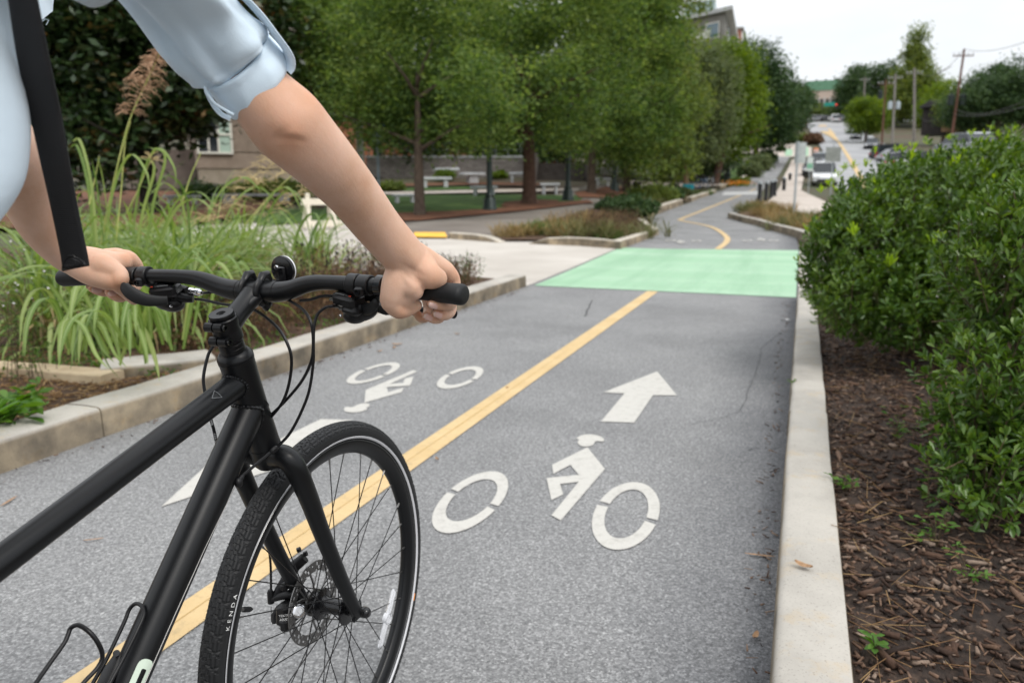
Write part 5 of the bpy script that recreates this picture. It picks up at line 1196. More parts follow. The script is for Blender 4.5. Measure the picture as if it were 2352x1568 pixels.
tree('street_tree', 735, 30, 9, [(700, 80, 0, 130, 180, 2.2), (760, 190, 0, 105, 75, 2.0), (840, 60, 0, 130, 170, 2.2), (650, -40, 1, 120, 110, 2)], 'cypress', 'feathery green tree right behind the rider\'s forearm beside the pale pole', 'tree', G1, .2, 420, 34, .075)
tree('street_tree', 965, 25, 9.5, [(900, 120, 0, 140, 150, 1.8), (1010, 60, 0, 160, 150, 1.8), (960, 235, 0, 175, 100, 1.6), (1060, 190, 0, 110, 120, 1.6), (850, 230, 0, 110, 90, 1.4), (960, -40, 0, 220, 110, 2), (1060, 300, 0, 60, 50, 1), (1120, 205, -2.5, 95, 110, 1.2), (1140, 280, -2, 60, 50, .9)], 'cypress', 'feathery green tree with a brown forked trunk next to the dark lamp post', 'tree', G1, .165, 560, 36, .062, .27, bark=M_BARK)
tree('street_tree', 1215, 30, 10, [(1210, 110, 0, 170, 160, 2.2), (1330, 60, 0, 150, 160, 2.2), (1180, 250, 0, 130, 75, 1.8), (1310, 240, 0, 140, 100, 1.8), (1240, -40, 0, 230, 110, 2.4), (1120, 150, 0, 90, 120, 1.6), (1305, 215, -2.5, 80, 100, 1.3), (1300, 300, -2, 50, 38, 1)], 'cypress', 'large feathery green tree with the thick dark red-brown trunk on the lawn', 'tree', G1, .26, 560, 36, .07, .30, bark=M_BARKRED)
tree('street_tree', 1358, 37, 11, [(1420, 120, 0, 120, 170, 2.4), (1470, 60, 0, 110, 140, 2.4), (1400, 280, 0, 120, 90, 2), (1420, -30, 0, 170, 100, 2.6), (1480, 260, -1, 90, 110, 1.8)], 'cypress', 'feathery green tree with a slim grey-brown trunk behind the second lamp post', 'tree', G1, .19, 480, 36, .085, .36)
tree('street_tree', 1439, 43, 12, [(1500, 100, 0, 105, 150, 2.6), (1530, 40, 0, 66, 100, 2.4), (1500, 250, 0, 110, 110, 2.4), (1545, 200, 0, 85, 130, 2), (1520, 345, -1, 75, 60, 1.6), (1440, 330, 0, 90, 50, 1.6), (1500, -20, 0, 120, 80, 2.6)], 'olive', 'yellow-green feathery tree with an olive trunk in the red pine straw', 'tree', G1, .22, 480, 36, .095, .40)
tree('park_tree', 1575, 54, 10, [(1595, 200, 0, 75, 110, 2.8), (1555, 250, 0, 70, 110, 2.6), (1610, 300, 0, 70, 70, 2.2), (1640, 220, 0, 45, 90, 2)], 'grey', 'grey-green tree with a pinkish bare trunk above the teal box', 'tree', None, .18, 420, 32, .12, .48, bark=noisy('bark_pale', (.16, .09, .06), (.26, .15, .10), 6, .9))
tree('park_tree', 1640, 62, 12, [(1660, 190, 0, 55, 90, 2.6), (1690, 240, 0, 45, 100, 2.4), (1640, 290, 0, 60, 60, 2.4), (1700, 180, 0, 32, 60, 2), (1672, 142, 0, 40, 35, 2)], 'lime', 'bright yellow-green tree with a dark leaning trunk by the parked bicycles', 'tree', None, .30, 420, 32, .13, .5, lean=(1.2, .4), bark=M_BARKRED)
tree('park_tree', 1735, 84, 16, [(1745, 220, 0, 70, 90, 4), (1770, 250, 0, 60, 70, 4), (1715, 290, 0, 60, 45, 3.4), (1730, 150, 0, 45, 55, 3.4), (1780, 280, 0, 45, 40, 3)], 'dark', 'rounded dark green tree at the end of the park row', 'tree', None, .3, 520, 32, .19, .72)
tree('park_tree', 1828, 150, 14, [(1830, 235, 0, 26, 45, 5), (1815, 262, 0, 25, 30, 4)], 'dark', 'small dark tree beyond the rounded one at the far bend of the path', 'tree', None, .3, 160, 30, .30, 1.0)
# second rank behind the street trees
G2 = 'dark trees behind the park'
for i, (u, D, lob, kd, lab) in enumerate([
    (620, 44, [(600, 60, 0, 120, 150, 3), (680, 160, 0, 80, 80, 3), (560, 260, 0, 90, 70, 3), (640, -50, 0, 140, 110, 3)], 'dark', 'dark tree behind the rider\'s elbow with sky glinting through'),
    (870, 50, [(880, 120, 0, 120, 190, 3), (800, 60, 0, 100, 160, 3), (940, 250, 0, 90, 90, 3)], 'dark', 'dark tree between the pale pole and the brown forked trunk'),
    (1110, 52, [(1110, 120, 0, 140, 190, 3.4), (1060, 260, 0, 110, 95, 3), (1170, 260, 0, 100, 95, 3)], 'dark', 'dark tree behind the dark lamp post with a black trunk'),
    (1290, 58, [(1300, 130, 0, 130, 190, 3.6), (1260, 270, 0, 100, 80, 3), (1380, 240, 0, 110, 110, 3)], 'dark', 'dark tree shading the black stair in the park'),
    (1520, 66, [(1560, 330, 0, 80, 50, 3.4), (1480, 330, 0, 80, 50, 3.4), (1620, 350, 0, 60, 36, 3)], 'dark', 'low dark tree behind the plaza and black bin')]):
    tree('background_tree', u, D, 11, lob, kd, lab, 'tree', G2, .32, 380, 32, .17, .62, bark=M_BARKDK)
# trees on the far side of the road
G3 = 'trees across the road'
tree('roadside_tree', 2106, 165, 30, [(2106, 90, 0, 14, 26, 2.5), (2104, 128, 0, 20, 26, 3), (2098, 170, 0, 34, 32, 5), (2110, 205, 0, 44, 40, 6), (2080, 225, 0, 46, 42, 6), (2140, 222, 0, 32, 40, 5)], 'olive', 'tall spire-shaped tree rising above the utility poles', 'tree', G3, .45, 420, 30, .34, 1.0)
tree('roadside_tree', 2035, 178, 20, [(2035, 190, 0, 32, 46, 6), (2015, 225, 0, 34, 46, 6), (2060, 235, 0, 36, 46, 6)], 'dark', 'dark round tree left of the spire-shaped tree', 'tree', G3, .4, 260, 30, .34, 1.1)
tree('roadside_tree', 1972, 215, 19, [(1976, 175, 0, 17, 26, 4), (1958, 205, 0, 28, 40, 6), (1985, 220, 0, 25, 40, 6), (1945, 240, 0, 28, 26, 6)], 'dark', 'dark ragged tree right of the green-roofed building', 'tree', G3, .4, 220, 30, .4, 1.3)
tree('roadside_tree', 1988, 128, 8, [(1990, 258, 0, 33, 32, 4), (2008, 272, 0, 26, 26, 3.4), (1975, 280, 0, 22, 18, 3)], 'lime', 'low yellow-green tree on the bank above the dark parked cars', 'tree', G3, .25, 240, 30, .2, .7)
tree('roadside_tree', 2165, 120, 13, [(2160, 235, 0, 40, 50, 4), (2185, 260, 0, 36, 40, 4), (2140, 260, 0, 28, 30, 3)], 'lime', 'light green tree between the grey pole and the leaning brown pole', 'tree', G3, .3, 260, 30, .22, .75)
tree('roadside_tree', 2285, 78, 12, [(2275, 200, 0, 50, 40, 4), (2230, 235, 0, 56, 40, 4), (2330, 185, 0, 60, 50, 4), (2280, 255, 0, 90, 40, 4), (2370, 230, 0, 60, 60, 4)], 'dark', 'wide dark tree at the picture\'s right edge behind the leaning brown pole', 'tree', G3, .35, 520, 32, .16, .6)
tree('roadside_tree', 2215, 88, 9, [(2215, 250, 0, 50, 30, 3.4), (2255, 235, 0, 36, 30, 3)], 'olive', 'olive tree under the wires beside the leaning brown pole', 'tree', G3, .3, 260, 32, .17, .6)
for i, (u, lob, kd, lab) in enumerate([(1868, [(1842, 240, 0, 20, 22, 5)], 'dark', 'dark tree left of the green-roofed building by the teal street sign'), (1896, [(1885, 259, 0, 34, 10, 6)], 'olive', 'light green tree in front of the green-roofed building'), (1930, [(1946, 248, 0, 16, 18, 5), (1954, 225, 0, 16, 28, 5)], 'dark', 'dark tree by the red traffic light')]):
    tree('hilltop_tree', u, 250, 12, lob, kd, lab, 'tree', 'trees on the hilltop', .35, 150, 30, .42, 1.4)
tag(quads_obj('distant_trees', lobes_points([(dep(1900 + 60 * i, 262 - 4 * (i % 2), 300)[0], dep(1900 + 60 * i, 262, 300)[1], dep(1900, 258 - 8 * (i % 3), 300)[2], 9, 7, 5.5) for i in range(-2, 8)], 300, 26, 1.6), np.full(1, 1.0).repeat(1) * .55, TREE_M['dark'], None) if False else quads_obj('distant_woods', (lambda P: P)(lobes_points([(*dep(1830 + 62 * i, 258 - 6 * (i % 3), 330), 10, 8, 6) for i in range(0, 9)], 320, 26, 1.7)), np.array([.6]), TREE_M['dark'], None) if False else (lambda P: quads_obj('distant_woods', P, rng.uniform(.4, .8, len(P)), TREE_M['dark'], None))(lobes_points([(*dep(uu, vv, 330), 9, 8, rz) for uu, vv, rz in ((1800, 258, 5), (1840, 262, 4), (1890, 268, 2.6), (1935, 266, 3), (1985, 255, 6), (2045, 250, 7), (2110, 250, 7), (2175, 250, 7), (2240, 250, 7), (2300, 250, 7), (2360, 250, 7))], 360, 26, 1.4)), kind='stuff')

# ---- right-hand shrubs
M_SHRUB = leaf_mat('shrub_leaf', [(.028, .068, .011), (.054, .114, .016), (.092, .165, .025), (.155, .235, .042)], .32, .25, 2.2, .45)
M_SHOOT = leaf_mat('young_leaf', [(.17, .29, .020), (.26, .40, .030), (.36, .50, .05)], .42, .45, 3, .4)
M_TWIG = noisy('twig', (.06, .045, .028), (.11, .08, .045), 30, .9)
def shrub(name, base_, lobes, n_tw, L, label, shoots, seed, per=9, group=None, inner=.35):
    root = empty(name, base_, 0, label, 'shrub', group); b = np.array(base_)
    w = np.array([l[3] * l[4] + l[4] * l[5] + l[3] * l[5] for l in lobes]); pick = rng.choice(len(lobes), n_tw, p=w / w.sum()); Lb = np.array(lobes)[pick]
    d = rng.normal(size=(n_tw, 3)); d /= np.linalg.norm(d, axis=1)[:, None]
    rr = np.where(rng.random(n_tw) < inner, rng.uniform(.5, .9, n_tw), rng.uniform(.86, 1.06, n_tw) + np.where(rng.random(n_tw) < .22, rng.uniform(.04, .22, n_tw), 0))
    C = Lb[:, :3] + d * Lb[:, 3:6] * rr[:, None]; ok = C[:, 2] > .16
    C = C[ok]; d = d[ok]; nt = len(C)
    ax = d * .7 + np.array([0, 0, .75]) + rng.normal(0, .28, (nt, 3)); ax /= np.linalg.norm(ax, axis=1)[:, None]
    k = rng.integers(per - 2, per + 4, nt); I = np.repeat(np.arange(nt), k); m = len(I)
    r = rng.normal(size=(m, 3)); s = np.cross(ax[I], r); s /= np.linalg.norm(s, axis=1)[:, None]
    t = rng.random(m); ang = np.radians(22 + 55 * (1 - t))
    dr = ax[I] * np.cos(ang)[:, None] + s * np.sin(ang)[:, None]
    P = C[I] + ax[I] * (t * L * 1.5 - L * .9)[:, None]
    LL = L * rng.uniform(.72, 1.22, m) * (1.05 - .35 * t)
    leaves_obj('foliage', P - b, dr, LL, rng.uniform(.36, .5, m), M_SHRUB, root)
    # young pale shoots at picture-visible tips
    PP, DD, L2 = [], [], []
    if shoots:
        tl = np.array([(C[i] - CAM) @ RIGHT / ((C[i] - CAM) @ FWD) for i in range(nt)]); hi_ = C[:, 2] + .35 * (-tl) + rng.normal(0, .08, nt)
        cand = np.where((hi_ > np.quantile(hi_, .72)) & (rr[ok] > .95))[0]
        for i in rng.choice(cand, min(len(cand), 95), replace=False):
            for q in range(9):
                a = ax[i] + rng.normal(0, .30, 3); a /= np.linalg.norm(a); PP.append(C[i] + ax[i] * rng.uniform(-.01, .03) - b); DD.append(a); L2.append(L * rng.uniform(.55, .95))
    for (u, v, D, sc) in shoots:
        sc *= .72
        c = dep(u, v, D)
        for q in range(random.Random(int(u * 7 + v)).randint(13, 18)):
            a = np.array([rng.normal(0, .35), rng.normal(0, .35), 1.0]); a /= np.linalg.norm(a); PP.append(c + np.array([0, 0, -.02 * sc]) + a * rng.uniform(0, .045) * sc - b); DD.append(a); L2.append(L * .95 * sc * rng.uniform(.7, 1.1))
    if PP: leaves_obj('young_shoots', np.array(PP), np.array(DD), np.array(L2), np.full(len(PP), .25), M_SHOOT, root)
    mb = MB(); R = random.Random(seed)
    for q in range(26):
        l = lobes[R.randrange(len(lobes))]; th = R.random() * 2 * PI; e = Vector((l[0] + l[3] * .8 * math.cos(th) - b[0], l[1] + l[4] * .8 * math.sin(th) - b[1], l[2] + l[5] * R.uniform(-.2, .7) - b[2])); st = Vector((R.uniform(-.12, .12), R.uniform(-.12, .12), 0))
        mb.tube([st, st.lerp(e, .35) + Vector((0, 0, .12)), st.lerp(e, .7) + Vector((0, 0, .08)), e], [.011, .008, .005, .002], 6)
    for i in rng.choice(nt, min(nt, 500), replace=False):
        c = V3(C[i] - b); a = V3(ax[i]); mb.tube([c - a * .16 + Vector((0, 0, -.02)), c - a * .05, c + a * .03], [.0022, .0018, .001], 4)
    mb.build('stem', M_TWIG, root)
    return root
sm = [(1960, 385, 5.3, 1.2), (1905, 425, 5.0, 1.2), (1925, 405, 5.2, 1.1), (1885, 440, 4.9, 1.1), (2010, 350, 5.5, 1.1), (2060, 345, 5.4, 1.3), (2100, 340, 5.4, 1.3), (2130, 330, 5.5, 1.1), (2180, 320, 5.4, 1.0), (2230, 310, 5.3, 1.0), (1962, 535, 4.25, 1.6), (2042, 605, 4.15, 1.6), (2145, 560, 4.1, 1.7), (1855, 535, 4.9, 1.3), (1835, 600, 5.0, 1.1), (1870, 515, 4.9, 1.2), (1990, 380, 5.2, 1.2), (2250, 330, 5.2, 1.1), (1842, 650, 5.0, 1.0), (2140, 480, 4.6, 1), (1940, 390, 5.3, 1.2), (2075, 350, 5.4, 1.2)]
def plobes(L): return [(*dep(u, v, D), rx, (rx + rz) / 2 if ry is None else ry, rz) for u, v, D, rx, ry, rz in L]
shrub('shrub', (1.55, 4.3, .09), plobes([(1995, 585, 4.7, .33, .4, .36), (2110, 525, 4.85, .40, .5, .42), (2240, 490, 4.95, .46, .5, .42), (2360, 450, 5.0, .46, .5, .36), (1965, 680, 4.5, .24, .3, .22), (2085, 690, 4.5, .38, .4, .26), (1932, 530, 4.95, .15, .24, .19), (2210, 670, 4.6, .4, .4, .3), (1900, 610, 4.85, .15, .2, .24), (2000, 460, 5.2, .22, .3, .15), (2090, 425, 5.3, .26, .3, .15)]), 5000, .049, 'big dark green evergreen shrub with lime-green new tips overhanging the right kerb', sm, 3)
shrub('shrub', (1.72, 1.85, .09), plobes([(2325, 610, 2.8, .24, .26, .22), (2385, 500, 2.85, .2, .22, .14), (2300, 880, 2.65, .23, .26, .22), (2285, 1110, 2.42, .19, .22, .15), (2450, 720, 2.9, .34, .34, .40), (2420, 1100, 2.5, .28, .28, .24), (2250, 980, 2.6, .15, .18, .13)]), 2200, .043, 'nearer evergreen shrub with blue-green oval leaves at the lower right', [], 5, 8)
shrub('shrub', (2.9, 6.8, .09), [(2.2, 7.4, .8, .8, .7, .6), (3.0, 7.6, 1.1, .9, .8, .6), (3.8, 6.6, 1.2, .9, .9, .6), (3.6, 5.3, 1.15, .7, .8, .6)], 2200, .05, 'far evergreen shrub rising behind the big dark one at the right edge', [(2330, 300, 6.5, 1.2), (2290, 310, 6.5, 1)], 9, 7)
# seedlings and trailing sprigs in the mulch
M_WEED = leaf_mat('weed_leaf', [(.045, .12, .015), (.08, .18, .025), (.14, .25, .04)], .5, .4, 5)
def sprig(name, px, D0, n, L, label, cat='weed', h=.10, w=.05, m=None, group=None, seedn=1):
    c = hit(*px) if D0 is None else dep(px[0], px[1], D0); z0 = .095
    c = at(px[0], px[1], z0) if D0 is None else c
    root = empty(name, c, 0, label, cat, group); P = []; Dd = []; mb = MB(); R = random.Random(seedn)
    for k in range(n):
        a = R.random() * 2 * PI; q = R.uniform(.1, 1) * w; e = np.array([math.cos(a) * q, math.sin(a) * q, h * R.uniform(.25, 1.0)])
        mb.tube([(0, 0, -.01), e * np.array([.4, .4, .6]), e], [.0016, .0013, .0008], 4)
        for j in range(R.randint(3, 6)):
            t = R.uniform(.45, 1.02); b = R.random() * 2 * PI; P.append(e * t); v = np.array([math.cos(b), math.sin(b), R.uniform(.0, .7)]); Dd.append(v / np.linalg.norm(v))
    n2 = len(P); leaves_obj('foliage', np.array(P), np.array(Dd), rng.uniform(.7, 1.2, n2) * L, np.full(n2, .42), m or M_WEED, root, droop=.15)
    mb.build('stem', M_TWIG, root); return root
GW = 'weeds in the mulch'
sprig('weed', (1940, 1122), None, 9, .028, 'bright green weed against the inner edge of the right kerb', h=.06, w=.05, group=GW, seedn=2)
sprig('weed', (2008, 1500), None, 4, .036, 'small bright seedling low in the brown mulch', h=.05, w=.014, group=GW, seedn=3)
sprig('weed', (2055, 1010), None, 12, .022, 'thin yellowing sprig trailing over the mulch beside the near shrub', h=.16, w=.13, group=GW, seedn=4)
sprig('weed', (2150, 1250), None, 9, .026, 'trailing green sprig at the foot of the near shrub', h=.12, w=.10, group=GW, seedn=5)
sprig('weed', (2225, 1330), None, 7, .024, 'low leafy sprig under the near shrub at lower right', h=.09, w=.09, group=GW, seedn=6)
sprig('weed', (1822, 890), None, 6, .018, 'small weed in the crack between asphalt and right kerb', h=.05, w=.03, group=GW, seedn=7)
sprig('weed', (15, 985), None, 22, .105, 'leafy green young plant by the left kerb at the picture edge', 'plant', h=.16, w=.20, seedn=8)
sprig('weed', (60, 930), None, 12, .08, 'smaller leafy sprig on the tan soil inside the left kerb', 'plant', h=.09, w=.10, seedn=9)

# ---- tall ornamental grass on the left
def grass_mat(name, cols, mid):
    m = leaf_mat(name, cols, .5, .4, 1.5, .35); uvn = nd(m, 'ShaderNodeUVMap'); sx = nd(m, 'ShaderNodeSeparateXYZ'); ln(m, uvn.outputs[0], sx.inputs[0])
    f = ramp(m, sx.outputs['X'], [(.40, (0, 0, 0)), (.47, (.8, .8, .8)), (.53, (.8, .8, .8)), (.60, (0, 0, 0))])
    old = bsdf(m).inputs['Base Color'].links[0].from_socket; c = mixc(m, f, old, mid); base(m, c); return m
M_BLADE = grass_mat('grass_blade', [(.060, .120, .026), (.12, .20, .045), (.20, .285, .075), (.32, .38, .14)], (.47, .54, .27))
M_BLADEDRY = grass_mat('grass_blade_dry', [(.20, .13, .06), (.30, .21, .10), (.40, .30, .15)], (.46, .36, .2))
M_STALK = noisy('grass_stalk', (.30, .36, .09), (.45, .45, .16), 12, .6)
M_PLUME = noisy('grass_plume', (.34, .20, .12), (.50, .33, .21), 30, .9)
M_SEED = noisy('seed_haze', (.40, .30, .15), (.55, .43, .22), 30, .9)
def blades(name, roots, n, lens, wid, m, parent, spread=.45, arch=1.0, seg=7):
    V, UV, Fq = [], [], []
    ro = np.asarray(roots); pick = rng.integers(0, len(ro), n); az = rng.uniform(0, 2 * PI, n); L = rng.uniform(lens[0], lens[1], n); W_ = wid * rng.uniform(.6, 1.25, n); k0 = np.abs(rng.normal(0, spread, n)) + .06; cur = arch * rng.uniform(.7, 2.3, n)
    tw = rng.normal(0, .5, n)
    for i in range(n):
        p = ro[pick[i]] + np.array([rng.normal(0, .05), rng.normal(0, .05), 0]); h = np.array([math.cos(az[i]), math.sin(az[i]), 0]); el = PI / 2 - k0[i]; b = len(V)
        sd = np.array([-h[1], h[0], 0]); sd = sd * math.cos(tw[i]) + np.array([0, 0, 1]) * math.sin(tw[i]) * .5
        for j in range(seg + 1):
            t = j / seg; w = W_[i] * (min(1, .45 + 2.2 * t) if t < .3 else 1) * (1 - max(0, (t - .55) / .45) ** 1.6) + .0006
            dirv = h * math.cos(el) + np.array([0, 0, 1]) * math.sin(el); nn = np.cross(sd, dirv) * w * .28
            V += [p - sd * w + nn, p - nn * .2, p + sd * w + nn]; UV += [(0, t), (.5, t), (1, t)]
            p = p + dirv * (L[i] / seg); el -= cur[i] * (.12 + .55 * t * t) * 7 / seg * .8
            el = max(el, -1.45)
        for j in range(seg):
            q = b + j * 3; Fq += [(q, q + 1, q + 4, q + 3), (q + 1, q + 2, q + 5, q + 4)]
    return mesh_np(name, V, Fq, m, parent, UV, True)
def grass_clump(x, y, n, lens, wid, label, stalks=(), dry=.32, z=.09, group='ornamental grass clumps'):
    root = empty('ornamental_grass', (x, y, z), 0, label, 'grass clump', group)
    rts = np.array([(rng.normal(0, .10), rng.normal(0, .10), 0) for _ in range(14)])
    blades('blades', rts, int(n * .72), (lens[0] * .8, lens[1] * 1.12), wid * 1.35, M_BLADE, root, .55, 1.0)
    if dry: blades('dry_blades', rts, int(n * dry), (lens[0] * .6, lens[1] * .8), wid * .8, M_BLADEDRY, root, .8, 1.3)
    return root
gl = [(-3.35, 3.25, 240, (.75, 1.15), .0105, 'arching striped grass clump just behind the return kerb'),
      (-4.05, 2.9, 260, (.8, 1.3), .0095, 'arching grass clump under the rider\'s left hand'),
      (-3.9, 4.0, 260, (.8, 1.35), .0095, 'dense green grass clump between the handlebar and the left hand'),
      (-5.0, 3.7, 280, (.8, 1.3), .009, 'grass clump at the far left edge below the shirt'),
      (-5.2, 4.8, 280, (.8, 1.35), .009, 'grass clump carrying the tall plume stalk'),
      (-4.6, 5.2, 280, (.75, 1.25), .009, 'light green grass clump behind the handlebar'),
      (-4.25, 6.2, 240, (.65, 1.1), .0085, 'yellowish grass clump nearest the white barricade'),
      (-6.2, 5.6, 260, (.8, 1.3), .009, 'grass clump in front of the magnolia trunk'),
      (-5.4, 6.7, 240, (.7, 1.2), .0085, 'grass clump with tan seed heads under the rider\'s forearm'),
      (-7.2, 6.0, 220, (.8, 1.3), .009, 'grass clump behind the black strap at the left'),
      (-6.6, 7.6, 200, (.7, 1.1), .0085, 'rearmost grass clump beside the concrete drive'),
      (-3.55, 5.35, 120, (.5, .85), .008, 'short grass clump left of the round reflector')]
clumps = [grass_clump(*a) for a in gl]
def stalk(pts, r, parent_obj, leaves=(), name='stalk'):
    o = np.array(parent_obj.location); P = [np.array(dep(*p)) - o for p in pts]; mb = MB(); S_ = spline(P, 6); mb.tube(S_, [r * (1 - .55 * k / len(S_)) for k in range(len(S_))], 8); return mb.build(name, M_STALK, parent_obj)
c5_ = clumps[4]; bo = np.array(c5_.location)
stalk([(232, 560, 5.6), (250, 470, 5.5), (275, 360, 5.4), (300, 270, 5.35), (345, 170, 5.3), (372, 112, 5.3)], .0075, c5_)
stalk([(266, 560, 5.5), (278, 440, 5.45), (287, 330, 5.4), (300, 280, 5.35)], .006, c5_)
stalk([(290, 490, 5.5), (320, 430, 5.45), (343, 375, 5.4)], .005, c5_)
stalk([(420, 460, 6.2), (440, 400, 6.2), (462, 350, 6.2)], .006, clumps[5]); stalk([(560, 520, 6.8), (620, 450, 6.8), (680, 395, 6.8)], .007, clumps[5])
stalk([(205, 470, 5.4), (216, 420, 5.4), (228, 360, 5.35)], .006, c5_)
def arching(parent_obj, curves, wid, rep=3):
    o = np.array(parent_obj.location); V, UV, Fq = [], [], []
    for cv in curves:
        for r_ in range(rep):
            j = np.array([rng.normal(0, 26), rng.normal(0, 18)]) * (r_ > 0); dj = rng.normal(0, .2) * (r_ > 0); S_ = spline([np.array(dep(q[0] + j[0], q[1] + j[1], q[2] + dj)) - o for q in cv], 5); w0 = wid * rng.uniform(.7, 1.15); tw = rng.normal(0, .4); b = len(V); n = len(S_)
            for i, p in enumerate(S_):
                t = S_[min(i + 1, n - 1)] - S_[max(i - 1, 0)]; t /= np.linalg.norm(t); sd = RIGHT + FWD * tw; sd = sd - t * (sd @ t); sd /= np.linalg.norm(sd); nn = np.cross(sd, t); s_ = i / (n - 1); w = w0 * min(1, .5 + s_ * 3) * (1 - max(0, (s_ - .6) / .4) ** 1.7) + .0006
                V += [p - sd * w + nn * w * .3, p, p + sd * w + nn * w * .3]; UV += [(0, s_), (.5, s_), (1, s_)]
            for i in range(n - 1): q = b + 3 * i; Fq += [(q, q + 1, q + 4, q + 3), (q + 1, q + 2, q + 5, q + 4)]
    return mesh_np('arching_blades', V, Fq, M_BLADE, parent_obj, UV, True)
arching(clumps[1], [[(330, 790, 4.0), (300, 700, 3.9), (239, 672, 3.8), (220, 715, 3.7), (216, 765, 3.66)], [(300, 800, 4.0), (240, 715, 3.85), (179, 720, 3.75), (150, 765, 3.65), (135, 836, 3.6)], [(280, 800, 4.0), (230, 725, 3.85), (180, 722, 3.75), (168, 775, 3.66), (165, 832, 3.62)], [(170, 800, 4.0), (178, 725, 3.9), (205, 735, 3.8), (233, 798, 3.7), (262, 832, 3.66)], [(330, 800, 4.1), (318, 700, 4.0), (291, 676, 3.9), (292, 730, 3.8), (294, 790, 3.74)], [(250, 800, 4.1), (280, 710, 4.0), (306, 722, 3.9), (330, 784, 3.8), (341, 836, 3.74)],
    [(160, 800, 4.2), (130, 700, 4.1), (92, 688, 4.0), (64, 740, 3.9), (57, 818, 3.85)], [(300, 800, 4.2), (240, 660, 4.1), (205, 655, 4.0), (160, 715, 3.9), (150, 760, 3.85)], [(330, 800, 4.3), (345, 710, 4.2), (368, 705, 4.1), (388, 778, 4.0)], [(200, 790, 4.3), (120, 660, 4.2), (60, 632, 4.1), (0, 640, 4.0), (-40, 690, 4.0)], [(250, 790, 4.4), (170, 640, 4.3), (90, 610, 4.2), (20, 630, 4.1)], [(420, 780, 4.5), (450, 640, 4.4), (500, 600, 4.3), (545, 660, 4.2)], [(380, 760, 4.5), (400, 620, 4.4), (445, 570, 4.3), (490, 610, 4.2)]], .0125, 4)
arching(c5_, [[(330, 620, 5.5), (352, 470, 5.4), (380, 360, 5.3), (340, 338, 5.3)], [(300, 600, 5.6), (320, 430, 5.5), (360, 340, 5.4), (398, 380, 5.3), (405, 430, 5.3)], [(220, 600, 5.5), (205, 440, 5.4), (180, 340, 5.4), (160, 338, 5.4)], [(350, 600, 5.8), (400, 470, 5.7), (455, 440, 5.6), (500, 480, 5.5)], [(480, 620, 6.2), (530, 480, 6.1), (590, 430, 6.0), (640, 470, 5.9)], [(560, 620, 6.4), (610, 470, 6.3), (660, 430, 6.2), (700, 500, 6.1)], [(660, 620, 6.4), (690, 520, 6.3), (725, 490, 6.2), (745, 560, 6.1)], [(260, 600, 5.5), (240, 430, 5.4), (225, 360, 5.3)], [(430, 600, 6), (420, 470, 5.9), (380, 420, 5.8), (340, 450, 5.7)]], .0095, 2)
def plume(name, pts, n, L, parent_obj, m, droop=.6):
    o = np.array(parent_obj.location); S_ = spline([np.array(dep(*p)) - o for p in pts], 8); mb = MB()
    for k in range(n):
        t = random.random(); p = S_[int(t * (len(S_) - 1))]; a = random.random() * 2 * PI; q = L * (.35 + .65 * math.sin(PI * min(1, t * .85 + .15))) * random.uniform(.6, 1.2); d = np.array([math.cos(a), math.sin(a), random.uniform(.0, .7)])
        e1 = p + d * q * .5; e2 = p + d * q * .9 + np.array([0, 0, -droop * q * random.uniform(.2, .9)]); mb.tube([p, e1, e2], [.0016, .0030, .0008], 4)
        for j in range(3):
            g = e1 + (e2 - e1) * random.random(); mb.tube([g, g + np.array([random.gauss(0, .4), random.gauss(0, .4), random.gauss(-.4, .3)]) * q * .25], [.0016, .0006], 3)
    return mb.build(name, m, parent_obj)
plume('plume', [(298, 262, 5.35), (325, 200, 5.3), (350, 150, 5.3), (371, 114, 5.3)], 170, .15, c5_, M_PLUME)
plume('seed_head', [(343, 378, 5.4), (352, 350, 5.4)], 14, .08, c5_, M_SEED, .1)
for (pts, n_, L_) in (([(560, 420, 6.8), (640, 370, 6.8), (700, 330, 6.8)], 46, .22), ([(520, 470, 6.6), (600, 420, 6.6), (690, 380, 6.6)], 46, .26), ([(600, 500, 6.6), (650, 460, 6.6), (720, 420, 6.6)], 44, .24), ([(480, 510, 6.0), (540, 450, 6.0)], 30, .2)): plume('seed_head', pts, n_, L_, clumps[8], M_SEED, .5)
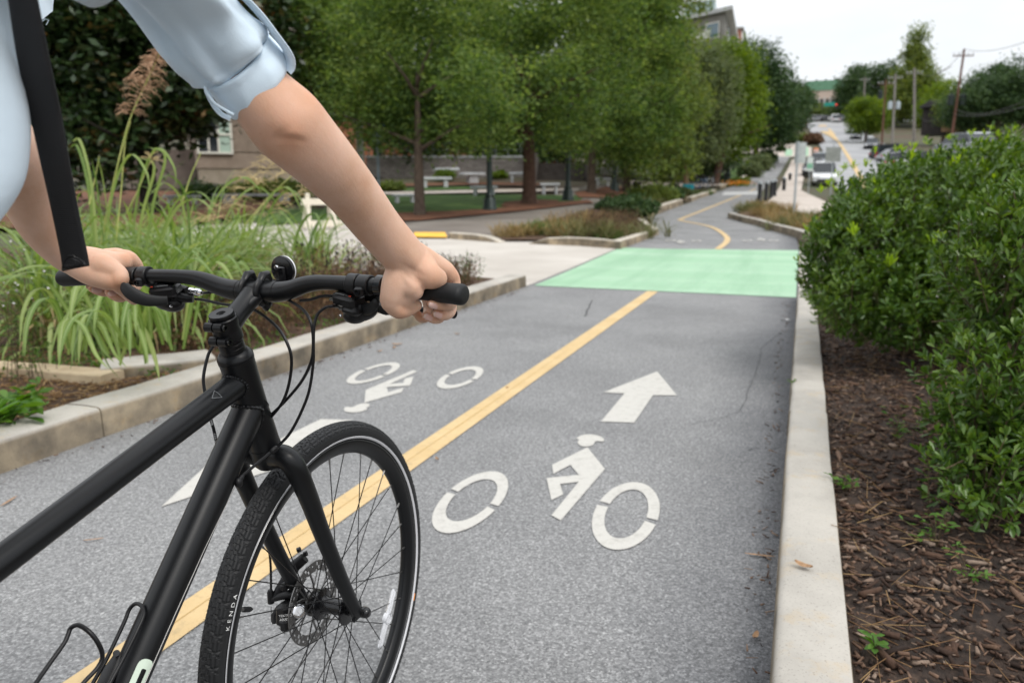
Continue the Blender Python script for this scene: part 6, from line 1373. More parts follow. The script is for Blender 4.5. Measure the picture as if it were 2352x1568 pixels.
# brown dried perennials along the left kerb
M_DRY = leaf_mat('dried_leaf', [(.055, .028, .018), (.11, .058, .034), (.17, .10, .055), (.24, .17, .08)], .9, .2, 2)
M_DRYSTEM = noisy('dried_stem', (.06, .035, .022), (.13, .08, .045), 20, .95); M_SEEDBLK = noisy('black_seedhead', (.012, .010, .010), (.03, .022, .02), 40, .9)
def perennial(x, y, n, h, w, label, group='dried perennials along the left kerb', z=.09, m=None, ms=None, heads=True, L=.030, greens=0, name='dried_perennial', cat='dried plant', dens=17):
    root = empty(name, (x, y, z), 0, label, cat, group); mb = MB(); mh = MB(); P = []; Dd = []
    for k in range(n):
        a = random.random() * 2 * PI; q = w * math.sqrt(random.random()); b = np.array([q * math.cos(a), q * math.sin(a), 0]); hh = h * random.uniform(.5, 1.1); e = b + np.array([random.gauss(0, .10) * hh, random.gauss(0, .10) * hh, hh]); mid_ = (b + e) / 2 + np.array([random.gauss(0, .02), random.gauss(0, .02), 0])
        mb.tube([b, mid_, e], [.0026, .002, .0012], 4)
        for j in range(2):
            t = random.uniform(.45, .85); s0 = b + (e - b) * t; e2 = s0 + np.array([random.gauss(0, .10), random.gauss(0, .10), random.uniform(.05, .16)]) * h; mb.tube([s0, e2], [.0015, .0009], 4)
            if heads and random.random() < .5: mh.ball(e2, (.007, .007, .010), 0, 6, 4)
        if heads and random.random() < .6: mh.ball(e, (.008, .008, .012), 0, 6, 4)
        for j in range(dens):
            t = random.uniform(.05, .95); P.append(b + (e - b) * t + np.array([random.gauss(0, .03), random.gauss(0, .03), 0])); v = np.array([random.gauss(0, 1), random.gauss(0, 1), random.gauss(-.1, .7)]); Dd.append(v / np.linalg.norm(v))
    nb = len(mb.v); mb.v += mh.v; mb.f += [tuple(i + nb for i in f) for f in mh.f]; mb.m += [1] * len(mh.f); mb.build('stem', [ms or M_DRYSTEM, M_SEEDBLK], root)
    n2 = len(P); leaves_obj('foliage', np.array(P), np.array(Dd), rng.uniform(.6, 1.5, n2) * L, np.full(n2, .4), m or M_DRY, root, droop=.2)
    return root
pl_ = [(-2.95, 3.55, 75, .48, .30, 'reddish-brown dried plants behind the stem cap'), (-2.85, 4.3, 75, .50, .32, 'reddish-brown dried plants under the right handlebar half'), (-3.2, 4.9, 75, .56, .34, 'dried plants with black seed heads around the round reflector'),
       (-2.8, 5.2, 70, .48, .30, 'tan dried plants below the right brake lever'), (-3.0, 6.0, 75, .50, .36, 'tan dried plants left of the rider\'s right wrist'), (-3.5, 6.5, 75, .60, .40, 'tall dried stems with black seed heads against the pale drive'), (-2.75, 6.85, 50, .32, .22, 'low dried plants at the kerb end right of the right hand'), (-2.95, 3.0, 45, .34, .26, 'low brown dried plants just above the left kerb')]
for a in pl_: perennial(*a)
M_LOWG = leaf_mat('low_green_leaf', [(.03, .075, .012), (.055, .12, .018), (.10, .17, .03)], .6, .35, 4)
perennial(-2.85, 7.25, 40, .34, .26, 'low green plants at the end of the left kerb by the concrete drive', None, m=M_LOWG, heads=False, name='low_plant', cat='plant')
n_ = 3800; gx = rng.uniform(-4.4, -2.5, n_); gy = rng.uniform(2.2, 4.6, n_); keep = (np.sin(gx * 5) + np.sin(gy * 6.1 + 1) + rng.normal(0, .7, n_)) > -.35; gx, gy = gx[keep], gy[keep]
dv = rng.normal(size=(len(gx), 3)); dv[:, 2] = np.abs(dv[:, 2]) * .6 + .15; dv /= np.linalg.norm(dv, axis=1)[:, None]
tag(leaves_obj('ground_cover', np.stack([gx, gy, rng.uniform(.085, .125, len(gx))], 1), dv, rng.uniform(.02, .045, len(gx)), np.full(len(gx), .5), M_LOWG, None), kind='stuff')

# ---- mulch chips and pine straw (uncountable)
def chips(name, n, xr, yr, z, lr, wr, m, dens=None):
    x = rng.uniform(*xr, n); y = yr[0] + (yr[1] - yr[0]) * rng.random(n) ** (1.5 if dens is None else dens); a = rng.uniform(0, PI, n); L = rng.uniform(*lr, n); w = rng.uniform(*wr, n); tl = rng.normal(0, .22, n)
    d = np.stack([np.cos(a) * np.cos(tl), np.sin(a) * np.cos(tl), np.sin(tl)], 1); s = np.stack([-np.sin(a), np.cos(a), rng.normal(0, .3, n)], 1); s /= np.linalg.norm(s, axis=1)[:, None]; nn = np.cross(d, s)
    c = np.stack([x, y, z + np.abs(rng.normal(0, .008, n)) + .002], 1); hl = (d * L[:, None] / 2); hw = s * w[:, None] / 2; hn = nn * (w * .28)[:, None]; tp = rng.uniform(.35, .95, n)[:, None]
    V = np.stack([c - hl - hw - hn, c - hl + hw - hn, c + hl + hw * tp - hn, c + hl - hw * tp - hn, c - hl - hw * .8 + hn, c - hl + hw * .8 + hn, c + hl + hw * tp * .8 + hn, c + hl - hw * tp * .8 + hn], 1).reshape(-1, 3)
    f = np.array([(0, 3, 2, 1), (4, 5, 6, 7), (0, 1, 5, 4), (1, 2, 6, 5), (2, 3, 7, 6), (3, 0, 4, 7)])
    return tag(mesh_np(name, V, (f[None] + (np.arange(n) * 8)[:, None, None]).reshape(-1, 4), m), kind='stuff')
def chip_mat(name, cols):
    m = mat(name, cols[0], .9, spec=.25); g = nd(m, 'ShaderNodeNewGeometry'); n = noise(m, 120, 3)
    k = len(cols); c = ramp(m, g.outputs['Random Per Island'], [(i / (k - 1), q) for i, q in enumerate(cols)]); base(m, mixc(m, 1.0, c, ramp(m, n.outputs['Fac'], [(.3, (.65, .65, .65)), (.7, (1.15, 1.15, 1.15))]), 'MULTIPLY')); return m
M_CHIP = chip_mat('mulch_chip', [(.016, .010, .008), (.035, .021, .015), (.075, .042, .028), (.12, .07, .046), (.175, .11, .075), (.26, .195, .15)])
M_STRAW = chip_mat('straw', [(.16, .085, .04), (.28, .17, .08), (.40, .27, .13)])
chips('mulch_chips', 30000, (.965, 3.2), (-.6, 6.6), .088, (.007, .036), (.003, .011), M_CHIP)
chips('bark_pieces', 1500, (1.0, 3.0), (-.5, 6), .090, (.025, .07), (.008, .022), M_CHIP)
chips('pine_needles', 1000, (.97, 2.6), (-.4, 5.5), .096, (.05, .16), (.0012, .0028), M_STRAW)
chips('bark_litter', 3000, (-4.2, -2.45), (.8, 2.6), .086, (.015, .06), (.003, .010), M_STRAW, 1)
chips('gutter_litter', 190, (.715, .79), (.3, 7.2), .002, (.008, .032), (.0015, .006), M_CHIP, 1.2)
chips('gutter_litter', 150, (-2.19, -2.08), (.4, 7.4), .002, (.008, .035), (.002, .008), M_CHIP, 1.0)
# fallen leaves lying on the path
M_LITTER = chip_mat('dry_leaf', [(.22, .12, .06), (.34, .20, .11), (.42, .30, .18)])
for i, (u, v, L, lab) in enumerate([(912, 792, .075, 'crumpled tan leaf on the asphalt under the right grip'), (905, 800, .05, 'smaller leaf scrap touching the crumpled tan leaf'), (1050, 768, .05, 'pale round leaf with a stalk below the brake lever tip'), (872, 808, .05, 'brown twig-like leaf left of the crumpled tan leaf'), (1004, 1057, .03, 'small brown leaf beside the yellow line near the tyre'), (215, 1240, .06, 'thin reddish needle on the asphalt under the top tube'), (20, 1152, .10, 'straw-coloured stem at the left picture edge'), (1745, 1276, .09, 'bare twig in the right gutter'), (1735, 1465, .035, 'rust-red leaf in the right gutter at the bottom'), (1845, 1303, .05, 'curved dark twig on top of the right kerb'), (1165, 892, .022, 'tiny brown scrap in the middle of the right lane'), (1810, 736, .07, 'pale scrap of litter by the right kerb near the green')]):
    p = at(u, v, .135 if i == 9 else .004)
    mb = MB(); rg = []; thin = L > .055 and i in (3, 5, 6, 7, 9); k = .10 if thin else .42
    for t in np.linspace(-.5, .5, 7):
        w = L * k * math.sqrt(max(.02, 1 - (2 * t) ** 2)) * .5; z = .004 + .006 * (2 * t) ** 2 * (0 if thin else 1); rg.append([(L * t, -w, z + .004 * (not thin)), (L * t, 0, z), (L * t, w, z + .005 * (not thin)), (L * t, 0, z + .0015)])
    mb.loft(rg); o = mb.build('fallen_twig' if thin else 'fallen_leaf', mat('litter_white', (.6, .6, .6), .7) if i == 11 else M_LITTER, None, False); o.location = [float(c) for c in p]; o.rotation_euler = (0, 0, i * 1.3 + .4); tag(o, lab, 'leaf' if not thin else 'twig', 'litter on the path')

# white asters at the far left edge of the grass
M_ASTER = mat('aster_white', (.62, .58, .60), .7)
for u, v, D, lab in ((35, 650, 4.3, 'white-flowered aster below the blue shirt hem'), (70, 575, 5.4, 'white-flowered aster behind the rider\'s left forearm')):
    c = dep(u, v, D); q = perennial(c[0], c[1], 16, float(c[2]) + .02, .16, lab, 'white asters among the grass', .09, m=M_LOWG, ms=M_TWIG, heads=False, name='aster', cat='flower', L=.03); hp = float(c[2]) - .09
    P = rng.normal(size=(26, 3)) * np.array([.10, .10, .06]) + np.array([0, 0, hp]); quads_obj('blossoms', P, rng.uniform(.006, .011, 26), M_ASTER, q, 1.1, .4)
# ------------------------------------------------------------------ park furniture, buildings, road things
M_STONE = noisy('pale_stone', (.46, .47, .49), (.60, .61, .62), 4, .8); M_LAMPGR = mat('dark_green_iron', (.018, .028, .024), .4, .4)
M_GALV = noisy('galvanised', (.30, .33, .34), (.40, .43, .44), 8, .45); M_SIGNBK = noisy('sign_back', (.40, .44, .42), (.50, .53, .51), 6, .4)
M_BLKIRON = mat('black_iron', (.014, .014, .015), .45, .3); M_WHITEP = mat('white_board', (.72, .70, .62), .6); M_GLASSD = mat('dark_glass', (.02, .025, .03), .08, spec=.6)
M_CREAM = mat('cream_board', (.72, .66, .54), .6)
def ground_at(u, D): p = gpt(u, D); return p
def face_cam(p): return math.atan2(CAM[1] - p[1], CAM[0] - p[0]) + PI / 2       # +Y of the thing points away from the camera
def px(D): return D / F
# benches and tables of pale stone
def bench(u, D, wpx, hpx, yaw, label, deep=.42, kind='bench', legs=2, group='pale stone benches in the park'):
    p = gpt(u, D); root = empty('stone_' + kind, p, face_cam(p) + yaw, label, kind, group); w = wpx * px(D); h = hpx * px(D); t = max(.09, h * .26)
    mb = MB(); mb.box((0, 0, h - t / 2), (w, deep, t), bev=.025); mb.build('seat' if kind == 'bench' else 'table_top', M_STONE, root)
    for s in ((-1, 1) if legs == 2 else (0,)):
        mb = MB(); mb.box((s * w * .32, 0, (h - t) / 2 - .05), (w * (.13 if legs == 2 else .4), deep * .8, h - t + .1), bev=.02); mb.build('leg', M_STONE, root)
    return root
for a in [(930, 31, 56, 22, .2, 'stone bench left of the brown forked trunk, on the near lawn edge'), (1000, 40, 75, 24, .1, 'stone bench partly behind the brown forked trunk'), (1112, 35, 62, 24, -.1, 'white stone bench behind the dark lamp post base'), (1263, 37, 44, 22, .1, 'white stone bench between the lamp post and the thick red-brown trunk'), (1385, 43, 36, 18, .1, 'stone bench beyond the second lamp post by the slim trunk'), (1190, 44, 42, 20, 0, 'stone bench far back between the lamp post and the thick trunk'), (420, 30, 80, 26, .15, 'stone bench seen through the grass right of the magnolia trunk'), (590, 31, 190, 24, .05, 'long low white stone bench across the park behind the grass')]: bench(*a)
bench(1085, 42, 52, 26, .3, 'round pale stone table behind the lamp post', .9, 'table', 1, 'pale stone tables in the park'); bench(1025, 47, 60, 24, 0, 'pale stone table by the green bush before the wall', .9, 'table', 1, 'pale stone tables in the park')
# lamp posts
def lamp(u, D, wpx, label):
    p = gpt(u, D); root = empty('lamp_post', p, 0, label, 'lamp post', 'dark lamp posts in the park'); r = wpx * px(D) / 2
    mb = MB(); mb.lathe([(r * 2.6, -.1), (r * 2.6, .12), (r * 2.3, .16), (r * 2.1, .42), (r * 1.5, .50), (r * 1.65, .55), (r * 1.15, .62), (r * 1.02, .9), (r, 2.2), (r * .85, 3.6), (r * 1.3, 3.64), (r * 1.3, 3.72)], (0, 0, 0), (0, 0, 1), 16); mb.build('post', M_LAMPGR, root)
    mb = MB(); mb.lathe([(.05, 3.70), (.12, 3.76), (.16, 3.95), (.12, 4.15), (.03, 4.25)], (0, 0, 0), (0, 0, 1), 16); mb.build('lantern', M_LAMPGR, root)
lamp(1125, 27, 13, 'dark green fluted lamp post on the near edge of the lawn'); lamp(1304, 32, 11, 'dark green lamp post right of the thick red-brown trunk'); lamp(1411, 41, 9, 'pale dusty lamp post between two slim trunks'); lamp(1670, 66, 7, 'far lamp post beside the dark leaning trunk'); lamp(1700, 78, 6, 'farthest lamp post at the end of the park row')
# round concrete pole and blue-grey sign post behind the forearm
p = gpt(832, 32); root = empty('concrete_pole', p, 0, 'pale grey concrete pole rising into the trees behind the forearm', 'pole'); mb = MB(); mb.tube([(0, 0, -.1), (0, 0, 4), (-.05, 0, 9)], [.16, .15, .12], 14); mb.build('shaft', noisy('pole_concrete', (.26, .27, .25), (.36, .37, .34), 3, .9), root)
p = gpt(872, 28); root = empty('sign_post', p, face_cam(p), 'slim blue-grey post with a pale panel next to the concrete pole', 'sign post'); mb = MB(); mb.cyl((0, 0, -.1), (0, 0, 3.0), .05, 10); mb.build('post', noisy('bluegrey', (.20, .25, .29), (.28, .33, .37), 6, .5), root); mb = MB(); mb.box((.06, .06, 2.62), (.42, .03, .55)); mb.box((.06, .06, 2.95), (.42, .03, .10), 1); mb.build('sign_panel', [noisy('sign_greenish', (.16, .22, .15), (.22, .28, .2), 6, .5), mat('blue_band', (.04, .14, .28), .5)], root)
# folding white barricade
p = at(736, 544, 0.0); root = empty('a_frame_barricade', p, face_cam(p) + .35, 'cream A-frame barricade standing on the concrete drive behind the grass', 'barricade'); k = px(19.5)
for s, tp in ((-1, -.30), (1, .30)):
    for q in (-1, 1):
        mb = MB(); mb.tube([(s * 34 * k + q * .02, q * .34, 0), (s * 26 * k, q * .03, 1.08)], [.055, .05], 4, up=(0, 1, 0)); mb.build('leg', M_CREAM, root)
for h, q in ((.88, -.12), (.34, -.26)):
    mb = MB(); mb.box((0, q, h), (92 * k, .03, .16), bev=.004); mb.build('board', M_CREAM, root)
# house with siding and window
def yawed(u, D, yaw=0): p = gpt(u, D); return p, face_cam(p) + yaw
p, rz = yawed(560, 40, .10); k = px(40); root = empty('house', p, rz, 'low tan house with lap siding and a white-framed window behind the grass', 'house')
mb = MB(); x0, x1 = -95 * k, 150 * k; mb.box(((x0 + x1) / 2, 4, 2.6), (x1 - x0, 8, 3.2))
for i in range(20): mb.box(((x0 + x1) / 2, -.02 - .0, 1.9 + i * .14), (x1 - x0 + .02, .05, .125), 0, Matrix.Rotation(0, 4, 'X'))
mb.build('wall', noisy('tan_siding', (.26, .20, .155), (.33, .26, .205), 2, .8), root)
mb = MB(); mb.box(((x0 + x1) / 2, 4.0, .5), (x1 - x0 - .1, 7.9, 2.4)); mb.build('foundation', noisy('tan_plinth', (.30, .25, .19), (.38, .32, .25), 2, .85), root)
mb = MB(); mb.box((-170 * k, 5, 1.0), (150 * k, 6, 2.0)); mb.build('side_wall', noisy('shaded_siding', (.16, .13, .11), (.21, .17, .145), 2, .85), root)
mb = MB(); mb.prism([(x0 - .5, 4.1), (x1 + .5, 4.1), (x1 - 1.5, 6.0), (x0 + 1.5, 6.0)], -.5, 8.5, 0, Matrix(((1, 0, 0, 0), (0, 0, 1, 0), (0, 1, 0, 0), (0, 0, 0, 1)))); mb.build('roof', noisy('roof_shingle', (.05, .045, .04), (.08, .07, .06), 5, .9), root)
wx0, wx1, wz0, wz1 = -92 * k, -20 * k, 1.75, 3.35
mb = MB()
for xx in (wx0, wx0 + 23 * k, wx1 - 28 * k, wx1): mb.box((xx, -.09, (wz0 + wz1) / 2), (.10, .12, wz1 - wz0 + .1))
for zz in (wz0, wz1, (wz0 + wz1) / 2 + .1): mb.box(((wx0 + wx1) / 2, -.088, zz), (wx1 - wx0 + .1, .11, .10))
wf = mb.build('window', M_WHITEP, root); mb = MB(); mb.box(((wx0 + wx1) / 2, -.06, (wz0 + wz1) / 2), (wx1 - wx0, .03, wz1 - wz0)); mb.build('pane', M_GLASSD, wf); mb = MB(); mb.box((wx1 - 14 * k, -.078, (wz0 + wz1) / 2 + .0), (26 * k, .012, wz1 - wz0 - .1)); mb.build('blind', mat('pale_blind', (.42, .55, .46), .7), wf)
# brick building with columns, retaining wall and stair
p, rz = yawed(960, 62, .05); k = px(62); root = empty('brick_building', p, rz, 'orange brick building with pale columns glimpsed between the trees', 'building')
M_BRICK = noisy('orange_brick', (.30, .115, .065), (.42, .18, .10), 3, .9)
mb = MB(); mb.box((60 * k, 5, 3.5), (640 * k, 8, 8)); mb.build('wall', M_BRICK, root)
mb = MB(); mb.box((-140 * k, .9, 4.25), (260 * k, .5, .35)); mb.build('ledge', M_STONE, root)
for i in range(9):
    mb = MB(); mb.box((150 * k + i * 26 * k, .3, 1.75), (7 * k, .3, 2.6)); mb.box((150 * k + i * 26 * k, .3, 3.1), (10 * k, .4, .15)); mb.box((150 * k + i * 26 * k, .3, .42), (10 * k, .4, .15)); mb.build('column', M_STONE, root)
for i in range(5):
    mb = MB(); mb.box((165 * k + i * 52 * k, .96, 1.9), (16 * k, .08, 1.8)); mb.build('window', M_GLASSD, root)
p, rz = yawed(1040, 50, .02); k = px(50); root = empty('retaining_wall', p, rz, 'grey stacked-stone retaining wall with a thin rail at the back of the park', 'wall')
M_STACK = mat('stacked_stone', (.2, .18, .17), .9); _br = nd(M_STACK, 'ShaderNodeTexBrick', Scale=1.0); _br.inputs['Color1'].default_value = (.20, .175, .16, 1); _br.inputs['Color2'].default_value = (.29, .26, .24, 1); _br.inputs['Mortar'].default_value = (.10, .09, .085, 1); _tc = nd(M_STACK, 'ShaderNodeTexCoord'); _mp = nd(M_STACK, 'ShaderNodeMapping'); _mp.inputs['Rotation'].default_value = (PI / 2, 0, 0); _mp.inputs['Scale'].default_value = (1.6, 1.6, 1.6); ln(M_STACK, _tc.outputs['Object'], _mp.inputs['Vector']); ln(M_STACK, _mp.outputs[0], _br.inputs['Vector']); base(M_STACK, _br.outputs['Color'])
mb = MB(); mb.box((0, .3, .55), (390 * k, .6, 1.3)); mb.build('face', M_STACK, root); mb = MB(); mb.box((0, .3, 1.26), (394 * k, .7, .12)); mb.build('coping', M_STONE, root)
mb = MB(); mb.cyl((-190 * k, .3, 2.1), (190 * k, .3, 2.1), .03, 6); mb.cyl((-190 * k, .3, 1.7), (190 * k, .3, 1.7), .02, 6)
for i in range(14): mb.cyl((-190 * k + i * 29 * k, .3, 1.3), (-190 * k + i * 29 * k, .3, 2.1), .025, 6)
mb.build('rail', M_GALV, root)
p, rz = yawed(1290, 46, 0); k = px(46); root = empty('stair', p, rz, 'dark stepped stair with side walls behind the stone benches', 'stair'); mb = MB()
for i in range(7): mb.box((0, .35 * i + 1.5, .15 * i + .02), (112 * k, 3.0, .15))
mb.build('steps', noisy('dark_step', (.06, .05, .045), (.10, .085, .075), 5, .9), root)
for s in (-1, 1):
    mb = MB(); mb.box((s * 62 * k, 2, .7), (10 * k, 4.4, 1.6)); mb.build('side_wall', noisy('wall_taupe', (.13, .11, .10), (.18, .155, .14), 4, .9) if s < 0 else bpy.data.materials['wall_taupe'], root)
p, rz = yawed(1400, 62, 0); k = px(62); root = empty('picket_fence', p, rz, 'pale picket fence behind the slim tree trunks', 'fence'); mb = MB(); mb.box((0, 0, 1.5), (220 * k, .06, .1)); mb.box((0, 0, .4), (220 * k, .06, .1)); mb.build('rail', M_STONE, root); mb = MB()
for i in range(30): mb.box((-108 * k + i * 7.4 * k, -.06, .9), (3.2 * k, .05, 1.8))
mb.build('pickets', M_STONE, root)
# low hedges and bushes in the park
def bush(name, u, D, wpx, hpx, kind, label, n=90, sz=.06, group=None, dm=None, z=0.0, per=30, cat='bush', up=.5):
    p = gpt(u, D); k = px(D); w, h = wpx * k / 2, hpx * k; root = empty(name, p, 0, label, cat, group)
    P = lobes_points([(0, 0, h * up + z, w, dm or w * .8, h * .55), (-w * .5, .1, h * .4 + z, w * .5, (dm or w) * .6, h * .4), (w * .5, -.1, h * .42 + z, w * .5, (dm or w) * .6, h * .42)], n, per, max(.05, h * .22)); P = P[P[:, 2] > .01]
    quads_obj('foliage', P, rng.uniform(.6, 1.3, len(P)) * sz, TREE_M[kind] if isinstance(kind, str) else kind, root, 1.6, .8)
    mb = MB()
    for q in range(7): a = q * .9; mb.tube([(0, 0, 0), (w * .4 * math.cos(a), w * .4 * math.sin(a), h * .8)], [.02, .006], 5)
    mb.build('stem', M_TWIG, root); return root
GB = 'bushes in the park'
bush('bush', 620, 33, 190, 46, 'olive', 'yellow-green clipped bush in front of the tan house', 160, .06, GB); bush('bush', 470, 33, 110, 40, 'dark', 'darker bush beside the magnolia trunk', 100, .06, GB); bush('bush', 1022, 45, 44, 22, 'lime', 'bright green bush against the retaining wall', 60, .06, GB); bush('bush', 900, 38, 60, 20, 'olive', 'small bush behind the sign post', 60, .06, GB); bush('bush', 1145, 47, 40, 16, 'lime', 'small bright bush left of the stair', 50, .06, GB)
# planted strip between path and park walk
GP = 'plants in the bed beside the far path'
M_BUFF = leaf_mat('buff_grass', [(.16, .12, .05), (.26, .19, .08), (.34, .26, .12)], .9, .3, 3); M_BUFFG = leaf_mat('buff_green', [(.07, .09, .03), (.12, .13, .05), (.20, .17, .07)], .8, .3, 3)
def tuft(u, D, h, n, m, label, wid=.008, spread=.5, w=.25, group=GP, name='grass_tuft', cat='grass tuft'):
    p = gpt(u, D); root = empty(name, p, 0, label, cat, group); rts = np.array([(rng.normal(0, w), rng.normal(0, w), 0) for _ in range(30)]); blades('blades', rts, n, (h * .6, h * 1.2), wid, m, root, spread, .8, 5); return root
tuft(1188, 17.2, .42, 420, M_BUFF, 'round buff grass tuft between two kerb ends'); tuft(1240, 17.8, .40, 420, M_LOWG, 'dark green grass tuft right of the round buff one', .01); tuft(1300, 17.3, .42, 420, M_BUFF, 'buff grass tuft with rusty base beside the long kerb'); tuft(1350, 17.0, .45, 420, M_BUFFG, 'green and buff grass tuft near the kerb corner', .008); tuft(1285, 18.5, .45, 380, M_BUFF, 'dry grass tuft at the back of the corner bed')
def far_per(u, D, n, h, w, label, **kw):
    p = gpt(u, D); return perennial(p[0], p[1], n, h, w, label, GP, p[2], **kw)
far_per(1385, 17.2, 110, .62, .55, 'dark brown seed-headed plants at the kerb corner', L=.03); far_per(1425, 19.4, 110, .65, .45, 'taller dark brown plants right at the corner kerb', L=.03); far_per(1415, 20, 90, .6, .6, 'brown plants behind the corner kerb', L=.03); far_per(1340, 19, 80, .5, .6, 'reddish dried plants at the back of the corner bed', L=.03); far_per(1395, 16.7, 60, .28, .4, 'low green plants against the corner kerb', m=M_LOWG, heads=False, name='low_plant', cat='plant', L=.035)
bush('low_shrub', 1440, 28, 130, 40, 'dark', 'dark green mound shrub behind the corner bed', 150, .05, GP); bush('low_shrub', 1500, 38, 105, 34, 'olive', 'olive mound shrub beside the bend of the path', 150, .05, GP); bush('low_shrub', 1556, 43, 80, 20, 'grey', 'grey-green shrub near the far crossing', 130, .06, GP); bush('low_shrub', 1528, 41, 80, 26, 'dark', 'dark shrub behind the olive mound', 110, .06, GP); bush('low_shrub', 1465, 32, 70, 26, M_BUFFG, 'dull green low shrub at the path bend', 100, .05, GP)
for i, (u, D, w_, h_, kd, lab) in enumerate([(1745, 78, 40, 34, 'grey', 'grey-green planting beside the rising path, nearest the plaza'), (1762, 88, 30, 26, 'dark', 'dark planting beside the rising path'), (1720, 70, 44, 30, 'grey', 'grey-green mound above the orange flowers'), (1700, 62, 40, 14, 'olive', 'low yellow-green planting at the plaza edge'), (1793, 107, 14, 10, 'dark', 'small round bush at the far concrete crossing'), (1850, 132, 30, 16, 'olive', 'green end of the far rust planting'), (1868, 126, 30, 20, M_DRY, 'rust-red planting in the far path bend'), (1795, 136, 34, 12, M_BUFF, 'buff planting left of the far path bend'), (1815, 128, 16, 20, 'grey', 'greyish shrub under the dark round tree')]): bush('low_shrub', u, D, w_, h_, kd, lab, 90, .10 * D / 80, 'plants beside the rising path')
p = gpt(1693, 60); root = empty('flower_patch', p, 0, 'patch of orange flowers at the foot of the rising path', 'flowers'); P = rng.normal(size=(260, 3)) * np.array([.5, .4, .09]) + np.array([0, 0, .25]); quads_obj('blossoms', P, np.full(260, .05), mat('orange_petal', (.75, .26, .02), .6), root); quads_obj('foliage', rng.normal(size=(300, 3)) * np.array([.6, .4, .08]) + np.array([0, 0, .12]), np.full(300, .05), TREE_M['lime'], root)
for i, (u, D, h, m_, lab) in enumerate([(1330, 17.5, .5, M_BUFFG, 'dull green grass behind the buff tufts of the corner bed'), (1425, 18.2, .5, M_BUFFG, 'dull green grass among the dark brown plants'), (1448, 28, .5, M_LOWG, 'green grass tuft by the far end of the corner kerb'), (1400, 22, .5, M_BUFFG, 'dull green grass at the back of the corner bed'), (1478, 35, .45, M_BUFFG, 'pale green grass below the olive mound'), (1535, 42, .45, M_BUFF, 'buff grass between the two mounds'), (1600, 47, .4, M_LOWG, 'green grass tuft at the far end of the bed'), (1350, 21, .5, M_BUFF, 'buff grass beside the park walk')]): tuft(u, D, h, 480, m_, lab, .011, .5, .5)
# dry grasses on the right island
GI = 'dry grasses on the right island'
for i, (u, D, h, lab) in enumerate([(1722, 31, .50, 'dry tan grass at the island\'s left tip'), (1760, 28, .50, 'dry tan grass left of the signpost foot'), (1800, 25, .52, 'dry tan grass in front of the signpost'), (1840, 22, .54, 'greener dry grass right of the signpost'), (1880, 20.6, .58, 'dry grass touching the big shrub'), (1780, 31, .5, 'dry grass behind the signpost'), (1855, 25.5, .55, 'dry grass at the back right of the island'), (1748, 33, .45, 'pale dry grass behind the island tip')]): tuft(u, D, h, 520, M_BUFF if i % 3 else M_BUFFG, lab, .009, .55, .38, GI)
# bollards
GBo = 'black bollards along the path edge'
for u, D, hpx, wpx, lab in [(1744, 38, 46, 9, 'leftmost and nearest black bollard of the row'), (1759, 39.5, 44, 8, 'second black bollard from the left'), (1771, 42, 41, 8, 'third black bollard, overlapping the one behind'), (1779, 44, 39, 8, 'fourth black bollard, close behind the third'), (1800, 54, 31, 8, 'fifth black bollard, up the slope'), (1814, 66, 17, 7, 'farthest small black bollard up the slope')]:
    p = gpt(u, D); h = hpx * px(D); r = wpx * px(D) / 2; root = empty('bollard', p, 0, lab, 'bollard', GBo); mb = MB(); mb.lathe([(r * 1.15, -.1), (r * 1.15, .06), (r, .08), (r, h * .90)], (0, 0, 0), (0, 0, 1), 14); mb.build('post', M_BLKIRON, root); mb = MB(); mb.lathe([(r * 1.04, h * .88), (r * 1.04, h * .94), (r * .9, h * .985), (r * .5, h)], (0, 0, 0), (0, 0, 1), 14); mb.build('cap', M_GALV, root)
# signs
p = gpt(1823, 29); root = empty('sign_post', p, face_cam(p) + .25, 'grey steel signpost with a pale panel in the dry grass island', 'sign post'); H = 2.62
mb = MB(); mb.box((0, 0, H / 2), (.075, .05, H + .1), bev=.01); mb.build('post', M_GALV, root); mb = MB(); mb.box((.11, .05, H - .36), (.40, .012, .74), bev=.004); mb.build('sign_panel', M_SIGNBK, root)
p = gpt(1907, 45); root = empty('road_sign', p, face_cam(p), 'square grey sign back standing before the white car', 'sign'); mb = MB(); mb.cyl((0, 0, 0), (0, 0, 2.9), .035, 8); mb.build('post', M_GALV, root); zt = (340 - 0); mb = MB(); zc_ = (dep(1907, 356, 45) - p)[2]; mb.box((0, -.06, zc_), (.80, .02, .82), bev=.004); mb.build('sign_panel', noisy('grey_sign', (.24, .255, .23), (.32, .335, .31), 6, .5), root)
p = gpt(1856, 47); root = empty('road_sign', p, face_cam(p), 'narrow pale green and white sign left of the white car', 'sign'); zc_ = (dep(1856, 378, 47) - p)[2]; mb = MB(); mb.cyl((0, .05, 0), (0, .05, zc_ + .5), .03, 8); mb.build('post', M_GALV, root); mb = MB(); mb.box((0, 0, zc_), (.34, .02, .82), 0, bev=.004); mb.box((0, -.014, zc_ - .1), (.30, .008, .3), 1); mb.build('sign_panel', [mat('sign_white', (.66, .72, .68), .5), mat('sign_green', (.22, .48, .32), .5)], root)
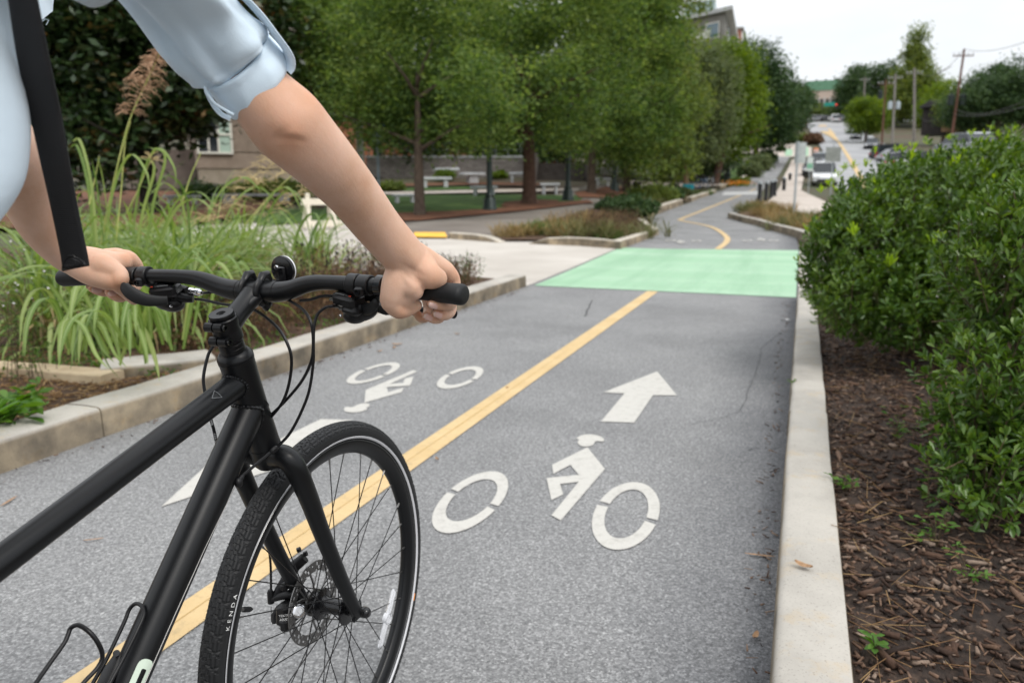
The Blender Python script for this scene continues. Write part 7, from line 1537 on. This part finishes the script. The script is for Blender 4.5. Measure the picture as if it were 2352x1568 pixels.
# bins and bicycles on the plaza
for u, D, w_, h_, m_, lab, nm in [(1462, 44, 20, 30, M_BLKIRON, 'black litter bin by the olive trunk', 'litter_bin'), (1548, 50, 24, 22, M_BLKIRON, 'black litter bin left of the teal box', 'litter_bin'), (1580, 50, 26, 20, noisy('teal', (.01, .22, .27), (.02, .30, .36), 4, .5), 'teal box on the plaza left of the parked bicycles', 'storage_box')]:
    p = gpt(u, D); k = px(D); root = empty(nm, p, face_cam(p), lab, nm.replace('_', ' ')); mb = MB(); mb.box((0, 0, h_ * k * .46), (w_ * k, w_ * k * .8, h_ * k * .92), bev=.03); mb.build('body', m_, root); mb = MB(); mb.box((0, 0, h_ * k * .97), (w_ * k * 1.06, w_ * k * .86, h_ * k * .10), bev=.02); mb.build('lid', m_, root)
M_BLUE = mat('frame_blue', (.03, .08, .16), .4)
def small_bike(u, D, yaw, m, label):
    p = gpt(u, D); root = empty('parked_bicycle', p, face_cam(p) + yaw, label, 'bicycle', 'bicycles parked on the plaza')
    for x in (-.52, .52):
        mb = MB(); mb.tube([(x + .33 * math.cos(a), 0, .35 + .33 * math.sin(a)) for a in (2 * PI * q / 28 for q in range(28))], .02, 6, closed=True)
        for q in range(8): a = 2 * PI * q / 8; mb.cyl((x, 0, .35), (x + .32 * math.cos(a), 0, .35 + .32 * math.sin(a)), .004, 4)
        mb.build('wheel', M_TYRE, root)
    mb = MB(); A, Bq, Cq, Dq, E_ = (-.52, 0, .35), (-.05, 0, .30), (-.2, 0, .80), (.38, 0, .82), (.52, 0, .35)
    for a, b in ((A, Bq), (Bq, Cq), (Cq, Dq), (Bq, Dq), (A, Cq), (Dq, E_), (Cq, (-.23, 0, .95)), (Dq, (.35, 0, 1.0))): mb.cyl(a, b, .018, 8)
    mb.build('frame', m, root); mb = MB(); mb.box((-.24, 0, .97), (.24, .12, .05), bev=.02); mb.build('saddle', M_BLKP, root); mb = MB(); mb.cyl((.35, -.28, 1.02), (.35, .28, 1.02), .014, 8); mb.build('handlebar', M_BLKP, root)
small_bike(1608, 52, .5, M_BLUE, 'dark blue bicycle parked right of the teal box'); small_bike(1628, 54, .8, M_GALV, 'grey bicycle parked beside the dark blue one'); small_bike(1600, 55, .2, M_BLKIRON, 'black bicycle half hidden behind the blue one')
for i, (u, D) in enumerate([(1652, 60), (1664, 63), (1684, 70), (1692, 76), (1708, 84)]):
    p = gpt(u, D); root = empty('bike_rack', p, .3, ['dark hoop rack by the leaning trunk', 'second dark hoop rack up the row', 'third dark hoop rack up the row', 'fourth dark hoop rack up the row', 'farthest dark hoop rack'][i], 'bike rack', 'dark hoop racks in the park'); mb = MB(); mb.tube(spline([(-.4, 0, -.1), (-.4, 0, .8), (-.25, 0, 1.1), (.25, 0, 1.1), (.4, 0, .8), (.4, 0, -.1)], 4), .05, 8); mb.build('hoop', M_BLKIRON, root)
# cars
def car_proto(name, paint, label, group, length=4.5, w=1.82, h=1.48, suv=False):
    root = empty(name, (0, 0, 0), 0, label, 'car', group); Lh = length / 2
    prof = [(-Lh, .35), (-Lh - .02, .62), (-Lh + .08, .86), (-Lh + .75, .92), (-Lh + 1.15, .96), (Lh - 1.25, .95), (Lh - .35, .84), (Lh, .66), (Lh + .02, .38), (Lh - .2, .24), (-Lh + .2, .24)]
    def ring(y, sc, zl): return [(x * sc, y, z if z < .9 else z - zl) for x, z in prof]
    mb = MB(); mb.loft([ring(-w / 2, .97, .03), ring(-w / 2 + .06, 1, 0), ring(w / 2 - .06, 1, 0), ring(w / 2, .97, .03)]); mb.build('body', paint, root)
    cab = [(-Lh + .45, .90), (-Lh + (.75 if suv else 1.15), h), (.35, h + .01), (Lh - 1.35, .92)] if not suv else [(-Lh + .12, .90), (-Lh + .42, h), (.45, h + .02), (Lh - 1.2, .92)]
    mb = MB(); mb.loft([[(x, s * (w / 2 - .08 - .16 * (z > 1.2)), z) for x, z in cab] for s in (-1, 1)]); mb.build('cabin', M_GLASSD, root)
    a, b = cab[1], cab[2]; mb = MB(); mb.loft([[(x, s * (w / 2 - .22), z) for x, z in ((a[0] - .04, a[1] - .05), (a[0], a[1] + .02), (b[0], b[1] + .02), (b[0] + .08, b[1] - .05))] for s in (-1, 1)]); mb.build('roof', paint, root)
    for x in (-Lh + .85, Lh - .85):
        for s in (-1, 1):
            mb = MB(); mb.lathe([(.20, -.11), (.33, -.10), (.33, .10), (.20, .11)], (x, s * (w / 2 - .1), .33), (0, 1, 0), 18, 0); mb.lathe([(.2, s * .112 - .004), (.2, s * .112 + .004)], (x, s * (w / 2 - .1), .33), (0, 1, 0), 12, 1); mb.build('wheel', [M_TYRE, M_GALV], root)
    for s in (-1, 1):
        mb = MB(); mb.box((Lh - .02, s * (w / 2 - .32), .66), (.10, .36, .16), bev=.02); mb.build('headlight', mat('lamp_lens', (.75, .76, .76), .15) if 'lamp_lens' not in bpy.data.materials else bpy.data.materials['lamp_lens'], root)
        mb = MB(); mb.box((-Lh, s * (w / 2 - .26), .76), (.10, .30, .16), bev=.02); mb.build('tail_light', mat('lamp_red', (.45, .02, .02), .2) if 'lamp_red' not in bpy.data.materials else bpy.data.materials['lamp_red'], root)
    mb = MB(); mb.box((Lh - .0, 0, .42), (.08, w * .7, .16), bev=.02); mb.box((-Lh, 0, .42), (.08, w * .8, .16), bev=.02); mb.build('bumper', M_BLKP, root)
    return root
paints = {k: mat('paint_' + k, c, .22, .25, Coat_Weight=.6) for k, c in (('white', (.70, .71, .72)), ('dark', (.02, .022, .03)), ('blue', (.10, .16, .26)), ('silver', (.45, .47, .50)), ('red', (.35, .05, .04)), ('grey', (.16, .17, .19)))}
protos = {}
def car(paint, u, D, yaw, label, suv=False, group='cars along the hill road', dz=0.0):
    key = (paint, suv)
    if key not in protos: c = car_proto('car', paints[paint], label, group, suv=suv, h=1.70 if suv else 1.45); protos[key] = c
    else: c = copy_tree(protos[key])
    p = gpt(u, D); e = .8; sl = math.atan2(float(hgt(p[0], p[1] + e) - hgt(p[0], p[1] - e)), 2 * e); c.location = [float(p[0]), float(p[1]), float(p[2]) + dz]; c.rotation_euler = (0, -math.sin(yaw) * sl, yaw); tag(c, label, 'car', group); return c
UP = PI / 2 + .10                                                    # nose up the hill
car('white', 1892, 62, -UP + .12, 'white sport utility car parked nose down behind the square grey sign', True); car('dark', 1868, 72, -UP + .05, 'dark car parked just behind the white one'); car('grey', 1882, 82, -UP, 'grey car third in the parked line by the path')
car('dark', 2002, 112, -UP - .05, 'dark car driving down the hill on the right lane'); car('dark', 1966, 140, -UP, 'dark car parked on the right side below the yellow-green tree'); car('silver', 1958, 152, -UP, 'silver car parked above the dark one on the right side')
car('white', 1917, 178, UP, 'white car with red tail lights driving up to the crest', True); car('blue', 1842, 165, UP, 'blue car on the left near the crest'); car('white', 1834, 180, UP, 'white car at the left end of the crest', True)
for i, (pt, u, lab) in enumerate([('dark', 1858, 'dark car at the left of the row on the crest'), ('white', 1868, 'white car second in the row on the crest'), ('silver', 1880, 'silver car third in the row on the crest'), ('white', 1890, 'white car fourth in the row on the crest'), ('dark', 1902, 'dark car fifth in the row on the crest'), ('grey', 1932, 'grey car right of the middle of the crest'), ('dark', 1944, 'dark car near the right end of the crest'), ('dark', 1956, 'dark car at the right end of the crest')]): car(pt, u, 195, .3 + .1 * (i % 3), lab, False, 'parked row on the crest')
car('dark', 2045, 92, .5, 'dark car parked in the lot left of the grey poles', True, 'cars in the roadside lot'); car('silver', 2062, 88, .4, 'silver car parked in front of the dark one in the lot', False, 'cars in the roadside lot'); car('white', 2088, 80, .5, 'white car parked by the grey pole in the lot', True, 'cars in the roadside lot'); car('dark', 2128, 80, .5, 'dark car parked under the dark shed', False, 'cars in the roadside lot')
car('silver', 2232, 42, -UP + .5, 'white car showing its roof above the big shrub', False, 'cars in the roadside lot')
p = gpt(1873, 96); root = empty('traffic_barrel', p, 0, 'orange traffic barrel beyond the parked dark cars', 'barrel'); mb = MB(); mb.lathe([(.35, 0), (.34, .15), (.30, .2), (.27, 1.0), (.20, 1.05)], (0, 0, 0), (0, 0, 1), 14); mb.build('body', mat('barrel_orange', (.75, .20, .03), .5), root); mb = MB()
for z in (.35, .70): mb.lathe([(.302, z), (.298, z + .15)], (0, 0, 0), (0, 0, 1), 14)
mb.build('reflective_band', M_STRIPE, root)
# utility poles and wires
M_POLE = noisy('pole_wood', (.16, .145, .13), (.24, .22, .20), 5, .9); M_POLEBR = noisy('pole_brown', (.085, .038, .025), (.14, .07, .05), 5, .9); M_TRAFO = mat('transformer_grey', (.40, .45, .48), .5)
def upole(u0, v0, u1, v1, D, r, m, label, arms=1, trafo=0, tv=.82):
    a = dep(u1, v1, D); b = dep(u0, v0, D); g0 = gpt(u1, D); a = np.array([a[0], a[1], min(a[2], g0[2])]); root = empty('utility_pole', a, 0, label, 'utility pole', 'utility poles along the road'); t = V3(b - a)
    mb = MB(); mb.tube([(0, 0, -.3), t * .5, t], [r, r * .85, r * .7], 10); mb.build('shaft', m, root); d = Vector((1, .25, 0)).normalized()
    for i in range(arms):
        c = t * (1 - .06 - .07 * i); mb = MB(); mb.box((0, 0, 0), (1.9, .09, .10), 0, frame(c, d, (0, 0, 1))); mb.build('cross_arm', m, root)
        for s in (-1, -.5, .5, 1): mb = MB(); mb.cyl(c + d * s * .88 + Vector((0, 0, .05)), c + d * s * .88 + Vector((0, 0, .32)), .05, 6); mb.build('insulator', M_STONE, root)
    for i in range(trafo):
        c = t * tv + d * (.55 if i % 2 else -.55) * (1 if i < 2 else 0) ; mb = MB(); mb.lathe([(.20, -.5), (.30, -.48), (.30, .42), (.22, .5)], c, (0, 0, 1), 12); mb.cyl(c + Vector((0, 0, .5)), c + Vector((0, 0, .75)), .05, 6); mb.build('transformer', M_TRAFO if m is M_POLE else M_LAMPGR, root)
    return V3(a) + t
t1 = upole(2215, 113, 2184, 305, 75, .14, M_POLEBR, 'leaning brown utility pole in front of the dark trees', 1, 2, .55)
t2 = upole(2100.5, 157, 2103, 318, 98, .19, M_POLE, 'upright grey utility pole with one cross arm beside the spire tree'); t3 = upole(2057, 170, 2051, 318, 112, .19, M_POLE, 'grey utility pole carrying pale transformers', 1, 2, .58)
t4 = upole(1987, 177, 1984, 262, 165, .2, M_POLE, 'far grey utility pole by the yellow-green tree', 1); t5 = upole(2035, 183, 2026, 326, 100, .14, M_POLEBR, 'thin brown utility pole with dark fittings', 1, 1, .8)
def wire(a, b, sag, label, n=14):
    a, b = V3(a), V3(b); mb = MB(); mb.tube([a.lerp(b, i / n) - Vector((0, 0, sag * 4 * (i / n) * (1 - i / n))) for i in range(n + 1)], .019, 5); tag(mb.build('overhead_wire', M_BLKIRON, None), label, 'wire', 'overhead wires')
wire(dep(2190, 262, 75), dep(2420, 222, 40), .5, 'thick wire sagging right from the leaning brown pole'); wire(dep(2193, 250, 75), dep(2420, 195, 40), .9, 'upper wire sagging right from the leaning brown pole'); wire(dep(2190, 240, 75), dep(2102, 255, 98), 1.4, 'low wire between the leaning and the grey pole'); wire(dep(2102, 255, 98), dep(2053, 262, 112), 1.6, 'low wire between the two grey poles'); wire(t2, t3, .8, 'top wire between the two grey poles'); wire(t1, t2, 1.6, 'top wire from the leaning pole to the grey pole'); wire(t3, t4, 2, 'top wire running up the hill'); wire(t1, dep(2440, 60, 40), .6, 'top wire from the leaning pole out of the picture')
# shed, far buildings, signals
p, rz = yawed(2138, 92, -.2); k = px(92); root = empty('shed', p, rz, 'dark timber shed with a tan side wall behind the parked cars', 'shed'); zb = (dep(2138, 306, 92) - p)[2]
mb = MB(); mb.box((0, 2, zb + 1.4), (52 * k, 4, 3.2)); mb.build('wall', noisy('dark_timber', (.03, .026, .025), (.06, .052, .05), 4, .9), root); mb = MB(); mb.prism([(-34 * k, 2.9), (34 * k, 2.9), (30 * k, 3.35), (-10 * k, 3.7)], -.6, 4.6, 0, Matrix(((1, 0, 0, 0), (0, 0, 1, 0), (0, 1, 0, zb), (0, 0, 0, 1)))); mb.build('roof', noisy('shed_roof', (.035, .033, .035), (.06, .056, .058), 4, .9), root); mb = MB(); mb.box((32 * k, 1.2, zb + .9), (30 * k, 3, 1.7)); mb.build('side_wall', noisy('tan_wall', (.40, .25, .14), (.50, .33, .2), 3, .85), root)
p = dep(1890, 255, 330); rz = face_cam(p); k = px(330); root = empty('hilltop_building', p, rz, 'stone building with a green roof and pediment on the hilltop', 'building')
mb = MB(); mb.box((0, 6, 4.0), (96 * k, 10, 10)); mb.build('wall', noisy('tan_stone', (.36, .27, .21), (.44, .34, .27), 1, .85), root)
mb = MB(); mb.prism([(-52 * k, 8.2), (52 * k, 8.2), (44 * k, 12.2), (-40 * k, 12.2)], -1, 12, 0, Matrix(((1, 0, 0, 0), (0, 0, 1, 0), (0, 1, 0, 0), (0, 0, 0, 1)))); rf = mb.build('roof', noisy('green_roof', (.11, .24, .15), (.15, .29, .19), 1, .7), root)
for s in (-18, 2, 22): mb = MB(); mb.box((s * k, 4, 12.6), (5 * k, 1.2, 1.0)); mb.build('roof_vent', M_LAMPGR, rf)
mb = MB(); mb.prism([(-26 * k, 0), (30 * k, 0), (30 * k, 8.0), (2 * k, 10.2), (-26 * k, 8.0)], -.8, 1.2, 0, Matrix(((1, 0, 0, 0), (0, 0, 1, 0), (0, 1, 0, 0), (0, 0, 0, 1)))); mb.build('gable', noisy('pale_gable', (.46, .36, .30), (.54, .43, .36), 1, .85), root)
for s in (-18, -6, 6, 18): mb = MB(); mb.box(((s + 2) * k, -.9, 2.6), (6 * k, .3, 4.2)); mb.build('window', M_GLASSD, root)
for s in (-24, -12, 0, 12, 24): mb = MB(); mb.box(((s + 2) * k, -1.2, 2.6), (2 * k, .5, 5.2)); mb.build('column', M_STONE, root)
# apartments above the trees
c0 = dep(1662.5, 130, 100); root = empty('apartment_block', (c0[0], c0[1], 0), 0, 'grey and white apartment block with a flat overhanging roof above the trees', 'building')
zt = float(dep(1662.5, 24, 100)[2]); da = (dep(1590, 30, 104) - dep(1662.5, 24, 100)); da[2] = 0; da /= np.linalg.norm(da); db = (dep(1697, 72, 146) - dep(1662.5, 24, 100)); db[2] = 0; Lb = np.linalg.norm(db); db /= Lb; La = 16.0
Ma = Matrix(((da[0], db[0], 0, 0), (da[1], db[1], 0, 0), (0, 0, 1, 0), (0, 0, 0, 1)))
M_APTG = noisy('grey_cladding', (.20, .19, .17), (.27, .26, .235), 1, .8); M_APTW = noisy('white_cladding', (.62, .61, .58), (.70, .69, .66), 1, .8); M_APTBR = noisy('apartment_brick', (.28, .11, .075), (.36, .16, .11), 2, .85); M_APTGL = mat('window_glass', (.10, .16, .19), .06, spec=.8)
mb = MB(); mb.box((La / 2, Lb / 2, zt / 2 - .4), (La, Lb, zt - .4), 0, Ma); mb.build('wall', M_APTG, root)
mb = MB(); mb.box((La / 2 - .3, Lb / 2 - .3, zt - .25), (La + 1.6, Lb + 1.4, .45), 0, Ma); mb.build('roof', noisy('roof_edge', (.42, .43, .42), (.5, .51, .5), 1, .7), root)
mb = MB(); mb.box((4.5, 3.5, zt + .9), (5, 4, 2.0), 0, Ma); mb.build('roof_hut', noisy('teal_hut', (.30, .38, .38), (.36, .44, .44), 1, .6), root)
for i in range(6):
    mb = MB(); mb.box((-.12, 5 + i * Lb / 6.4, zt / 2 - 1), (.3, Lb / 11, zt - 2.0), 0, Ma); mb.build('bay', M_APTW, root)
for f in range(6):
    z = zt - 2.4 - f * 3.1
    for i in range(4):
        mb = MB(); mb.box((2 + i * 3.7, -.06, z), (2.2, .16, 2.0), 0, Ma); wn_ = mb.build('window', M_WHITEP, root); mb = MB(); mb.box((2 + i * 3.7, -.13, z), (1.9, .06, 1.75), 0, Ma); mb.build('pane', M_APTGL, wn_)
        if i % 2 == 0: mb = MB(); mb.box((3.8 + i * 3.7, -.8, z - 1.15), (3.2, 1.5, .18), 0, Ma); mb.box((3.8 + i * 3.7, -1.5, z - .6), (3.2, .06, .9), 0, Ma); mb.build('balcony', M_APTW, root)
    for i in range(6): mb = MB(); mb.box((-.30, 5 + i * Lb / 6.4, z), (.12, 2.2, 1.7), 0, Ma); mb.build('window', M_APTGL, root)
cB = dep(1700, 130, 150); root = empty('brick_block', (cB[0], cB[1], 0), 0, 'red brick apartment wing receding behind the grey block', 'building'); zb = float(dep(1700, 70, 150)[2]); d2 = dep(1729, 108, 205) - dep(1700, 70, 150); d2[2] = 0; L2 = np.linalg.norm(d2); d2 /= L2; e2 = np.array([-d2[1], d2[0], 0]); Mb = Matrix(((e2[0], d2[0], 0, 0), (e2[1], d2[1], 0, 0), (0, 0, 1, 0), (0, 0, 0, 1)))
mb = MB(); mb.box((7, L2 / 2, zb / 2), (14, L2, zb), 0, Mb); mb.build('wall', M_APTBR, root); mb = MB(); mb.box((7, L2 / 2, zb + .2), (14.8, L2 + .6, .4), 0, Mb); mb.build('roof', M_APTG, root); mb = MB(); mb.box((-.1, 2.2, zb / 2), (.3, 4.0, zb - .6), 0, Mb); mb.build('bay', M_APTW, root)
for f in range(5):
    for i in range(7): mb = MB(); mb.box((-.04, 7 + i * (L2 - 9) / 7, zb - 2.4 - 3.1 * f), (.12, 2.4, 1.8), 0, Mb); mb.build('window', M_APTGL, root)
# span wire with signals and street-name signs
a, b = dep(1800, 231, 186), dep(1990, 231, 186); wire(a, b, .25, 'span wire of the traffic signals at the crest')
M_TEAL = mat('teal_sign', (.01, .30, .24), .5); M_SIGY = mat('signal_housing', (.05, .05, .045), .5)
for u, v, lab in ((1837, 238, 'teal street-name sign hanging at the left of the crest'), (1905, 240, 'teal street-name sign beside the lit red signal')):
    p = dep(u, v, 186); root = empty('street_name_sign', p, face_cam(p), lab, 'sign', 'teal street-name signs'); k = px(186); mb = MB(); mb.box((0, 0, 0), (23 * k, .06, 8.5 * k), bev=.02); mb.build('sign_panel', M_TEAL, root); mb = MB(); mb.cyl((-.8, 0, .4), (-.8, 0, .95), .03, 5); mb.cyl((.8, 0, .4), (.8, 0, .95), .03, 5); mb.build('hanger', M_BLKIRON, root)
M_REDLIT = bpy.data.materials.new('red_signal_lamp'); M_REDLIT.use_nodes = True; bsdf(M_REDLIT).inputs['Base Color'].default_value = (.5, .01, .01, 1); bsdf(M_REDLIT).inputs['Emission Color'].default_value = (1, .05, .04, 1); bsdf(M_REDLIT).inputs['Emission Strength'].default_value = 1.3; M_OFF = mat('dark_lens', (.04, .05, .03), .3)
for u, v, lab, lit in ((1921, 241, 'traffic signal with a bright red light at the right of the crest', 1), (1888, 241, 'traffic signal seen dark left of the teal sign', 0), (1853, 240, 'dark traffic signal right of the left teal sign', 0)):
    p = dep(u, v, 186); root = empty('traffic_signal', p, face_cam(p), lab, 'traffic light', 'traffic signals at the crest'); mb = MB(); mb.box((0, .1, -.35), (.42, .26, 1.2), bev=.03); mb.cyl((0, .1, .25), (0, .1, .9), .03, 5); mb.build('housing', M_SIGY, root)
    for i, z in enumerate((.04, -.35, -.74)):
        mb = MB(); mb.lathe([(.0, 0), (.15, -.02), (.16, -.05)] if False else [(.17, .0), (.15, .05), (.02, .07)], (0, -.03, z), (0, -1, 0), 12); mb.build('lens', M_REDLIT if (i == 0 and lit) else M_OFF, root)
